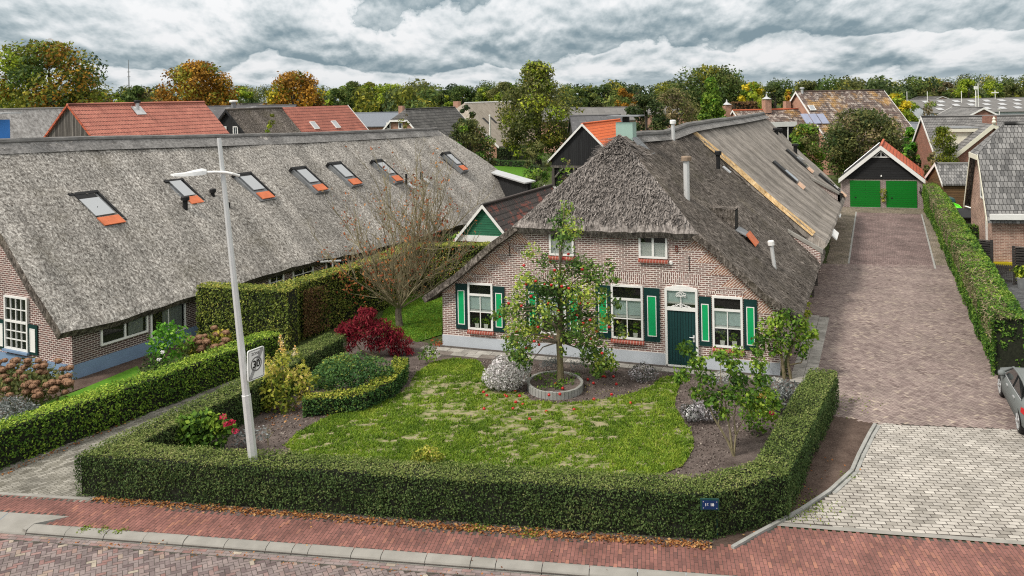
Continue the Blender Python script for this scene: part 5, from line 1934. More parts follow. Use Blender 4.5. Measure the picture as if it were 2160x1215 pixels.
for px, py in ((1025, 256), (1040, 254), (1056, 252)):
    roof_window(rf, onplane(px, py, P(7.25, 10, a[2] + .1), nn_) + nn_ * .05, -dwn, HV, nn_, .7, 1.6, 'black', 'black')

# green gabled garden shed
a = at(1020, 434, 45.5)
root, P, rf = gable('green_gabled_shed', 'narrow shed with peeling green boarded gable and dark pantiles between the thatched roofs', 'shed', np.array([a[0], a[1], 0]) - HU * 1.5, HU, HV, 3.0, 10.2, 2.3, a[2], 'wood_dark', 'green_board',
                    roof='tile_dark', over=.14, eover=.25, cap='tile_dark', back=False, vw=.13)
mb = MB()
mb.box(P(0, 0, 2.05), (HU, HV, Z), (-.1, 3.1), (-.08, -.02), (0, .34), 'white')
mb.build('fascia', root)
# black barn with bright orange tiles
a = at(1229, 262, 75)
root, P, rf = gable('orange_roofed_barn', 'black boarded barn with bright orange tile roof and open timber bay', 'barn', np.array([a[0], a[1], 0]) - HU * 3.0, HU, HV, 6.0, 11.5, 4.3, a[2], 'wood_black', roof='tile_orange', verge='white',
                    over=.15, eover=.4, cap='tile_orange', back=False, vw=.16)
mb = MB()
mb.box(P(0, 0, 0), (HU, HV, Z), (-.05, 6.05), (-.2, -.03), (3.4, 3.6), 'wood_grey')
for x_ in (.2, 2.2, 4.2, 5.8):
    mb.box(P(x_, 0, 0), (HU, HV, Z), (-.12, .12), (-.24, -.02), (0, 3.38), 'wood_grey')
for x_, s_ in ((.35, 1), (2.05, -1), (2.35, 1), (4.05, -1)):
    mb.tube([P(x_, -.14, 2.5), P(x_ + s_ * .45, -.14, 3.0), P(x_ + s_ * .8, -.14, 3.38)], .09, 'wood_grey', 5)
mb.build('timber_frame', root)
mb = MB()
mb.box(P(.4, -.02, 0), (HU, HV, Z), (0, 5.2), (-.02, .0), (0, 3.38), 'black')  # flat black sheet, painted shade for the inside of the bay
mb.build('bay_shade', root)
# low lean-to roof with pale edge behind the long thatch
mb = MB()
p0, p1 = at(1040, 358, 66), at(1130, 395, 57)
d = nrm((p1 - p0) * np.array([1, 1, 0]))
side = np.array([d[1], -d[0], 0])
side = side if side[0] < 0 else -side
p1 = np.array([p1[0], p1[1], p0[2] - .1])
mb.prism([p0, p1, p1 + side * .8 - Z * .1, p0 + side * .8 - Z * .1], (0, 0, .09), 'metal')
lt = mb
mb2 = MB()
for q in (p0 + side * .4 + d * .3, p1 + side * .4 - d * .3):
    mb2.box(np.array([q[0], q[1], 0]), (d, side, Z), (0, .15), (0, .15), (0, p0[2] - .2), 'wood_black')
qa, qb = p0 + side * .3, p1 + side * .3
mb2.prism([np.array([qa[0], qa[1], 0]), np.array([qb[0], qb[1], 0]), np.array([qb[0], qb[1], p0[2] - .15]), np.array([qa[0], qa[1], p0[2] - .15])], side * .1, 'wood_black')
lean = thing('lean_to_shelter', 'black lean-to with pale flat metal roof edge behind the long thatch', 'shelter', np.array([p0[0], p0[1], 0]))
lt.build('roof', lean)
mb2.build('wall', lean)
# white picket fence pieces beside the open barn
fc = thing('picket_fence', 'short white picket fence behind the green gabled shed', 'fence', foot(1168, 400, 58))
for k_ in range(9):
    q = at(1148 + k_ * 4.6, 398 + k_ * .6, 58)
    mb = MB()
    mb.prism([q + np.array([x, 0, z]) for x, z in ((-.06, -.35), (.06, -.35), (.06, .2), (0, .3), (-.06, .2))], (0, .03, 0), 'white')
    mb.build('picket', fc)
mb = MB()
mb.tube([at(1146, 403, 58), at(1187, 408, 58)], .04, 'white', 4)
mb.build('rail', fc)
# dark corrugated roof seen between tree and orange barn
a = at(1306, 243, 108)
gable('dark_roofed_shed', 'dark corrugated shed roof with bleached patches behind the orange barn', 'shed', np.array([a[0], a[1] - 4.5, 0]), (0, 1), (-1, -.12), 9, 6.3, a[2] - 2.0, a[2], 'wood_dark', roof='sheet_dark', verge='sheet_dark', over=.2, eover=.4)

# tiled house with lichen, solar panels and a lower wing
a, b = at(1682, 194, 104), at(1860, 194, 107)
UR = nrm((b - a) * np.array([1, 1, 0]))
LR = np.linalg.norm((b - a)[:2])
VRn = np.array([-UR[1], UR[0], 0])
VRn = VRn if VRn[1] > 0 else -VRn
ZR_ = max(a[2], b[2])
dep_ = 6.2
zl_ = 4.2
root, P, rf = gable('lichen_roofed_house', 'brown tiled house with orange lichen on the ridge and three solar panels', 'house', np.array([b[0], b[1], 0]) - VRn * dep_ + UR * .0, VRn, -UR, dep_ * 2, LR, zl_, ZR_, 'brick_far', roof='tile_lichen', verge='white',
                    over=.25, eover=.4, cap='tile_lichen', vw=.2)
dwn = nrm(-VRn * dep_ - Z * (ZR_ - zl_))
nn_ = nrm(np.cross(UR, dwn))
nn_ = nn_ if nn_[2] > 0 else -nn_
for px, py in ((1701, 252), (1718, 252), (1735, 252)):
    c_ = onplane(px, py, a + Z * .05, nn_) + nn_ * .1
    mb = MB()
    mb.box(c_, (UR, -dwn, nn_), (-.49, .49), (-.85, .85), (0, .06), 'solar')
    mb.build('solar_panel', rf)
roof_window(rf, onplane(1712, 229, a + Z * .05, nn_) + nn_ * .1, -dwn, UR, nn_, .8, .9, frame='white')
vent(rf, at(1692, 200, 104), .75, .16, 'metal', True, 'flue_pipe', capm='metal')
c_ = at(1660, 222, 105)
mb = MB()
mb.box(c_, (UR, VRn, Z), (-.35, .35), (-.35, .35), (-1.5, .5), 'brick_far')
mb.build('chimney', rf)
a2, b2 = at(1540, 232, 101), at(1690, 230, 104)
w_ = gable('low_tiled_wing', 'lower brown tiled house wing with two capped chimneys behind the conifer', 'house', np.array([b2[0], b2[1], 0]) - VRn * 4, VRn, -UR, 8, 9.3, 4.6, b2[2], 'brick_far', roof='tile_lichen', verge='white', over=.2, eover=.4, cap='tile_orange2')
for px, py in ((1533, 228), (1617, 216)):
    c_ = at(px, py, 102.5)
    mb = MB()
    mb.box(c_, (UR, VRn, Z), (-.42, .42), (-.42, .42), (-1.3, .35), 'brick_far')
    cc = mb.build('chimney', w_[2])
    mb = MB()
    mb.lathe(c_ + Z * .42, [(.62, 0), (.4, .12), (.12, .3), (.05, .62), (.001, .66)], 'metal', 8)
    mb.build('chimney_cap', cc)
mb = MB()
q0 = at(1648, 262, 97)
mb.box(q0, (UR, VRn, Z), (-2.2, 2.1), (0, .2), (-.3, .25), 'white')
for x_ in (-2.1, -.6, .9, 2.0):
    mb.box(q0, (UR, VRn, Z), (x_ - .05, x_ + .05), (.02, .12), (-2.4, -.31), 'white')
mb.box(q0, (UR, VRn, Z), (-2.2, 2.1), (.13, .18), (-2.4, -.31), 'dark_room')
mb.build('veranda', w_[0])

# double garage
GA, GB = G(1774, 436.5), G(1949, 440)
GU = nrm(GB - GA)
GV = np.array([-GU[1], GU[0], 0])
GV = GV if GV[1] > 0 else -GV
GX = nrm(HV + np.array([.03, 0, 0]))
GWd = np.linalg.norm(GB - GA)
zap = zat(1863, 306, np.dot((GA + GB) / 2, [0, 1, 0]))
root, P, rf = gable('double_garage', 'double garage with two bright green doors under a black boarded gable', 'garage', GA, GU, GX, GWd, 9.0, 2.5, zap - .1, 'brick_garage', 'wood_black_h', roof='tile_black', roof2='tile_orange2',
                    over=.3, eover=.12, cap='tile_orange2', vw=.3, thick=.12, back=False)
mb = MB()
mb.prism([P(.0, -.012, 2.42), P(GWd, -.012, 2.42), P(GWd, -.012, 2.62), P(GWd / 2, -.012, zap - .25), P(0, -.012, 2.62)], GV * -.04, 'wood_black_h')
mb.build('boarding', root)
gp = lambda px, py: np.dot(onplane(px, py, GA, GV) - GA, GU)
for x0, x1 in ((1793, 1856.5), (1869.3, 1934)):
    u0, u1 = gp(x0, 410), gp(x1, 410)
    mb = MB()
    mb.box(P(0, 0, 0), (GU, -GV, Z), (u0, u1), (.01, .05), (.04, 2.3), 'green_garage')
    d_ = mb.build('garage_door', root)
    mb = MB()
    mb.box(P(u0 + .42, 0, .85), (GU, -GV, Z), (-.06, .06), (.05, .09), (-.04, .04), 'black')
    mb.build('handle', d_)
    mb = MB()
    mb.box(P(0, 0, 0), (GU, -GV, Z), (u0 - .05, u1 + .05), (.0, .1), (.0, .04), 'concrete')
    mb.build('threshold', d_)
mb = MB()
c_ = P(GWd / 2, -.055, zap - 1.05)
ax = (GU, Z, -GV)
for q in ([(-.85, 0), (.85, 0), (.85, .09), (-.85, .09)], [(-.85, .0), (0, .62), (0, .74), (-.98, .02)], [(.85, .0), (.98, .02), (0, .74), (0, .62)], [(-.045, .09), (.045, .09), (.045, .62), (-.045, .62)],
          [(-.5, .09), (-.42, .09), (-.02, .5), (-.08, .5)], [(.42, .09), (.5, .09), (.08, .5), (.02, .5)]):
    mb.prism([c_ + GU * x + Z * z for x, z in q], -GV * .05, 'white')
mb.build('fan_window', root)
mb = MB()
mb.lathe(P(GWd / 2, -.08, 2.62), [(.05, 0), (.07, .05), (.05, .14), (.001, .16)], 'white', 10)
mb.build('wall_lamp', root)
mb = MB()
q = P(gp(1941, 400), -.02, 1.75)
mb.tube([q, q - GV * .08, q - GV * .1 - Z * .25], .035, 'iron', 6)
mb.lathe(q - GV * .1 - Z * .5, [(.001, 0), (.09, .05), (.1, .2), (.04, .28)], 'iron', 8)
mb.build('wall_lantern', root)
mb = MB()
mb.tube([P(GWd + .1, -.1, 0), P(GWd + .1, -.1, 2.45)], .05, 'white', 6)
mb.build('downpipe', root)
mb = MB()
mb.tube([P(.05, 4.3, 2.62), P(GWd / 2 - .2, 4.3, zap - .05)], .05, 'metal', 4)
mb.build('roof_seam', rf)
hp = P(gp(1863, 405), -.1, 1.15)
hr = thing('hanging_basket', 'wall basket of yellow flowers between the two green garage doors', 'flower basket', hp)
mb = MB()
clumps(mb, [(hp + Z * .25, .3, 130), (hp - Z * .15, .28, 110), (hp - Z * .5, .18, 60)], .12, 'gold')
mb.build('flowers', hr)

# ------------------------------------------------------------------ houses at the right
FC = np.array([at(2093, 445, 45.6)[0], 45.6, 0])         # front corner of the near house
RU = np.array([HU[0], HU[1], 0])
RUp = nrm(np.array([.985, -.17, 0]))
RVp = nrm(np.array([.34, .94, 0]))
zt_ = zat(2095, 440, 45.6)
root, P, rf = gable('slate_roofed_house', 'buff brick house with large grey flat tiled roof at the right edge', 'house', FC + RVp * 6.6, -RVp, RUp, 6.6, 16, zt_ - .15, zt_ + 4.5, 'brick_right', roof='tile_flat', roof2='tile_flat', verge='cream',
                    over=.3, eover=.35, hip=1.7, vw=.28, back=False)
mb = MB()
mb.box(P(6.6, 0, 0), (RUp, -RVp, Z), (-.2, 16), (.3, .46), (zt_ - .55, zt_ - .25), 'white')
mb.build('gutter', rf)
mb = MB()
mb.box(P(6.6, 0, 0), (RUp, -RVp, Z), (1.75, 1.95), (0, .35), (0, zt_ - .3), 'brick_right')
mb.build('corner_pier', root)
window(root, P(3.6, -.01, 3.6), -RVp, -RUp, .9, 1.7, 0, 1, 2)
mb = MB()
mb.box(P(5.2, -.01, 0), (-RVp, -RUp, Z), (0, .12), (0, .1), (1.0, 2.7), 'white')
mb.build('downpipe', root)

# house behind with dormer and brick cross gable
a, b = at(1946, 247, 82), at(2200, 249, 80)
UB = nrm((b - a) * np.array([1, 1, 0]))
VB = np.array([-UB[1], UB[0], 0])
VB = VB if VB[1] > 0 else -VB
zr = a[2]
root, P, rf = gable('grey_tiled_house', 'grey tiled house with cream trimmed brick cross gable behind the columnar yew', 'house', np.array([a[0], a[1], 0]) - VB * 5.0, VB, UB, 10, 16, 3.0, zr, 'brick_red', roof='tile_grey', verge='white', over=.12, eover=.35,
                    cap='tile_grey', vw=.26, back=False)
# here u runs across (towards the back), v along the ridge; the slope that faces the camera is u=0
ga = at(2094, 258, 74)
cgw, cgd = 3.3, 7.5
cgz = ga[2] - .2
cg0 = np.array([ga[0], ga[1], 0])
Q3 = lambda x, y, z: cg0 + UB * x + VB * y + Z * z
mb = MB()
mb.poly([Q3(-cgw, 0, 0), Q3(cgw, 0, 0), Q3(cgw, 0, 3.9), Q3(0, 0, cgz), Q3(-cgw, 0, 3.9)], 'brick_red')
mb.poly([Q3(-cgw, 8, 0), Q3(-cgw, 0, 0), Q3(-cgw, 0, 3.9), Q3(-cgw, 8, 3.9)], 'brick_red')
mb.build('cross_gable_wall', root)
mb = MB()
kx = (cgz - 3.9) / cgw
e = cgw + .35
for sx in (-1, 1):
    q = [Q3(sx * e, -.25, 3.9 - kx * .35 + .05), Q3(sx * e, 8, 3.9 - kx * .35 + .05), Q3(0, 8, cgz + .05), Q3(0, -.25, cgz + .05)]
    mb.prism(q if sx < 0 else q[::-1], (0, 0, -.12), 'tile_grey')
cr_ = mb.build('cross_gable_roof', root)
mb = MB()
for sx in (-1, 1):
    q = [Q3(sx * (e + .02), -.3, 3.9 - kx * .35 + .1), Q3(0, -.3, cgz + .14), Q3(0, -.3, cgz - .3), Q3(sx * (e + .02), -.3, 3.9 - kx * .35 - .32)]
    mb.prism(q, VB * .05, 'cream')
mb.lathe(Q3(0, -.3, cgz + .1), [(.14, 0), (.2, .12), (.1, .3), (.14, .42), (.03, .6), (.001, .66)], 'cream', 8)
mb.build('verge_board', cr_)
mb = MB()
mb.box(Q3(.55, .0, cgz - 2.0), (UB, VB, Z), (-.35, .35), (-.02, .05), (-.45, .3), 'black')
mb.build('gable_window', root)
mb = MB()
c_ = at(2087, 250, 79)
mb.box(c_, (UB, VB, Z), (-.5, .5), (-.4, .4), (-.9, .25), 'brick_red')
mb.build('chimney', rf)
# cream dormer
d0, d1 = at(2008, 275, 76.5), at(2053, 275, 76)
mb = MB()
mb.box(d0 - Z * 1.9, (UB, VB, Z), (.12, 2.1), (0, 3.4), (0, 1.75), 'cream')
dm = mb.build('dormer', rf)
mb = MB()
mb.box(d0, (UB, VB, Z), (-.08, 2.3), (-.25, 3.6), (-.14, .17), 'cream')
mb.box(d0, (UB, VB, Z), (-.1, 2.32), (-.27, 3.6), (.171, .25), 'lead')
mb.build('dormer_roof', dm)
# low shed with slat door, small tiled roof
a = at(1977, 346, 68)
root, P, rf = gable('garden_shed', 'small brown boarded shed with grey tiled roof behind the tall ivy hedge', 'shed', np.array([a[0], a[1], 0]) - VB * 1.5, VB, UB, 4.2, 3.3, zat(1977, 384, 66.5), a[2], 'wood_brown', roof='tile_flat', verge='white', over=.12, eover=.2, vw=.18, back=False, offset=1.6)
mb = MB()
mb.box(P(-.02, 1.9, 0), (UB, -VB, Z), (0, 1.0), (0, .05), (0, 2.0), 'wood_brown')
dd_ = mb.build('door', root)
mb = MB()
mb.box(P(-.08, 2.0, 1.15), (UB, -VB, Z), (0, .5), (0, .04), (0, .06), 'iron')
mb.build('hinge', dd_)
# roof further back with white verge
a = at(2032, 227, 118)
gable('hip_roofed_house', 'grey tiled roof peeking over the house with the cross gable', 'house', np.array([a[0], a[1] - 5, 0]) - UB * 5.2, UB, VB, 10.4, 12, 4.4, a[2], 'brick_red', roof='tile_grey', verge='white', over=.2, eover=.3)
a = at(1925, 262, 104)
gable('blue_roofed_shed', 'low shed with blue grey roof under the yellow tree', 'shed', np.array([a[0], a[1], 0]), (.9, .3), (-.3, .95), 6, 8, 2.6, a[2], 'brick_far', roof='sheet_blue', verge='lead', over=.2, eover=.2)
# warehouse
a = at(1915, 213, 250)
root, P, rf = gable('long_warehouse', 'very long grey warehouse roof with rows of pale skylights on the horizon', 'warehouse', np.array([a[0] + 0, a[1] - 14, 0]), (0, 1), (1, .03), 28, 110, zat(1960, 237, 240), zat(1960, 209.5, 252), 'plinth', roof='sheet_grey', verge=None, over=.3, eover=.4)
zw0, zw1 = zat(1960, 237, 240), zat(1960, 209.5, 252)
sl_ = nrm(np.array([0, 14, zw1 - zw0]))
for row in range(3):
    for k_ in range(15):
        s_ = (.22, .5, .78)[row]
        v0 = 4 + k_ * 4.6 + (2.3 if row == 1 else 0)
        c_ = P(14 * s_, v0, zw0 + (zw1 - zw0) * s_ + .12)
        mb = MB()
        nn_ = nrm(np.cross(np.array([1, .03, 0]), sl_))
        mb.box(c_, (nrm(np.array([1, .03, 0])), sl_, nn_), (-.9, .9), (-1.1, 1.1), (0, .05), 'metal')
        mb.build('skylight', rf)
# far gabled house at the wood edge
a = at(1967, 204, 300)
gable('far_house', 'tiny grey roofed house among the trees above the warehouse', 'house', np.array([a[0], a[1], 0]), (.9, .2), (-.2, .9), 8, 12, zat(1967, 211, 300), a[2], 'brick_far', roof='tile_far', verge='white', over=.3)


# ------------------------------------------------------------------ hedges
def gp2(*pts, z=0.0):
    return [G(p[0], p[1], z)[:2] for p in pts]


yf = G(190, 1047)[:2]
front_l, front_r = G(178, 1050)[:2] + np.array([.38, .42]), G(1515, 1143)[:2] + np.array([-.25, .45])
left_end = G(708, 706, 1.07)[:2]
right_end = G(1737, 781, 1.07)[:2]
mid_r = (G(1625, 985, 1.07)[:2])
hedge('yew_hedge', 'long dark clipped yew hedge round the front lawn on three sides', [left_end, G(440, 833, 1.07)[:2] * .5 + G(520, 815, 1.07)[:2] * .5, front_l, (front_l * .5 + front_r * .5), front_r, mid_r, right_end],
      .85, 1.07, 'yew', 'yew_lit_top', .058, 1350, toptone=.04)
pa, pb = G(-80, 985, 1.1)[:2], G(566, 706, 1.1)[:2]
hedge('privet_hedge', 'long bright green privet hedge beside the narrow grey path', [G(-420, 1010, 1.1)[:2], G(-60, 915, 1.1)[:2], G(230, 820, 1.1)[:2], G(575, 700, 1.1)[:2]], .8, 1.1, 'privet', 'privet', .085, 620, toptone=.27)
# taller hedges towards the long farmhouse
q = [G(413, 603, 2.4), G(596, 612, 2.4)]
tA, tB = q[0][:2] + np.array([.2, .35]), q[1][:2] + np.array([.3, .35])
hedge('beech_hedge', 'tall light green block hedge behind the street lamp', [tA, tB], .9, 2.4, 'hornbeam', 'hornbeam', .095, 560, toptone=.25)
t1, t2, t3 = G(612, 600, 2.4)[:2], G(790, 545, 2.4)[:2], G(866, 515, 2.4)[:2]
t4 = G(1070, 513, 2.4)[:2]
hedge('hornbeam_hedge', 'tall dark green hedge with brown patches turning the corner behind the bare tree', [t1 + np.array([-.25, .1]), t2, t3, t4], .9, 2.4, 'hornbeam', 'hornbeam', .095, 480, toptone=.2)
mb = MB()
ND1 = nrm(np.append(t2 - t1, 0))
NR1 = np.array([ND1[1], -ND1[0], 0])
k_ = 1700
uu, vv = np.abs(rng.normal(0, .75, k_)), rng.uniform(.1, 1, k_)
Pp = np.append(t1 + np.array([.05, .3]), 0) + ND1 * (uu[:, None] + .05) + NR1 * .49 + Z * (2.1 * vv ** 1.1)[:, None] + rng.normal(0, .03, (k_, 3))
leaves(mb, Pp, .1, 'beech_brown', np.repeat(NR1[None], k_, 0), None, .7)
tag(mb.build('beech_plant'), 'brown leaved beech patch at the near end of the tall dark hedge', 'hedge plant')
# ivy hedge along the drive
hr0, hr1, hr2 = G(2096, 800)[:2], G(1968, 479)[:2], G(1947, 441)[:2]
dirh = nrm(hr1 - hr0)
nh = np.array([dirh[1], -dirh[0]]) * .55
hedge('ivy_hedge', 'tall ivy covered hedge with dry stems along the right side of the drive', [hr0 + nh + dirh * .5, hr0 * .5 + hr1 * .5 + nh, hr1 + nh, hr2 + nh], 1.05, 2.1, 'ivy', 'ivy', .105, 460, bulge=.12, toptone=.16)
mb = MB()
k_ = 8500
L_ = np.linalg.norm(hr2 - hr0)
t_ = rng.uniform(0.0, L_, k_)
u_ = np.clip(rng.normal(-.28, .2, k_), -.62, .3)
zt_ = np.where(rng.uniform(0, 1, k_) < .55, 2.13 + rng.normal(0, .06, k_), rng.uniform(1.2, 2.1, k_))
P_ = np.concatenate([hr0 + nh + dirh * t_[:, None] + np.array([dirh[1], -dirh[0]]) * u_[:, None], zt_[:, None]], 1)
side_ = zt_ < 2.0
P_[side_, :2] = (hr0 + dirh * t_[side_][:, None]) - np.array([dirh[1], -dirh[0]]) * .06
leaves(mb, P_, .17, 'ivy_dry', None, None, 1.0, .2)
tag(mb.build('dry_stems'), 'bleached dry ivy stems trailing over the tall drive hedge', 'climber')
hedge('laurel_hedge', 'short dark hedge across the neighbour garden by the brick wall', [G(2027, 540)[:2] + np.array([0, 1.0]), G(2102, 545)[:2] + np.array([0, 1.0])], .8, 1.75, 'ivy', 'ivy', .16, 160, toptone=.15)
# distant clipped blocks round the far lawn
hedge('clipped_hedge', 'tall dark block hedge beside the far bright lawn', [G(1052, 338)[:2], G(1075, 338)[:2]], 2.2, 1.9, 'dark', 'dark', .25, 60)
hedge('clipped_hedge', 'dark green block hedge right of the flagpole lawn', [G(1082, 334)[:2], G(1118, 336)[:2]], 2.2, 2.0, 'dark', 'dark', .25, 60)
hedge('low_box_hedge', 'low clipped hedge along the edge of the far bright lawn', [G(1038, 349)[:2], G(1114, 353)[:2]], .8, .8, 'box', 'box', .2, 80)

# ------------------------------------------------------------------ background trees
T = tree
T('large spreading oak turning yellow green at the far left', 105, 84, 275, 112, ['oakgreen', 'yellowgreen', 'forest', 'oakorange'], 3.5, 'round', .52, 19000, 110, 'oak_tree', mix=.5)
T('broad rounded orange brown oak behind the long thatch', 417, 128, 178, 125, ['oakorange', 'oakgreen'], 3.5, 'round', .5, 15000, 100, 'oak_tree', mix=.2)
T('orange yellow oak behind the black boarded barn', 620, 150, 152, 132, ['oakorange', 'oakgreen', 'yellow'], 3, 'round', .52, 10500, 80, 'oak_tree', mix=.3)
T('dark green tree half hidden right of the broad orange oak', 505, 178, 90, 150, ['forest', 'yellowgreen'], 2, 'round', .65, 2600, 30)
T('green tree with a tan patch between the two left oaks', 290, 180, 100, 155, ['forest', 'yellowgreen', 'brownish'], 2, 'round', .7, 3000, 34)
T('small tan tree right of the big left oak', 245, 196, 60, 140, ['brownish', 'forest'], 2, 'round', .55, 1500, 22)
wood = [(712, 186, 80, 'forest', 'dark leafed tree at the left end of the far wood'), (742, 171, 80, 'olive', 'tall dark tree in the far wood left of centre'), (778, 172, 62, 'oakgreen', 'yellow tinged tree in the far wood'),
        (820, 176, 104, 'yellowgreen', 'broad light green dome tree at the front of the far wood'), (868, 184, 60, 'forest', 'green tree right of the broad dome tree in the wood'),
        (902, 186, 66, 'oakgreen', 'low yellow green tree above the dark half hipped roof'), (936, 190, 52, 'dark', 'dark small crown above the pale thatch chimney'),
        (975, 180, 84, 'forest', 'dark rounded tree above the pale thatched roof'), (1024, 184, 72, 'yellowgreen', 'light green tree left of the tall narrow topped tree'), (1062, 172, 86, 'olive', 'tall olive tree touching the tall narrow topped tree')]
for i, (px, py, wp, mt, lb) in enumerate(wood):
    T(lb, px, py, wp, 205 + (i * 37) % 40, [mt, 'forest', 'yellowgreen'], 1.5, 'round', .62, 7500, 44, group='trees of the far wood', mix=.25)
T('tall green tree with a narrow top in the middle of the village', 1132, 128, 200, 118, ['olive', 'yellowgreen', 'oakgreen'], 2.5, 'spire', .42, 17000, 110, 'alder_tree', trunk_r=.5, mix=.4)
T('grey green rounded willow between long thatch and flagpole', 990, 250, 116, 84, ['olive', 'dark', 'green'], .6, 'round', .28, 9500, 80, 'willow_tree', mix=.3)
T('slender dark tree rising out of the grey green willow', 984, 221, 46, 96, ['dark', 'olive'], 4, 'round', .36, 900, 16)
for px, py, wp, D, mt, lb in ((1215, 182, 60, 235, 'forest', 'small dark tree right of the tall narrow topped tree'), (1248, 184, 50, 240, 'dark', 'little dark tree on the field edge above the orange barn'),
                              (1275, 176, 74, 238, 'forest', 'rounded dark green tree above the orange roofed barn'), (1318, 186, 60, 230, 'oakorange', 'orange tree at the field edge above the sage chimney'),
                              (1262, 208, 48, 180, 'olive', 'low bushy tree in front of the field edge'), (1345, 196, 44, 210, 'brownish', 'brownish tree left of the bare topped tree')):
    T(lb, px, py, wp, D, [mt, 'forest'], 1, 'round', .6, 3600, 30, mix=.2)
T('dark bushy evergreen behind the sage chimney', 1362, 194, 104, 100, ['dark', 'forest', 'olive'], .5, 'round', .34, 8500, 50, 'evergreen_tree')
T('wispy brownish tree left of the bright conifer', 1425, 184, 124, 108, ['brownish', 'olive'], .5, 'round', .34, 7000, 80, tvar=.25, mix=.3)
T('big dark oak crown behind the bright conifer', 1502, 137, 195, 165, ['forest', 'oakgreen', 'olive'], 3, 'round', .62, 12000, 90, 'oak_tree', mix=.35)
T('yellow green tree at the right flank of the big dark oak', 1584, 172, 76, 152, ['yellowgreen', 'yellow'], 2, 'round', .6, 2600, 32, mix=.3)
T('bright green drooping conifer left of the capped chimneys', 1500, 162, 92, 92, ['cone', 'bright'], .6, 'cone', .36, 12000, 130, 'conifer_tree', dens=1.0, mix=.2)
for px, py, wp, D, mt, lb in ((1636, 174, 62, 225, 'dark', 'dark tree between the big oak and the orange conical tree'), (1702, 170, 76, 230, 'olive', 'airy olive tree above the left end of the lichen roof'),
                              (1760, 178, 90, 240, 'oakgreen', 'flat topped yellow green tree above the lichen roof'), (1825, 180, 90, 245, 'olive', 'dark flat tree above the right end of the lichen roof'),
                              (1905, 180, 60, 300, 'dark', 'dark tree above the yellow tree at the horizon'), (1945, 178, 66, 320, 'olive', 'olive tree left of the tiny far house'),
                              (1990, 172, 60, 330, 'brownish', 'thin crowned tree behind the tiny far house'), (2042, 166, 62, 310, 'yellowgreen', 'bright yellow green tree behind the tall light poles'),
                              (2092, 171, 62, 310, 'yellowgreen', 'green dome tree right of the tall light poles'), (2135, 174, 66, 315, 'olive', 'rounded olive green tree at the right end of the horizon'),
                              (2180, 180, 60, 330, 'dark', 'dark tree cut by the right edge at the horizon')):
    T(lb, px, py, wp, D, [mt, 'forest'], 1, 'round', .7, 5000, 34, group='trees on the right horizon', mix=.25)
T('orange conical tree left of the lichen roof', 1664, 187, 48, 150, ['oakorange', 'yellow'], 1, 'cone', .55, 1900, 34, mix=.3)
T('bright yellow tree behind the right end of the lichen roof', 1893, 196, 92, 116, ['yellow', 'yellowgreen'], 1, 'round', .42, 7200, 46, 'maple_tree', mix=.25)
T('big rounded olive brown tree behind the garage', 1815, 229, 190, 90, ['olive', 'dark', 'forest', 'brownish'], .5, 'round', .32, 17000, 120, 'yew_tree', mix=.3)
T('light green young tree between farmhouse roof and big rounded tree', 1697, 260, 96, 84, ['green', 'oakgreen', 'olive'], .3, 'round', .28, 7000, 50, mix=.4)
T('narrow bright green conifer behind the garage roof', 1918, 268, 60, 93, ['bright', 'cone'], .2, 'cone', .36, 2600, 44, 'conifer_tree', mix=.4)
T('bushy bright green shrub tree right of the garage gable', 1926, 300, 60, 84, ['bright', 'green', 'dark'], .1, 'round', .32, 2200, 34)
T('brownish ball shaped tree above the grey house ridge', 1962, 212, 40, 112, ['brownish', 'yellowgreen'], 1, 'column', .36, 1500, 26, mix=.3)
T('columnar yellow tipped yew in front of the grey tiled house', 1989, 266, 60, 73, ['yewcol'], .2, 'column', .22, 9000, 70, 'yew_tree', tvar=.25)
T('small brownish bush left of the columnar yew', 1966, 322, 46, 71, ['brownish', 'olive'], .1, 'round', .24, 1200, 20)
T('thin leafy young tree in front of the open barn bay', 1128, 296, 70, 70, ['olive', 'green'], .4, 'round', .24, 1500, 40, tvar=.2)
T('half bare shrub beside the timber posts of the open barn', 1188, 332, 60, 62, ['brownish', 'green'], .3, 'round', .22, 420, 26)
T('bushy small tree by the white picket fence', 1130, 345, 80, 62, ['green', 'olive', 'dark'], .2, 'round', .22, 1900, 34)
T('yellowish small tree growing beyond the long thatched ridge', 576, 240, 42, 66, ['oakgreen', 'yellowgreen'], 3, 'round', .22, 900, 20)
T('thin brown twiggy tree in front of the salmon brick house', 851, 238, 44, 70, ['brownish', 'oakgreen'], 3, 'round', .2, 420, 20)
T('bright green shrub at the end of the long thatch', 968, 300, 52, 72, ['bright'], 1.5, 'round', .26, 420, 12, name='shrub', cat='shrub')
hedge('beech_hedge', 'low purple brown hedge beyond the low tiled wing', [at(1545, 225, 128)[:2], at(1592, 225, 128)[:2]], 3.0, zat(1568, 216, 128), 'beech_brown', 'beech_brown', .45, 30)

# far wood along the horizon, one mass
mb = MB()
for px in range(-80, 2260, 11):
    D = 380 + 150 * math.sin(px * .013) + rng.uniform(-60, 60)
    r0 = ray(px, hor(px))
    lift_ = (np.interp(px, [-80, 240, 700, 1060, 1200, 1350, 1700, 2240], [30, 26, 24, 26, 20, 18, 18, 20]) + 5 * math.sin(px * .05) + rng.uniform(-4, 4))
    top = EYE + lift_ / F * D
    c = np.array([r0[0] * D, D, 0])
    for k_ in range(3):
        zc = top * (.35 + .25 * k_)
        rr = top * .28
        clumps(mb, [(c + np.array([rng.uniform(-5, 5), rng.uniform(-8, 8), zc]), rr, 230)], 1.1, ('forest', 'olive', 'oakgreen', 'dark')[rng.integers(0, 4)], hollow=.3)
tag(mb.build('distant_wood'), 'dark green wood along the horizon', 'wood', kind='stuff')

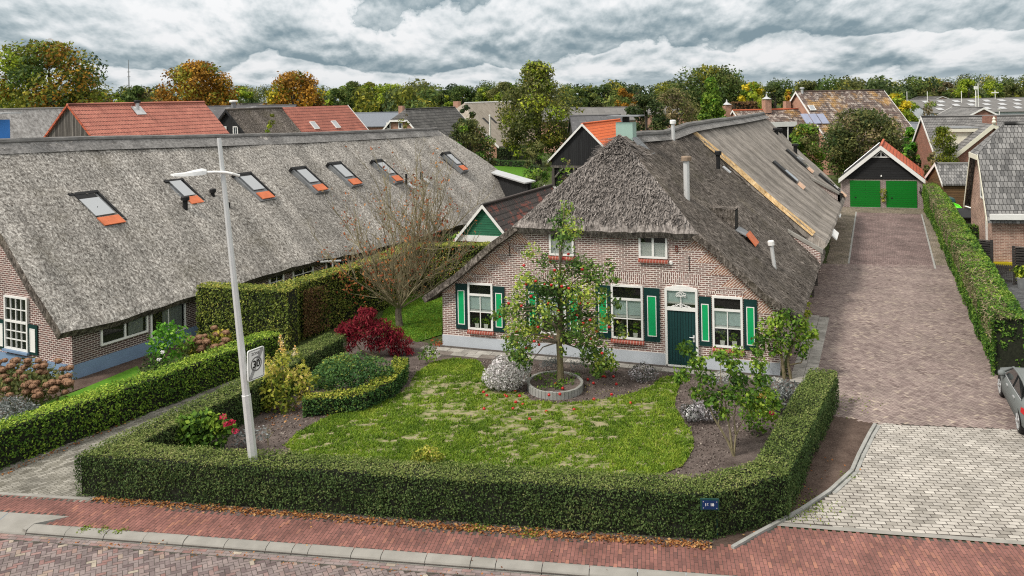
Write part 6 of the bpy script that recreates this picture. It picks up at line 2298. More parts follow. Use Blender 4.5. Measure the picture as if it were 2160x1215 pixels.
# ------------------------------------------------------------------ garden plants
# apple tree in the round planter
PB = G(1183, 815)
AD = PB[1]
apple = thing('apple_tree', 'apple tree with red apples standing in the round planter on the lawn', 'apple tree', PB)
ab = [(1195, 440, 20, 60), (1178, 470, 26, 110), (1205, 480, 26, 120), (1190, 505, 26, 110), (1120, 530, 22, 70), (1150, 550, 26, 70), (1235, 570, 32, 150), (1262, 585, 28, 110), (1215, 560, 26, 110), (1180, 585, 30, 120),
      (1285, 560, 16, 40), (1300, 590, 14, 30), (1110, 590, 24, 90), (1140, 610, 30, 150), (1095, 620, 24, 100), (1170, 630, 30, 150), (1210, 620, 32, 150), (1245, 620, 30, 130), (1270, 625, 22, 80), (1080, 650, 26, 120),
      (1115, 655, 32, 170), (1150, 660, 30, 130), (1200, 665, 30, 140), (1235, 660, 28, 120), (1090, 690, 30, 170), (1125, 695, 28, 140), (1160, 690, 24, 80), (1215, 700, 26, 110), (1250, 690, 26, 110), (1280, 670, 22, 70), (1300, 640, 16, 40), (1312, 700, 16, 40),
      (1080, 720, 24, 120), (1108, 728, 26, 130), (1235, 725, 28, 120), (1262, 735, 30, 150), (1100, 755, 22, 100), (1085, 745, 18, 70), (1245, 755, 26, 120), (1275, 760, 24, 110), (1260, 780, 20, 90), (1060, 660, 14, 40), (1040, 668, 12, 30), (1110, 775, 16, 60), (1185, 740, 12, 34), (1192, 712, 16, 60)]
blobs = []
for px, py, rp, n in ab:
    dd = rng.uniform(-.9, .9)
    c = at(px, py, AD + dd)
    blobs.append((c, rp * 1.06 / F * AD, n * 1.6))
mb = MB()
clumps(mb, blobs, .135, 'apple', hollow=.15, zs=1.0, tvar=.25)
mb.build('crown', apple)
mb = MB()
tr = [at(1183, 815, AD), at(1182, 770, AD), at(1179, 720, AD), at(1183, 660, AD), at(1180, 600, AD), at(1184, 520, AD), at(1190, 440, AD)]
mb.tube(tr, [.13, .105, .1, .08, .05, .03, .012], 'bark_moss', 8)
for i in range(0, len(blobs)):
    c = blobs[i][0]
    s_ = at(1181, float(np.clip(c[2] * -61 + 815 + 35, 560, 720)), AD)
    m_ = (s_ + c) / 2 + Z * .25
    mb.tube([s_, m_, c], [.035, .02, .006], 'bark', 4)
mb.build('trunk', apple)
prof = [(.001, -.046), (.03, -.042), (.05, -.013), (.051, .015), (.033, .039), (.013, .036), (.001, .03)]
app_px = [(1290 - 120, 570), (1188, 545), (1161, 552), (1199, 536), (1228, 568), (1192, 572), (1149, 600), (1163, 601), (1185, 604), (1200, 608), (1120, 625), (1222, 625), (1227, 632), (1223, 640), (1142, 636), (1157, 640), (1130, 593), (1073, 640),
          (1054, 668), (1100, 645), (1090, 700), (1090, 724), (1071, 712), (1110, 735), (1127, 720), (1137, 727), (1100, 738), (1218, 665), (1245, 675), (1230, 682), (1247, 715), (1254, 735), (1285, 690), (1178, 655), (1110, 600), (1240, 595), (1168, 588), (1232, 560),
          (1105, 560), (1258, 700), (1208, 640), (1135, 690), (1084, 752), (1270, 745), (1240, 640)]
mesh_ap = None
for i, (px, py) in enumerate(app_px):
    c = at(px, py, AD - rng.uniform(-.1, .95))
    if mesh_ap is None:
        m2 = MB()
        m2.lathe(c, prof, 'apple_skin', 10)
        o = m2.build('apple', apple, smooth=True)
        mesh_ap = o.data
        first = o
        first_c = c
    else:
        o = first.copy()
        COL.objects.link(o)
        o.parent = apple
        o.location = tuple(c - first_c)
fallen = [('lawn', 'fallen red apple lying on the lawn before the round planter', [(1020, 827), (1027, 834), (1065, 834), (1069, 836), (1087, 826), (1096, 835), (1088, 848), (1103, 853), (1082, 862), (1021, 862), (1152, 868), (1117, 884), (1211, 864), (1290, 832)]),
          ('soil', 'fallen apple on the dark soil right of the apple tree', [(1271, 793), (1276, 794), (1294, 794), (1252, 808), (1253, 842), (1300, 810), (1330, 850), (1240, 800)]),
          ('planter', 'red apple lying inside the round planter', [(1172, 810), (1187, 819), (1158, 833), (1181, 831)])]
for key, lb, pts in fallen:
    base = None
    for px, py in pts:
        p = G(px, py, .26 if key == 'planter' else .045)
        if base is None:
            m2 = MB()
            m2.lathe(p, prof, 'apple_skin', 10)
            base = m2.build('apple', smooth=True, origin=p)
            tag(base, lb, 'apple', 'fallen apples in the ' + key)
        else:
            o = base.copy()
            COL.objects.link(o)
            o.location = tuple(p)
            o.rotation_euler = (rng.uniform(0, 2), rng.uniform(0, 2), 0)
# round planter of upright concrete palisades
pc = G(1172, 825, .0)
pc[1] += .25
planter = thing('round_planter', 'round planter ring of ribbed concrete posts under the apple tree', 'planter', pc)
mb = MB()
for i in range(46):
    a = i / 46 * 2 * math.pi
    ra, rb_ = .91, 1.05
    c = pc + np.array([math.cos(a) * ra, math.sin(a) * rb_, 0])
    tdir = np.array([-math.sin(a), math.cos(a), 0])
    ndir = np.array([math.cos(a), math.sin(a), 0])
    mb.box(c, (tdir, ndir, Z), (-.058, .058), (-.045, .045), (-.02, .25 + rng.normal(0, .004)), 'concrete_old')
mb.build('ring', planter)
mb = MB()
mb.poly([pc + np.array([math.cos(a) * .88, math.sin(a) * 1.02, .2]) for a in np.linspace(0, 2 * math.pi, 25)[:-1]], 'soil')
mb.build('earth', planter)
root = thing('ground_cover', 'low green weeds growing in the round planter', 'weeds', pc + Z * .2)
mb = MB()
clumps(mb, [(pc + np.array([rng.uniform(-.6, .6), rng.uniform(-.7, .7), .25]), .16, 40) for _ in range(16)], .08, 'green')
mb.build('foliage', root)

# bare maple with a few russet leaves
mp0 = G(842, 688)
MD = mp0[1]
mt = thing('bare_maple_tree', 'nearly bare vase shaped tree with a few russet leaves beside the red maple', 'tree', mp0)
mb, lf = MB(), MB()
mb.tube([at(843, 690, MD), at(840, 660, MD), at(842, 640, MD)], [.17, .14, .12], 'bark', 8)
tips = []


def twig(p, d, ln, r, lev):
    segs = 4 if lev else 6
    path = [p]
    dd = d.copy()
    for i in range(segs):
        dd = nrm(dd + rng.normal(0, .10, 3) + np.array([0, 0, .07]))
        path.append(path[-1] + dd * ln / segs)
    mb.tube(path, list(np.linspace(r, r * .35, len(path))), 'stem', 4 if lev else 5, False)
    if lev < 3:
        for i in range(1, len(path)):
            for _ in range((2, 2, 1)[lev]):
                if rng.uniform() < (.95, .75, .5)[lev]:
                    a = nrm(dd + rng.normal(0, .48, 3) + np.array([0, 0, .25]))
                    twig(path[i], a, ln * rng.uniform(.28, .5), r * .5, lev + 1)
    tips.append(path[-1])


for i in range(19):
    a = rng.uniform(0, 2 * math.pi)
    o_ = rng.uniform(.12, 1.3)
    d = nrm(np.array([math.cos(a) * o_, math.sin(a) * o_ * .8, 1.0 if o_ < .7 else .8]))
    twig(at(842, 652, MD), d, 5.0 - 1.2 * o_ + rng.uniform(-.5, .4), .042, 0)
mb.build('trunk', mt)
for q in tips:
    if rng.uniform() < .1:
        n_ = rng.integers(1, 4)
        leaves(lf, q + rng.normal(0, .14, (n_, 3)), .15, 'russet', None, None, 1.0, .5)
for px, py, n_ in ((745, 520, 10), (720, 585, 26), (745, 610, 34), (800, 595, 28), (730, 570, 20), (760, 640, 22), (845, 590, 18), (935, 480, 9), (880, 420, 8), (730, 480, 8), (860, 385, 8), (700, 560, 14)):
    leaves(lf, at(px, py, MD) + rng.normal(0, .3, (n_, 3)), .17, 'russet', None, None, 1.0, .5)
lf.build('foliage', mt)

# red weeping maple
plant('red_japanese_maple', 'low crimson japanese maple beside the side lawn', 'shrub', (790, 752),
      [(770, 672, 26, 260), (740, 690, 26, 260), (800, 690, 30, 320), (775, 700, 32, 340), (830, 705, 26, 260), (725, 700, 22, 200), (850, 722, 22, 180, .2), (815, 720, 26, 240), (745, 715, 22, 190), (780, 660, 16, 120), (765, 655, 10, 60), (790, 725, 24, 180), (862, 740, 12, 70), (735, 735, 14, 60), (835, 740, 18, 110)],
      .17, 'maple', [([(790, 752), (780, 735), (770, 700)], .06, .02), ([(792, 752), (805, 735), (825, 710)], .05, .02), ([(788, 752), (760, 738), (742, 712)], .045, .015)], aspect=.24, zs=.62, spread=.9, droop=1.2, dens=1.9, hollow=.3)
# box dome and curved low hedge
plant('box_dome', 'rounded dark green clipped dome beside the yellow hydrangea', 'shrub', (745, 838),
               [(700, 790, 40, 620), (750, 778, 44, 700, .4), (790, 780, 36, 520, .5), (725, 770, 34, 420, .6), (680, 800, 30, 360), (770, 795, 40, 480), (730, 800, 40, 460), (810, 790, 24, 240, .4), (700, 770, 24, 240, .6)], .09, 'box', hollow=.8, zs=.75, dens=1.8)
ch_ = [G(640, 842, .5)[:2], G(690, 838, .5)[:2], G(760, 832, .5)[:2], G(812, 808, .5)[:2], G(840, 778, .5)[:2], G(846, 760, .5)[:2]]
hedge('low_curved_hedge', 'low curved variegated hedge wrapping the dark clipped dome', ch_, .55, .62, 'box', 'gold', .085, 700, toptone=-.05)
# yellow panicle hydrangea
_, D_ = plant('yellow_hydrangea', 'yellowing panicle hydrangea with cream flower cones right of the lamp post', 'shrub', (608, 868),
      [(600, 755, 22, 90), (575, 775, 24, 110), (625, 790, 28, 150), (590, 800, 30, 170), (560, 810, 24, 110), (640, 815, 24, 110), (610, 825, 32, 180), (575, 840, 28, 150), (645, 840, 20, 90), (600, 855, 26, 120), (560, 855, 18, 60), (665, 800, 12, 36)],
      .14, 'gold', [([(608, 868), (600, 820), (595, 760)], .03, .01), ([(606, 868), (575, 830), (570, 785)], .03, .01), ([(610, 868), (640, 830), (648, 800)], .03, .01)], hollow=.2)
hy = bpy.data.objects['yellow_hydrangea']
mb = MB()
for px, py in ((592, 722), (594, 738), (600, 748), (622, 745), (606, 780), (628, 750), (565, 762), (584, 755), (648, 790), (655, 800), (605, 815), (640, 770), (562, 790)):
    c = at(px, py, D_ - .35)
    clumps(mb, [(c, .11, 40), (c + Z * .13, .07, 24), (c + Z * .22, .035, 10)], .06, 'roseflower' if rng.uniform() < .25 else 'gold', hollow=.5, tonebias=.25)
mb.build('flower_cone', hy)
tag(hy.children[-1], kind='stuff')
# pink hydrangea behind the front hedge
plant('pink_hydrangea', 'green leaved hydrangea with pink flowers inside the hedge corner', 'shrub', (420, 960),
      [(385, 895, 26, 100), (420, 890, 30, 130), (455, 895, 26, 100), (370, 915, 28, 110), (410, 920, 34, 140), (450, 925, 30, 110), (480, 900, 20, 60), (435, 880, 20, 70), (395, 940, 30, 90)],
      .15, 'green', [([(420, 960), (430, 930), (470, 905)], .02, .01)], hollow=.5, aspect=.7, dens=1.7)
hy = bpy.data.objects['pink_hydrangea']
for px, py in ((471, 879), (477, 894), (496, 909), (489, 891)):
    mb = MB()
    clumps(mb, [(at(px, py, G(420, 960)[1] - .4), .1, 60)], .06, 'pinkflower', hollow=.7)
    mb.build('flower_head', hy)
plant('dark_heather', 'dark dusty shrub tucked behind the foot of the lamp post', 'shrub', (540, 945), [(525, 918, 26, 220), (555, 915, 20, 140), (505, 925, 22, 140)], .08, 'silver', hollow=.3, dens=.6)
plant('bare_shrub', 'small bare pale stemmed shrub right of the lamp post', 'shrub', (568, 940), [(568, 915, 10, 6)], .05, 'brownish', [([(566, 942), (564, 915), (566, 896)], .02, .008), ([(566, 930), (556, 915)], .012, .006), ([(566, 925), (578, 910)], .012, .006), ([(565, 915), (574, 900)], .01, .005)])
# white asters
ADm = G(1066, 820)
r_, _ = plant('white_aster', 'big dome of white flowering asters left of the round planter', 'flower', (1066, 824),
              [(1066, 788, 38, 1300), (1042, 795, 25, 560), (1090, 790, 27, 560), (1060, 772, 26, 460), (1082, 805, 22, 400), (1046, 808, 18, 300), (1103, 775, 18, 220)], .07, 'aster', hollow=.85, aspect=.8, tvar=.3, zs=.85)
plant('small_aster', 'small round mauve white aster near the front door path', 'flower', (1357, 806), [(1357, 785, 24, 520), (1340, 787, 15, 200), (1374, 787, 15, 200)], .06, 'aster_mauve', hollow=.8, aspect=.8, tvar=.3)
plant('spreading_aster', 'grey mauve asters spilling round white stones on the right soil bed', 'flower', (1475, 893), [(1460, 872, 22, 420), (1490, 868, 22, 380), (1510, 872, 18, 260), (1445, 862, 12, 160), (1475, 858, 18, 260)], .06, 'aster_mauve', hollow=.7, aspect=.8, tvar=.3)
stone = thing('white_stone', 'pale rounded boulder half hidden by mauve asters', 'stone', G(1462, 880))
mb = MB()
mb.lathe(G(1465, 880), [(.3, 0), (.34, .12), (.24, .3), (.1, .36), (.001, .37)], 'sign_white', 10)
mb.build('body', stone)
plant('lavender', 'grey green lavender tuft left of the apple trunk', 'shrub', (1165, 785), [(1160, 762, 18, 260), (1175, 765, 14, 180), (1148, 768, 12, 140)], .1, 'silver', hollow=.1, aspect=.2, zs=1.0, dens=.9, tvar=.15)
plant('lavender', 'grey green lavender tuft right of the apple trunk', 'shrub', (1215, 788), [(1212, 766, 18, 260), (1230, 768, 16, 200)], .1, 'silver', hollow=.1, aspect=.2, zs=1.0, dens=.7, tvar=.15)
plant('leafy_perennial', 'dark leafy perennial under the right apple branches', 'shrub', (1282, 792), [(1275, 765, 20, 160), (1292, 770, 16, 120), (1260, 772, 14, 90)], .11, 'green')
plant('grass_tuft', 'bright green grass tuft beside the round planter', 'grass tuft', (1216, 800), [(1216, 792, 9, 120)], .13, 'bright', hollow=.1, aspect=.12)
plant('yellow_spirea', 'small yellow green shrub just behind the middle of the front hedge', 'shrub', (898, 985), [(888, 962, 22, 160), (912, 960, 20, 140), (875, 966, 14, 80), (928, 964, 12, 60), (900, 950, 14, 70)], .09, 'gold', hollow=.3)
plant('red_stemmed_shrub', 'sparse shrub with pinkish stems at the left corner of the house', 'shrub', (905, 768), [(895, 750, 16, 60), (912, 748, 18, 70), (920, 725, 16, 30, 0, 'russet'), (905, 735, 16, 40)], .12, 'green',
      [([(903, 768), (895, 735), (898, 705)], .012, .005), ([(905, 768), (915, 730), (935, 710)], .012, .005), ([(906, 768), (920, 735), (928, 715)], .01, .005), ([(904, 768), (890, 745)], .012, .006), ([(906, 768), (908, 720)], .012, .005)], hollow=.1)
# shrub with bare stems at the right, rose, silver shrub, espaliered tree
plant('tall_leafy_shrub', 'leggy yellow green shrub with bare forked stems on the right soil bed', 'shrub', (1548, 962),
      [(1450, 735, 22, 60), (1470, 765, 24, 80), (1440, 790, 22, 60), (1490, 800, 26, 90), (1520, 750, 22, 60), (1545, 770, 26, 90), (1560, 800, 26, 90), (1600, 770, 24, 70), (1605, 800, 26, 90), (1580, 840, 30, 120), (1540, 830, 30, 110), (1500, 840, 26, 80), (1620, 830, 24, 80), (1555, 740, 16, 34), (1470, 830, 20, 50), (1600, 860, 26, 80), (1525, 870, 22, 50), (1638, 850, 18, 50), (1428, 800, 14, 30), (1600, 745, 12, 24)],
        .13, 'green', [([(1548, 962), (1535, 930), (1505, 880), (1480, 810), (1460, 760)], .045, .01), ([(1545, 955), (1540, 910), (1530, 850), (1545, 780)], .04, .01), ([(1548, 962), (1552, 920), (1575, 870), (1605, 800)], .035, .01), ([(1552, 915), (1548, 880), (1560, 820)], .03, .01),
                                ([(1515, 895), (1522, 860), (1520, 770)], .025, .008), ([(1490, 840), (1465, 820), (1440, 795)], .02, .008), ([(1575, 870), (1600, 850), (1625, 830)], .02, .008)], hollow=.05, dens=2.1, tvar=.28)
plant('rose_bush', 'rose bush with apricot blooms and dark leaves beside the right hedge', 'rose', (1605, 915), [(1600, 850, 30, 150), (1580, 870, 28, 130), (1620, 865, 26, 120), (1595, 890, 30, 150), (1625, 880, 20, 80)], .12, 'green', hollow=.3, dens=1.0, tvar=.15)
rs_ = bpy.data.objects['rose_bush']
for px, py in ((1606, 833), (1616, 838), (1624, 837), (1613, 829), (1603, 840), (1622, 830), (1628, 871)):
    mb = MB()
    clumps(mb, [(at(px, py, G(1605, 915)[1] - .55), .075, 46)], .07, 'roseflower' if py < 860 else 'pinkflower', hollow=.5)
    mb.build('flower_head', rs_)
plant('silver_shrub', 'grey silver leaved round shrub in front of the house corner', 'shrub', (1645, 872), [(1640, 822, 30, 420), (1615, 828, 24, 300), (1668, 826, 26, 320), (1650, 845, 28, 260), (1690, 830, 14, 120), (1620, 845, 22, 200)], .13, 'silver', hollow=.75, aspect=.28)
plant('grey_seedhead_plant', 'dry grey seed head plant by the house path', 'shrub', (1520, 828), [(1520, 800, 22, 240), (1545, 798, 16, 150), (1500, 800, 14, 120)], .08, 'silver', hollow=.5, dens=.8)
plant('espaliered_tree', 'bushy twin stemmed tree against the right end of the house front', 'tree', (1660, 800),
      [(1620, 690, 26, 140), (1650, 675, 28, 170), (1680, 680, 28, 170), (1700, 700, 24, 120), (1605, 715, 22, 100), (1635, 710, 26, 120), (1670, 712, 28, 140), (1695, 725, 22, 100), (1600, 735, 16, 60), (1718, 705, 12, 50), (1650, 740, 20, 60), (1690, 745, 16, 50), (1630, 740, 16, 50), (1660, 660, 16, 70)],
      .15, 'green', [([(1655, 800), (1650, 760), (1640, 700)], .07, .03), ([(1668, 798), (1662, 760), (1680, 700)], .06, .025), ([(1664, 770), (1690, 765), (1700, 740)], .03, .015)], stem_m='bark_moss', hollow=.3, tvar=.25)
plant('climbing_shrub', 'yellow green climber on the side wall under the eave', 'shrub', (1702, 690), [(1703, 620, 10, 80), (1700, 640, 12, 110), (1697, 660, 14, 120), (1693, 680, 12, 90), (1704, 605, 7, 40)], .13, 'yellowgreen', hollow=.3)
# left garden
for nm, lb, base, bl, heads in (
        ('brown_hydrangea', 'large hydrangea with many faded brown flower heads in the left corner', (60, 862), [(60, 800, 52, 380), (12, 805, 44, 300), (112, 808, 42, 280), (60, 830, 46, 240), (132, 800, 28, 120)],
         [(random.randint(-10, 150), 0) for _ in range(62)]),
        ('brown_hydrangea', 'smaller hydrangea with faded brown flower heads behind the privet hedge', (432, 778), [(430, 725, 34, 220), (400, 735, 26, 150), (465, 715, 26, 150), (480, 730, 20, 90), (415, 748, 22, 90)], [(0, 0)] * 30)):
    root, D_ = plant(nm, lb, 'shrub', base, bl, .15, 'olive' if base[0] < 100 else 'oakgreen', hollow=.4)
    tmpl = None
    for i in range(len(heads)):
        if base[0] < 100:
            t_ = i / len(heads)
            px = rng.uniform(-14, 152)
            py = 750 + 84 * t_ + abs(px - 60) * .22 * (1 - t_) + rng.normal(0, 3)
        else:
            t_ = i / len(heads)
            px = rng.uniform(390, 484)
            py = 696 + 48 * t_ + max(0, 455 - px) * .3 * (1 - t_) + rng.normal(0, 3)
        c = at(px, py, D_ - .75 + .7 * (1 - t_) + rng.uniform(-.1, .1))
        if tmpl is None:
            mb = MB()
            mb.lathe(c, [(.001, -.06), (.09, -.04), (.12, .0), (.1, .05), (.05, .075), (.001, .08)], 'hydrangea_dry', 10)
            clumps(mb, [(c, .125, 130)], .05, 'hydrangea_dry', hollow=.95, zs=.65, aspect=.8, tvar=.16)
            tmpl = mb.build('flower_head', root)
            tc = c
        else:
            o = tmpl.copy()
            COL.objects.link(o)
            o.parent = root
            sc_ = rng.uniform(.8, 1.25)
            o.scale = (sc_, sc_, sc_)
            o.location = tuple((c - ORG[root]) - (tc - ORG[root]) * sc_)
plant('green_shrub', 'fresh green leafy shrub under the window of the long farmhouse', 'shrub', (350, 800), [(350, 695, 26, 130), (335, 715, 26, 140), (375, 705, 26, 130), (390, 720, 20, 80), (355, 735, 30, 120), (330, 745, 24, 90), (365, 760, 28, 90), (340, 775, 26, 70)], .15, 'bright', hollow=.4)
plant('dark_rose_bush', 'dark bush with two white flowers left of the brown hydrangea', 'shrub', (335, 815), [(325, 760, 24, 160), (345, 775, 26, 180), (310, 780, 22, 120), (370, 775, 22, 120), (340, 795, 26, 120)], .09, 'dark', hollow=.3)
rb_ = bpy.data.objects['dark_rose_bush']
for px, py in ((343, 743), (335, 758)):
    mb = MB()
    clumps(mb, [(at(px, py, G(335, 815)[1] - .7), .07, 40)], .07, 'aster', hollow=.5, tonebias=.4)
    mb.build('flower_head', rb_)
plant('silver_bush', 'silver grey santolina bush behind the privet hedge at the left edge', 'shrub', (30, 905), [(30, 868, 34, 520), (0, 872, 28, 340), (62, 872, 26, 320), (20, 852, 20, 200)], .12, 'silver', hollow=.7, aspect=.25)
plant('ivy_plant', 'ivy tumbling over the hedge corner beside the green gabled shed', 'climber', (935, 560), [(935, 500, 16, 120, 3), (955, 505, 16, 110, 3), (915, 494, 12, 70, 3), (970, 498, 12, 60, 3), (905, 505, 10, 50, 3)], .16, 'ivy', hollow=.3)
plant('potted_laurel', 'yellow green leafy plant in a pot by the dark slatted fence', 'potted plant', (2157, 605), [(2157, 580, 16, 120), (2150, 570, 12, 80), (2164, 568, 12, 80)], .2, 'yellowgreen', hollow=.3)
hp = bpy.data.objects['potted_laurel']
mb = MB()
mb.lathe(G(2157, 608), [(.001, 0), (.2, 0), (.26, .5), (.22, .5), (.001, .45)], 'lead', 12)
mb.build('pot', hp)

# leaf litter, moss and petals
mb = MB()
def litter(a, b, n, w_, size=.07, m='leaf_litter'):
    a, b = G(*a), G(*b)
    t = rng.uniform(0, 1, (n, 1))
    d = nrm(b - a)
    nn = np.array([-d[1], d[0], 0])
    P = a + (b - a) * t + nn * rng.normal(0, w_, (n, 1)) + Z * rng.uniform(.008, .04, (n, 1))
    leaves(mb, P, size, m, np.repeat(Z[None], n, 0), None, .35, .7)
litter((195, 1053), (860, 1106), 1300, .09)
litter((860, 1106), (1500, 1152), 1300, .09)
litter((560, 885), (700, 850), 120, .5, .09)
litter((0, 1003), (280, 885), 140, .08)
litter((1200, 820), (1380, 825), 60, .5, .06, 'gold')
litter((1050, 830), (1250, 870), 40, .5, .06, 'gold')
litter((1560, 1135), (1760, 960), 50, .5)
litter((190, 1070), (1500, 1180), 40, .5, .05)
litter((100, 1140), (1100, 1225), 130, .1, .06)
tag(mb.build('fallen_leaves'), 'brown fallen leaves along the foot of the front hedge', 'leaves', kind='stuff')
mb = MB()
M['clod'] = tonemat('soil_clods', [(.06, .045, .04), (.13, .10, .09), (.22, .185, .165), (.36, .32, .28)], .95)
pt = rng.uniform((-9, 21), (9, 32), (26000, 2))
keep = in_poly(pt, [G(*p) for p in ((420, 985), (560, 880), (660, 855), (860, 770), (1030, 760), (1420, 790), (1640, 830), (1690, 830), (1480, 1020), (400, 1000))]) & ~in_poly(pt, LAWN)
pt = pt[keep]
leaves(mb, np.concatenate([pt, np.full((len(pt), 1), .02)], 1), .055, 'clod', np.repeat(Z[None], len(pt), 0) * .5, np.clip(rng.normal(.45, .22, len(pt)), 0, 1), .7, .8)
tag(mb.build('soil_crumbs'), 'crumbly lumps of dark garden soil', 'soil', kind='stuff')
mb = MB()
for px, py, n, r in ((1705, 1060, 160, .3), (1680, 1082, 120, .25), (1790, 1005, 60, .12), (1716, 1075, 100, .3), (180, 1116, 90, .07), (215, 1119, 60, .08), (255, 1121, 50, .08), (1010, 1113, 120, .13), (1120, 1124, 160, .16), (1790, 845, 120, .5)):
    P = G(px, py) + np.concatenate([rng.normal(0, r, (n, 2)), rng.uniform(.01, .03, (n, 1))], 1)
    leaves(mb, P, .05, 'moss', np.repeat(Z[None], n, 0), None, .6, .6)
tag(mb.build('moss'), 'green moss in the paving joints', 'moss', kind='stuff')


# ------------------------------------------------------------------ street lamp and signs
pb_ = at(533, 962, 20.85)
pt_ = at(462, 291, 20.85)
pd = nrm(pt_ - pb_)
p0 = pb_ - pd * (pb_[2] / pd[2])
lamp = thing('street_lamp', 'leaning pale grey street lamp rising out of the front hedge', 'street lamp', p0)
mb = MB()
Lp_ = np.linalg.norm(pt_ - p0)
mb.tube([p0 - pd * .3, p0 + pd * 2.6, p0 + pd * 2.61, pt_], [.125, .115, .10, .055], 'alu', 8)
mb.lathe(p0 + pd * 2.58, [(.112, 0), (.117, .01), (.117, .05), (.104, .06)], 'alu', 8, pd)
pole = mb.build('pole', lamp)
mb = MB()
pc_ = at(477, 364, 20.78)
mb.tube([at(505, 371, 20.9), at(490, 366.5, 20.8), pc_, at(455, 363, 20.72), at(432, 364, 20.68)], .036, 'white', 8)
mb.build('arm', lamp)
e0, e1 = at(436, 366, 20.68), at(360, 369, 20.5)
d = nrm(e1 - e0)
sd_ = nrm(np.cross(d, Z))
up_ = np.cross(sd_, d)
mb = MB()
Lh = np.linalg.norm(e1 - e0)
prof = [(0, .06, .10, -.01), (.12 * Lh, .085, .135, -.03), (.35 * Lh, .11, .10, -.04), (.62 * Lh, .1, .05, -.045), (.9 * Lh, .08, .035, -.03), (Lh, .03, .02, -.01)]
rings = []
for t_, wd, hi, lo_ in prof:
    c = e0 + d * t_
    rings.append([c - sd_ * wd + up_ * lo_, c + sd_ * wd + up_ * lo_, c + sd_ * wd * .8 + up_ * hi * .55, c + up_ * hi, c - sd_ * wd * .8 + up_ * hi * .55])
for i in range(len(rings) - 1):
    for j in range(5):
        mb.poly([rings[i][j], rings[i][(j + 1) % 5], rings[i + 1][(j + 1) % 5], rings[i + 1][j]], 'alu')
mb.poly(rings[0][::-1], 'alu')
mb.poly(rings[-1], 'alu')
mb.build('lantern', lamp)
# 30 zone end sign
sl0, sr0 = at(520, 741, 20.62), at(554.5, 727, 21.1)
sl1 = at(522, 806, 20.62)
ux = nrm((sr0 - sl0) * np.array([1, 1, 0]))
w_ = np.linalg.norm((sr0 - sl0)[:2])
h_ = sl0[2] - sl1[2]
nn_ = np.array([ux[1], -ux[0], 0])
nn_ = nn_ if nn_[1] < 0 else -nn_
cs = (sl0 + ux * w_ / 2) * np.array([1, 1, 0]) + Z * (sl0[2] - h_ / 2)
cs = cs + nn_ * .04
sign = thing('zone_end_sign', 'white 30 zone end sign with black diagonal bar fixed to the lamp post', 'traffic sign', cs - Z * h_ / 2)
ax = (ux, Z, nn_)


def rrect(w, h, r, n=5):
    pts = []
    for cx_, cy_, a0 in ((w - r, h - r, 0), (-(w - r), h - r, 90), (-(w - r), -(h - r), 180), (w - r, -(h - r), 270)):
        for k in range(n + 1):
            a = math.radians(a0 + 90 * k / n)
            pts.append((cx_ + r * math.cos(a), cy_ + r * math.sin(a)))
    return pts


S3 = lambda x, z, o: cs + ux * x + Z * z + nn_ * o
mb = MB()
mb.prism([S3(x, z, 0) for x, z in rrect(w_ / 2, h_ / 2, .05)], -nn_ * .025, 'sign_white')
pl_ = mb.build('plate', sign)
mb = MB()
o_, i_ = rrect(w_ / 2 - .025, h_ / 2 - .025, .035), rrect(w_ / 2 - .037, h_ / 2 - .037, .026)
for k in range(len(o_)):
    k2 = (k + 1) % len(o_)
    mb.poly([S3(*o_[k], .003), S3(*o_[k2], .003), S3(*i_[k2], .003), S3(*i_[k], .003)], 'sign_black')
mb.build('border', pl_)
mb = MB()
n_ = 36
cz = -.0
for k in range(n_):
    a, b = 2 * math.pi * k / n_, 2 * math.pi * (k + 1) / n_
    r1, r0 = w_ * .335, w_ * .27
    mb.poly([S3(r1 * math.cos(a), cz + r1 * math.sin(a), .003), S3(r1 * math.cos(b), cz + r1 * math.sin(b), .003), S3(r0 * math.cos(b), cz + r0 * math.sin(b), .003), S3(r0 * math.cos(a), cz + r0 * math.sin(a), .003)], 'sign_grey')
text_into(mb, '30', S3(0, cz - .005, .005), ux, Z, nn_, .25, 'sign_black', .006)
text_into(mb, 'ZONE', S3(-.02, h_ * .345, .005), ux, Z, nn_, .1, 'sign_grey', .002)
ddir = nrm(ux * w_ * .36 + Z * h_ * .43)
dn_ = np.cross(ddir, nn_)
half = np.linalg.norm(ux * w_ * .41 + Z * h_ * .43)
for k in range(4):
    o1 = -.05 + k * .027
    mb.poly([cs + nn_ * .004 + ddir * t + dn_ * o for t, o in ((-half, o1), (half, o1), (half, o1 + .015), (-half, o1 + .015))], 'sign_grey')
mb.build('lettering', pl_)
mb = MB()
for z_ in (-.2, .2):
    mb.box(cs + Z * z_, ax, (-.16, .1), (-.02, .02), (-.16, -.026), 'metal')
mb.build('bracket', sign)
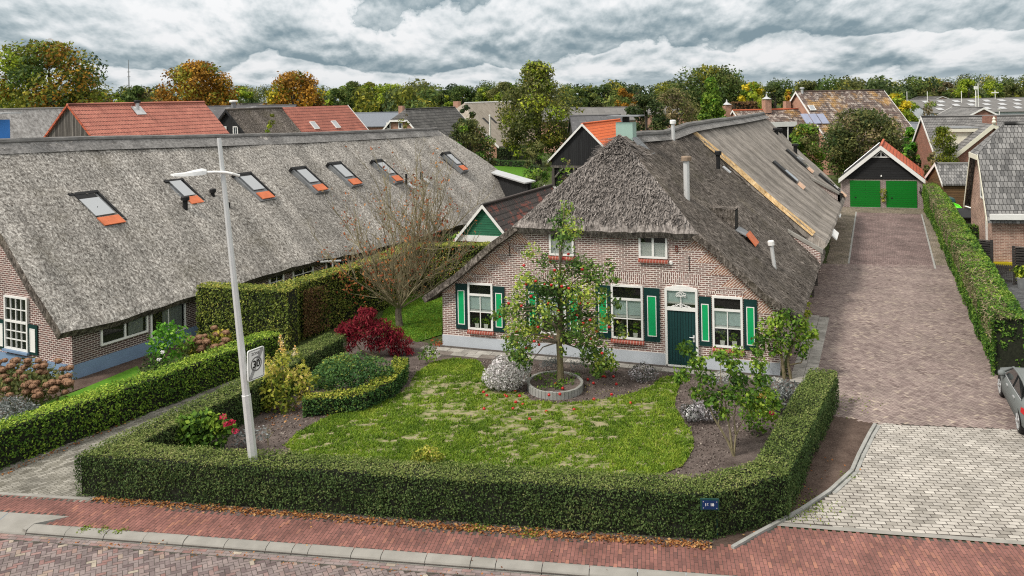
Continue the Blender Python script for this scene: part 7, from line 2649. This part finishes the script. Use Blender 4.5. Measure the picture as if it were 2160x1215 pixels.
# house number board in the hedge
hn = at(1497, 1064, 18.36)
ux2 = nrm(np.array([1, -.08, 0]))
n2 = np.array([ux2[1], -ux2[0], 0])
n2 = n2 if n2[1] < 0 else -n2
board = thing('house_number_sign', 'blue enamel house number plate on a green post at the hedge corner', 'house sign', np.array([hn[0], hn[1], 0]))
ax = (ux2, Z, n2)
mb = MB()
mb.box(hn, ax, (-.205, .205), (-.12, .125), (-.02, .012), 'sign_green')
pl2 = mb.build('frame', board)
mb = MB()
mb.box(hn, ax, (-.165, .175), (-.1, .095), (.013, .019), 'sign_blue')
pl3 = mb.build('plate', pl2)
mb = MB()
text_into(mb, '16', hn + ux2 * -.068 + n2 * .022, ux2, Z, n2, .085, 'sign_white', .002)
text_into(mb, '18', hn + ux2 * .05 + n2 * .022, ux2, Z, n2, .085, 'sign_white', .002)
for x, z in ((-.14, .07), (.15, .065), (-.14, -.07), (.15, -.075)):
    mb.box(hn, ax, (x - .01, x + .01), (z - .01, z + .01), (.02, .024), 'metal')
mb.build('lettering', pl2)
mb = MB()
q = G(1519, 1147) + np.array([.0, .3, 0])
mb.tube([q, np.array([q[0], q[1], hn[2] - .1]), hn + ux2 * .17 - n2 * .22], .03, 'sign_green', 8)
mb.build('post', board)

# ------------------------------------------------------------------ plants on the window sills
for i, (u, z, h_, lb) in enumerate(((11.0, .93, .5, 'white potted plant on the left of the window right of the door'), (11.42, .93, .45, 'white potted plant on the right of the window right of the door'),
                                    (7.35, .95, .5, 'white potted plant on the left of the window left of the door'), (7.85, .95, .55, 'white potted plant on the right of the window left of the door'),
                                    (1.5, .84, .38, 'round silver pot plant on the left of the leftmost window'), (1.88, .84, .42, 'white potted plant on the right of the leftmost window'), (4.6, .9, .4, 'potted plant behind the window hidden by the apple tree'))):
    q = wf(u, z) + ND * .028
    root = thing('potted_plant', lb, 'potted plant', q, 'potted plants on the front windowsills')
    mb = MB()
    for k in range(1):
        pts = [q + HU * x + Z * zz for x, zz in ((-.07, 0), (.07, 0), (.09, .16), (-.09, .16))]
        mb.prism(pts, ND * .009, 'pot')
    mb.build('pot', root)
    mb = MB()
    k_ = 46
    P = q + HU * rng.normal(0, .085, (k_, 1)) + Z * rng.uniform(.14, h_, (k_, 1)) + ND * rng.uniform(-.008, .006, (k_, 1))
    leaves(mb, P, .085, 'green' if i % 2 else 'box', np.repeat(ND[None], k_, 0) * 8, None, .3)
    mb.build('foliage', root)

# ------------------------------------------------------------------ silver car
w1, w2 = G(2114, 836), G(2153, 913)
cd = nrm(w1 - w2)                             # forward
cl_ = np.array([-cd[1], cd[0], 0])            # to the left side, the side we see
cl_ = cl_ if cl_[0] < 0 else -cl_
WBs = 2.72
sc = np.linalg.norm(w1 - w2) / WBs
car0 = (w1 + w2) / 2 - cl_ * .84
car = thing('parked_car', 'silver coupe parked at the end of the ivy hedge, cut by the right edge', 'car', car0)
C3 = lambda x, y, z: car0 + cd * x * sc + cl_ * y + Z * z
# body sections: x, half width at sill, half width at belt, belt height, sill height
sec = [(2.2, .62, .66, .62, .3), (2.05, .78, .8, .72, .22), (1.6, .87, .88, .83, .2), (.95, .9, .89, .92, .19), (.2, .9, .885, .95, .19), (-.6, .9, .885, .98, .19), (-1.3, .9, .88, 1.0, .2), (-1.75, .86, .84, 1.0, .24), (-2.1, .72, .72, .93, .34), (-2.2, .6, .6, .75, .4)]
mb = MB()
ringv = []
for x, ws, wb_, zb_, zs in sec:
    ring = [(ws * .9, zs), (ws, zs + .1), (ws * 1.02, (zs + zb_) * .5), (wb_ * 1.01, zb_ - .12), (wb_ * .95, zb_ - .02), (wb_ * .6, zb_ + .03), (0, zb_ + .045)]
    full = [(y, z) for y, z in ring] + [(-y, z) for y, z in ring[::-1][1:]]
    ringv.append([C3(x, y, z) for y, z in full])
nr = len(ringv[0])
V = np.array(ringv).reshape(-1, 3)
Q = [(i * nr + j, i * nr + j + 1, (i + 1) * nr + j + 1, (i + 1) * nr + j) for i in range(len(sec) - 1) for j in range(nr - 1)]
mb.quads(V, Q, 'silver')
mb.poly(ringv[0], 'silver')
mb.poly(ringv[-1][::-1], 'silver')
body = mb.build('body', car, smooth=True)
# cabin: glass house and roof
cab = [(.95, .74, .94, .0), (.15, .70, 1.36, .0), (-.45, .69, 1.41, 0), (-1.0, .67, 1.37, 0), (-1.75, .62, 1.03, 0)]
mb = MB()
rw = [[C3(x, y, z) for y in (hw, -hw)] for x, hw, z, _ in cab]
for i in range(len(cab) - 1):
    a, b = rw[i], rw[i + 1]
    mb.poly([a[0], b[0], b[1], a[1]], 'silver' if i in (1, 2) else 'carglass')
mb.build('roof', car, smooth=True)
for sg in (1, -1):
    mb = MB()
    lowr = [C3(.82, sg * .845, .93), C3(-.4, sg * .85, .975), C3(-1.45, sg * .83, 1.0)]
    upr = [C3(.2, sg * .705, 1.33), C3(-.45, sg * .7, 1.375), C3(-1.02, sg * .69, 1.33)]
    q = [lowr[0], lowr[1], upr[1], upr[0]]
    mb.poly(q if sg < 0 else q[::-1], 'carglass')
    q = [lowr[1], lowr[2], upr[2], upr[1]]
    mb.poly(q if sg < 0 else q[::-1], 'carglass')
    mb.build('side_window', car)
mb = MB()
for sg in (1, -1):
    top = [C3(.98, sg * .8, .96), C3(.2, sg * .705, 1.36), C3(-.45, sg * .695, 1.41), C3(-1.02, sg * .68, 1.36), C3(-1.75, sg * .64, 1.02)]
    mb.tube(top, .035, 'silver', 6)
    mb.tube([C3(-.42, sg * .845, .97), C3(-.5, sg * .7, 1.38)], .03, 'black', 6)
    mb.tube([C3(.85, sg * .85, .945), C3(-.4, sg * .862, .985), C3(-1.5, sg * .845, 1.01)], .013, 'metal', 5)
mb.build('pillar', car, smooth=True)
for x in (1.36, -1.36):
    for sg in (1, -1):
        cw = C3(x, sg * .80, .32)
        mb = MB()
        mb.lathe(cw - cl_ * sg * .1, [(.001, 0), (.31, 0), (.325, .04), (.325, .18), (.3, .21), (.2, .2), (.001, .19)], 'rubber', 22, cl_ * sg)
        wl_ = mb.build('wheel', car, smooth=False)
        mb = MB()
        for k in range(5):
            a = 2 * math.pi * k / 5
            dr_ = cd * math.cos(a) + Z * math.sin(a)
            mb.tube([cw + cl_ * sg * .118, cw + cl_ * sg * .112 + dr_ * .22], [.045, .03], 'metal', 5)
        mb.lathe(cw + cl_ * sg * .09, [(.235, 0), (.235, .025), (.21, .03), (.205, .0)], 'metal', 20, cl_ * sg)
        mb.build('rim', wl_)
        mb = MB()
        n_ = 16
        ring = [(.375 * math.cos(math.pi * k / n_), .32 + .375 * math.sin(math.pi * k / n_)) for k in range(n_ + 1)]
        pts = [C3(x + a / sc, sg * .906, b) for a, b in ring]
        mb.poly(pts if sg < 0 else pts[::-1], 'black')
        mb.build('wheel_arch', car)
for sg in (1, -1):
    mb = MB()
    mb.lathe(C3(.7, sg * .88, .98), [(.001, -.02), (.09, .0), (.1, .1), (.06, .17), (.001, .18)], 'silver', 10, cl_ * sg)
    mb.build('wing_mirror', car, smooth=True)
    for x in (.1, -.85):
        mb = MB()
        mb.box(C3(x, sg * .9, .84), (cd, cl_ * sg, Z), (-.1, .1), (-.01, .03), (-.018, .018), 'metal')
        mb.build('door_handle', car)
    mb = MB()
    mb.prism([C3(-1.95, sg * .79, .9), C3(-1.72, sg * .872, .88), C3(-1.72, sg * .885, .74), C3(-2.0, sg * .785, .72)], cl_ * sg * .02, 'red_lens')
    mb.build('tail_light', car)
    mb = MB()
    mb.prism([C3(2.0, sg * .8, .66), C3(1.7, sg * .87, .76), C3(1.72, sg * .885, .66), C3(2.02, sg * .8, .58)], cl_ * sg * .015, 'skyglass')
    mb.build('headlight', car)

# ------------------------------------------------------------------ neighbour's garden
def slat_fence(name, label, a, b, h, m='wood_dark', gapped=True, cat='fence'):
    a, b = np.asarray(a, float), np.asarray(b, float)
    d = nrm((b - a) * np.array([1, 1, 0]))
    nn = np.array([-d[1], d[0], 0])
    L_ = np.linalg.norm((b - a)[:2])
    root = thing(name, label, cat, a)
    for s in (0, L_):
        mb = MB()
        mb.box(a, (d, nn, Z), (s - .06, s + .06), (-.06, .06), (0, h + .08), m)
        mb.build('post', root)
    mb = MB()
    n_ = int(h / .13)
    for k in range(n_):
        z0 = .08 + k * (h - .1) / n_
        mb.box(a, (d, nn, Z), (.061, L_ - .061), (-.03, .02), (z0, z0 + .085), m)
    mb.box(a, (d, nn, Z), (.061, L_ - .061), (-.05, .05), (h, h + .05), 'wood_mid')
    mb.box(a, (d, nn, Z), (.08, L_ - .08), (.03, .045), (.05, h - .02), 'black')
    mb.build('slats', root)
    return root


f0, f1 = G(2040, 577), G(2093, 583)
slat_fence('slatted_fence', 'dark slatted fence panel between the ivy hedge and the picket gate', f0, f1, 1.85)
f0, f1 = G(2139, 601), G(2230, 608)
slat_fence('slatted_fence', 'dark slatted fence panel behind the yellow green potted plant', f0, f1, 1.9)
ga_, gb_ = G(2097, 598), G(2135, 601)
gt = thing('picket_gate', 'low dark picket gate with diagonal brace between the two slatted fences', 'gate', ga_)
d = nrm(gb_ - ga_)
nn_ = np.array([-d[1], d[0], 0])
L_ = np.linalg.norm(gb_ - ga_)
for k in range(9):
    mb = MB()
    x = L_ * (k + .5) / 9
    mb.box(ga_, (d, nn_, Z), (x - .03, x + .03), (-.012, .012), (.1, 1.0), 'wood_dark')
    mb.build('picket', gt)
mb = MB()
mb.box(ga_, (d, nn_, Z), (0, L_), (.013, .05), (.14, .22), 'wood_mid')
mb.box(ga_, (d, nn_, Z), (0, L_), (.013, .05), (.86, .94), 'wood_mid')
mb.prism([ga_ + d * .05 + Z * .22 + nn_ * .013, ga_ + d * .14 + Z * .22 + nn_ * .013, ga_ + d * (L_ - .05) + Z * .86 + nn_ * .013, ga_ + d * (L_ - .14) + Z * .86 + nn_ * .013], nn_ * .03, 'wood_mid')
mb.build('frame', gt)
# play hut with dark roof
h0 = G(2022, 512)
hut = thing('play_hut', 'small dark garden hut with black roof behind the drive hedge', 'hut', h0)
hx, hy_ = RUp, RVp
mb = MB()
mb.box(h0, (hx, hy_, Z), (-.1, 2.2), (.6, 2.6), (0, 1.5), 'wood_mid')
mb.build('wall', hut)
mb = MB()
q = h0 + hx * -.3 + hy_ * .4 + Z * 1.52
mb.prism([q, q + hx * 2.7, q + hx * 2.7 + hy_ * 1.25 + Z * .45, q + hy_ * 1.25 + Z * .45], (0, 0, .06), 'black')
mb.prism([q + hy_ * 1.25 + Z * .45, q + hx * 2.7 + hy_ * 1.25 + Z * .45, q + hx * 2.7 + hy_ * 2.5, q + hy_ * 2.5], (0, 0, .06), 'black')
mb.build('roof', hut)
mb = MB()
mb.tube([q + hx * 1.0 + hy_ * 1.4 + Z * .62, q + hx * 2.6 - hy_ * .2 + Z * .2], .05, 'white', 5)
mb.build('pipe', hut)
mb = MB()
mb.box(h0, (hx, hy_, Z), (-.4, -.11), (.5, 2.6), (0, .9), 'wood_dark')
mb.build('storage_box', hut)
sl_t, sl_b = at(2003, 432, 61), at(2026, 449, 58.5)
sl = thing('play_slide', 'lime green plastic play slide beside the dark hut', 'slide', np.array([sl_b[0], sl_b[1], 0]))
d = nrm(sl_b - sl_t)
sdv = nrm(np.cross(d, Z))
mb = MB()
mid_ = (sl_t + sl_b) / 2 + Z * .12
for o0, o1, zz in ((-.25, .25, 0), (-.28, -.22, .12), (.22, .28, .12)):
    pts = [sl_t, mid_, sl_b]
    for i in range(2):
        mb.prism([pts[i] + sdv * o0, pts[i + 1] + sdv * o0, pts[i + 1] + sdv * o1, pts[i] + sdv * o1], (0, 0, .05 + zz), 'lime')
mb.build('chute', sl)
mb = MB()
for s_ in (-.25, .25):
    mb.tube([sl_t + sdv * s_, np.array([sl_t[0], sl_t[1], 0]) + sdv * s_], .05, 'lime', 6)
mb.build('leg', sl)
um = at(1999, 424, 62)
pr = thing('closed_parasol', 'dark green covered kettle barbecue shape above the ivy hedge', 'garden cover', np.array([um[0], um[1], 0]))
mb = MB()
mb.lathe(um, [(.001, -.5), (.5, -.3), (.55, 0), (.45, .22), (.2, .33), (.001, .35)], 'teal', 14)
mb.build('cover', pr)
mb = MB()
mb.tube([np.array([um[0], um[1], 0]), um], .06, 'black', 6)
mb.build('stand', pr)
pr['label'] = 'dark green rounded cover on a stand at the top of the green slide'
pr.name = 'covered_barbecue'
pr['category'] = 'barbecue'
for px, py, lb in ((2008, 447, 'small yellow toy tub on the grass below the slide'), (2105, 565, 'yellow orange ladder toy lying behind the picket gate')):
    p = G(px, py + 5)
    ty = thing('garden_toy', lb, 'toy', p)
    mb = MB()
    wl_ = .35 if px < 2050 else .8
    mb.box(p, (nrm(np.array([1, -.1, 0])), np.array([.1, 1, 0]), Z), (-wl_, wl_), (-.18, .18), (.25 if px > 2050 else 0, .42), 'yellow')
    mb.box(p, (nrm(np.array([1, -.1, 0])), np.array([.1, 1, 0]), Z), (-wl_ * .7, wl_ * .7), (-.1, .1), (.421, .45), 'yellow')
    if px > 2050:
        for s_ in (-.6, .6):
            mb.box(p, (nrm(np.array([1, -.1, 0])), np.array([.1, 1, 0]), Z), (s_ - .04, s_ + .04), (-.1, .1), (0, .25), 'yellow')
    mb.build('body', ty)

# ------------------------------------------------------------------ poles and mast
fl0, fl1 = at(1034, 345, 121), at(1033, 245, 121)
fp = thing('flagpole', 'plain white flagpole on the bright far lawn', 'flagpole', np.array([fl0[0], fl0[1], 0]))
mb = MB()
mb.tube([np.array([fl0[0], fl0[1], 0]), fl1], [.16, .1], 'white', 8)
mb.lathe(fl1, [(.1, 0), (.16, .1), (.001, .25)], 'white', 8)
mb.build('pole', fp)
m0 = at(271, 126, 480)
ms_ = thing('radio_mast', 'thin lattice radio mast on the horizon right of the big oak', 'mast', np.array([m0[0], m0[1], 0]))
mb = MB()
mb.tube([np.array([m0[0], m0[1], 0]), np.array([m0[0], m0[1], m0[2] * .6]), m0], [.5, .35, .14], 'lead', 4)
mb.build('shaft', ms_)
mb = MB()
for f_ in (.55, .72, .8):
    mb.tube([np.array([m0[0] - .9, m0[1], m0[2] * f_]), np.array([m0[0] + .9, m0[1], m0[2] * f_])], .2, 'lead', 4)
mb.build('antenna', ms_)
for px, pt, pbm, D, head, lb in ((2058, 185, 240, 150, 1, 'tall floodlight pole with square white head above the grey house'), (2063, 176, 245, 190, 0, 'thin bare pole right of the floodlight pole'), (1913, 193, 212, 245, 0, 'short white pole left end of the warehouse roof'),
                                 (1956, 193, 212, 246, 0, 'short white pole beside the tiny far house'), (2028, 192, 212, 246, 0, 'short white pole before the bright yellow green tree'), (2099, 190, 212, 250, 2, 'white cross shaped pole right of the floodlight'),
                                 (2108, 231, 250, 100, 3, 'small white street lantern above the cream gable finial'), (1418, 258, 290, 140, 0, 'thin grey pole behind the farmhouse ridge')):
    a, b = at(px, pt, D), at(px, pbm, D)
    po = thing('light_pole', lb, 'pole', np.array([a[0], a[1], 0]))
    mb = MB()
    mb.tube([np.array([a[0], a[1], 0]), a], .09 if D > 120 else .05, 'white', 6)
    mb.build('pole', po)
    if head:
        mb = MB()
        if head == 1:
            mb.box(a, (np.array([1, 0, 0]), np.array([0, 1, 0]), Z), (-.25, .25), (-.15, .15), (-.3, .3), 'white')
        elif head == 2:
            mb.box(a, (np.array([1, 0, 0]), np.array([0, 1, 0]), Z), (-1.0, 1.0), (-.15, .15), (-.9, -.6), 'white')
        else:
            mb.lathe(a, [(.001, -.1), (.22, 0), (.25, .05), (.001, .12)], 'white', 8)
        mb.build('head', po)
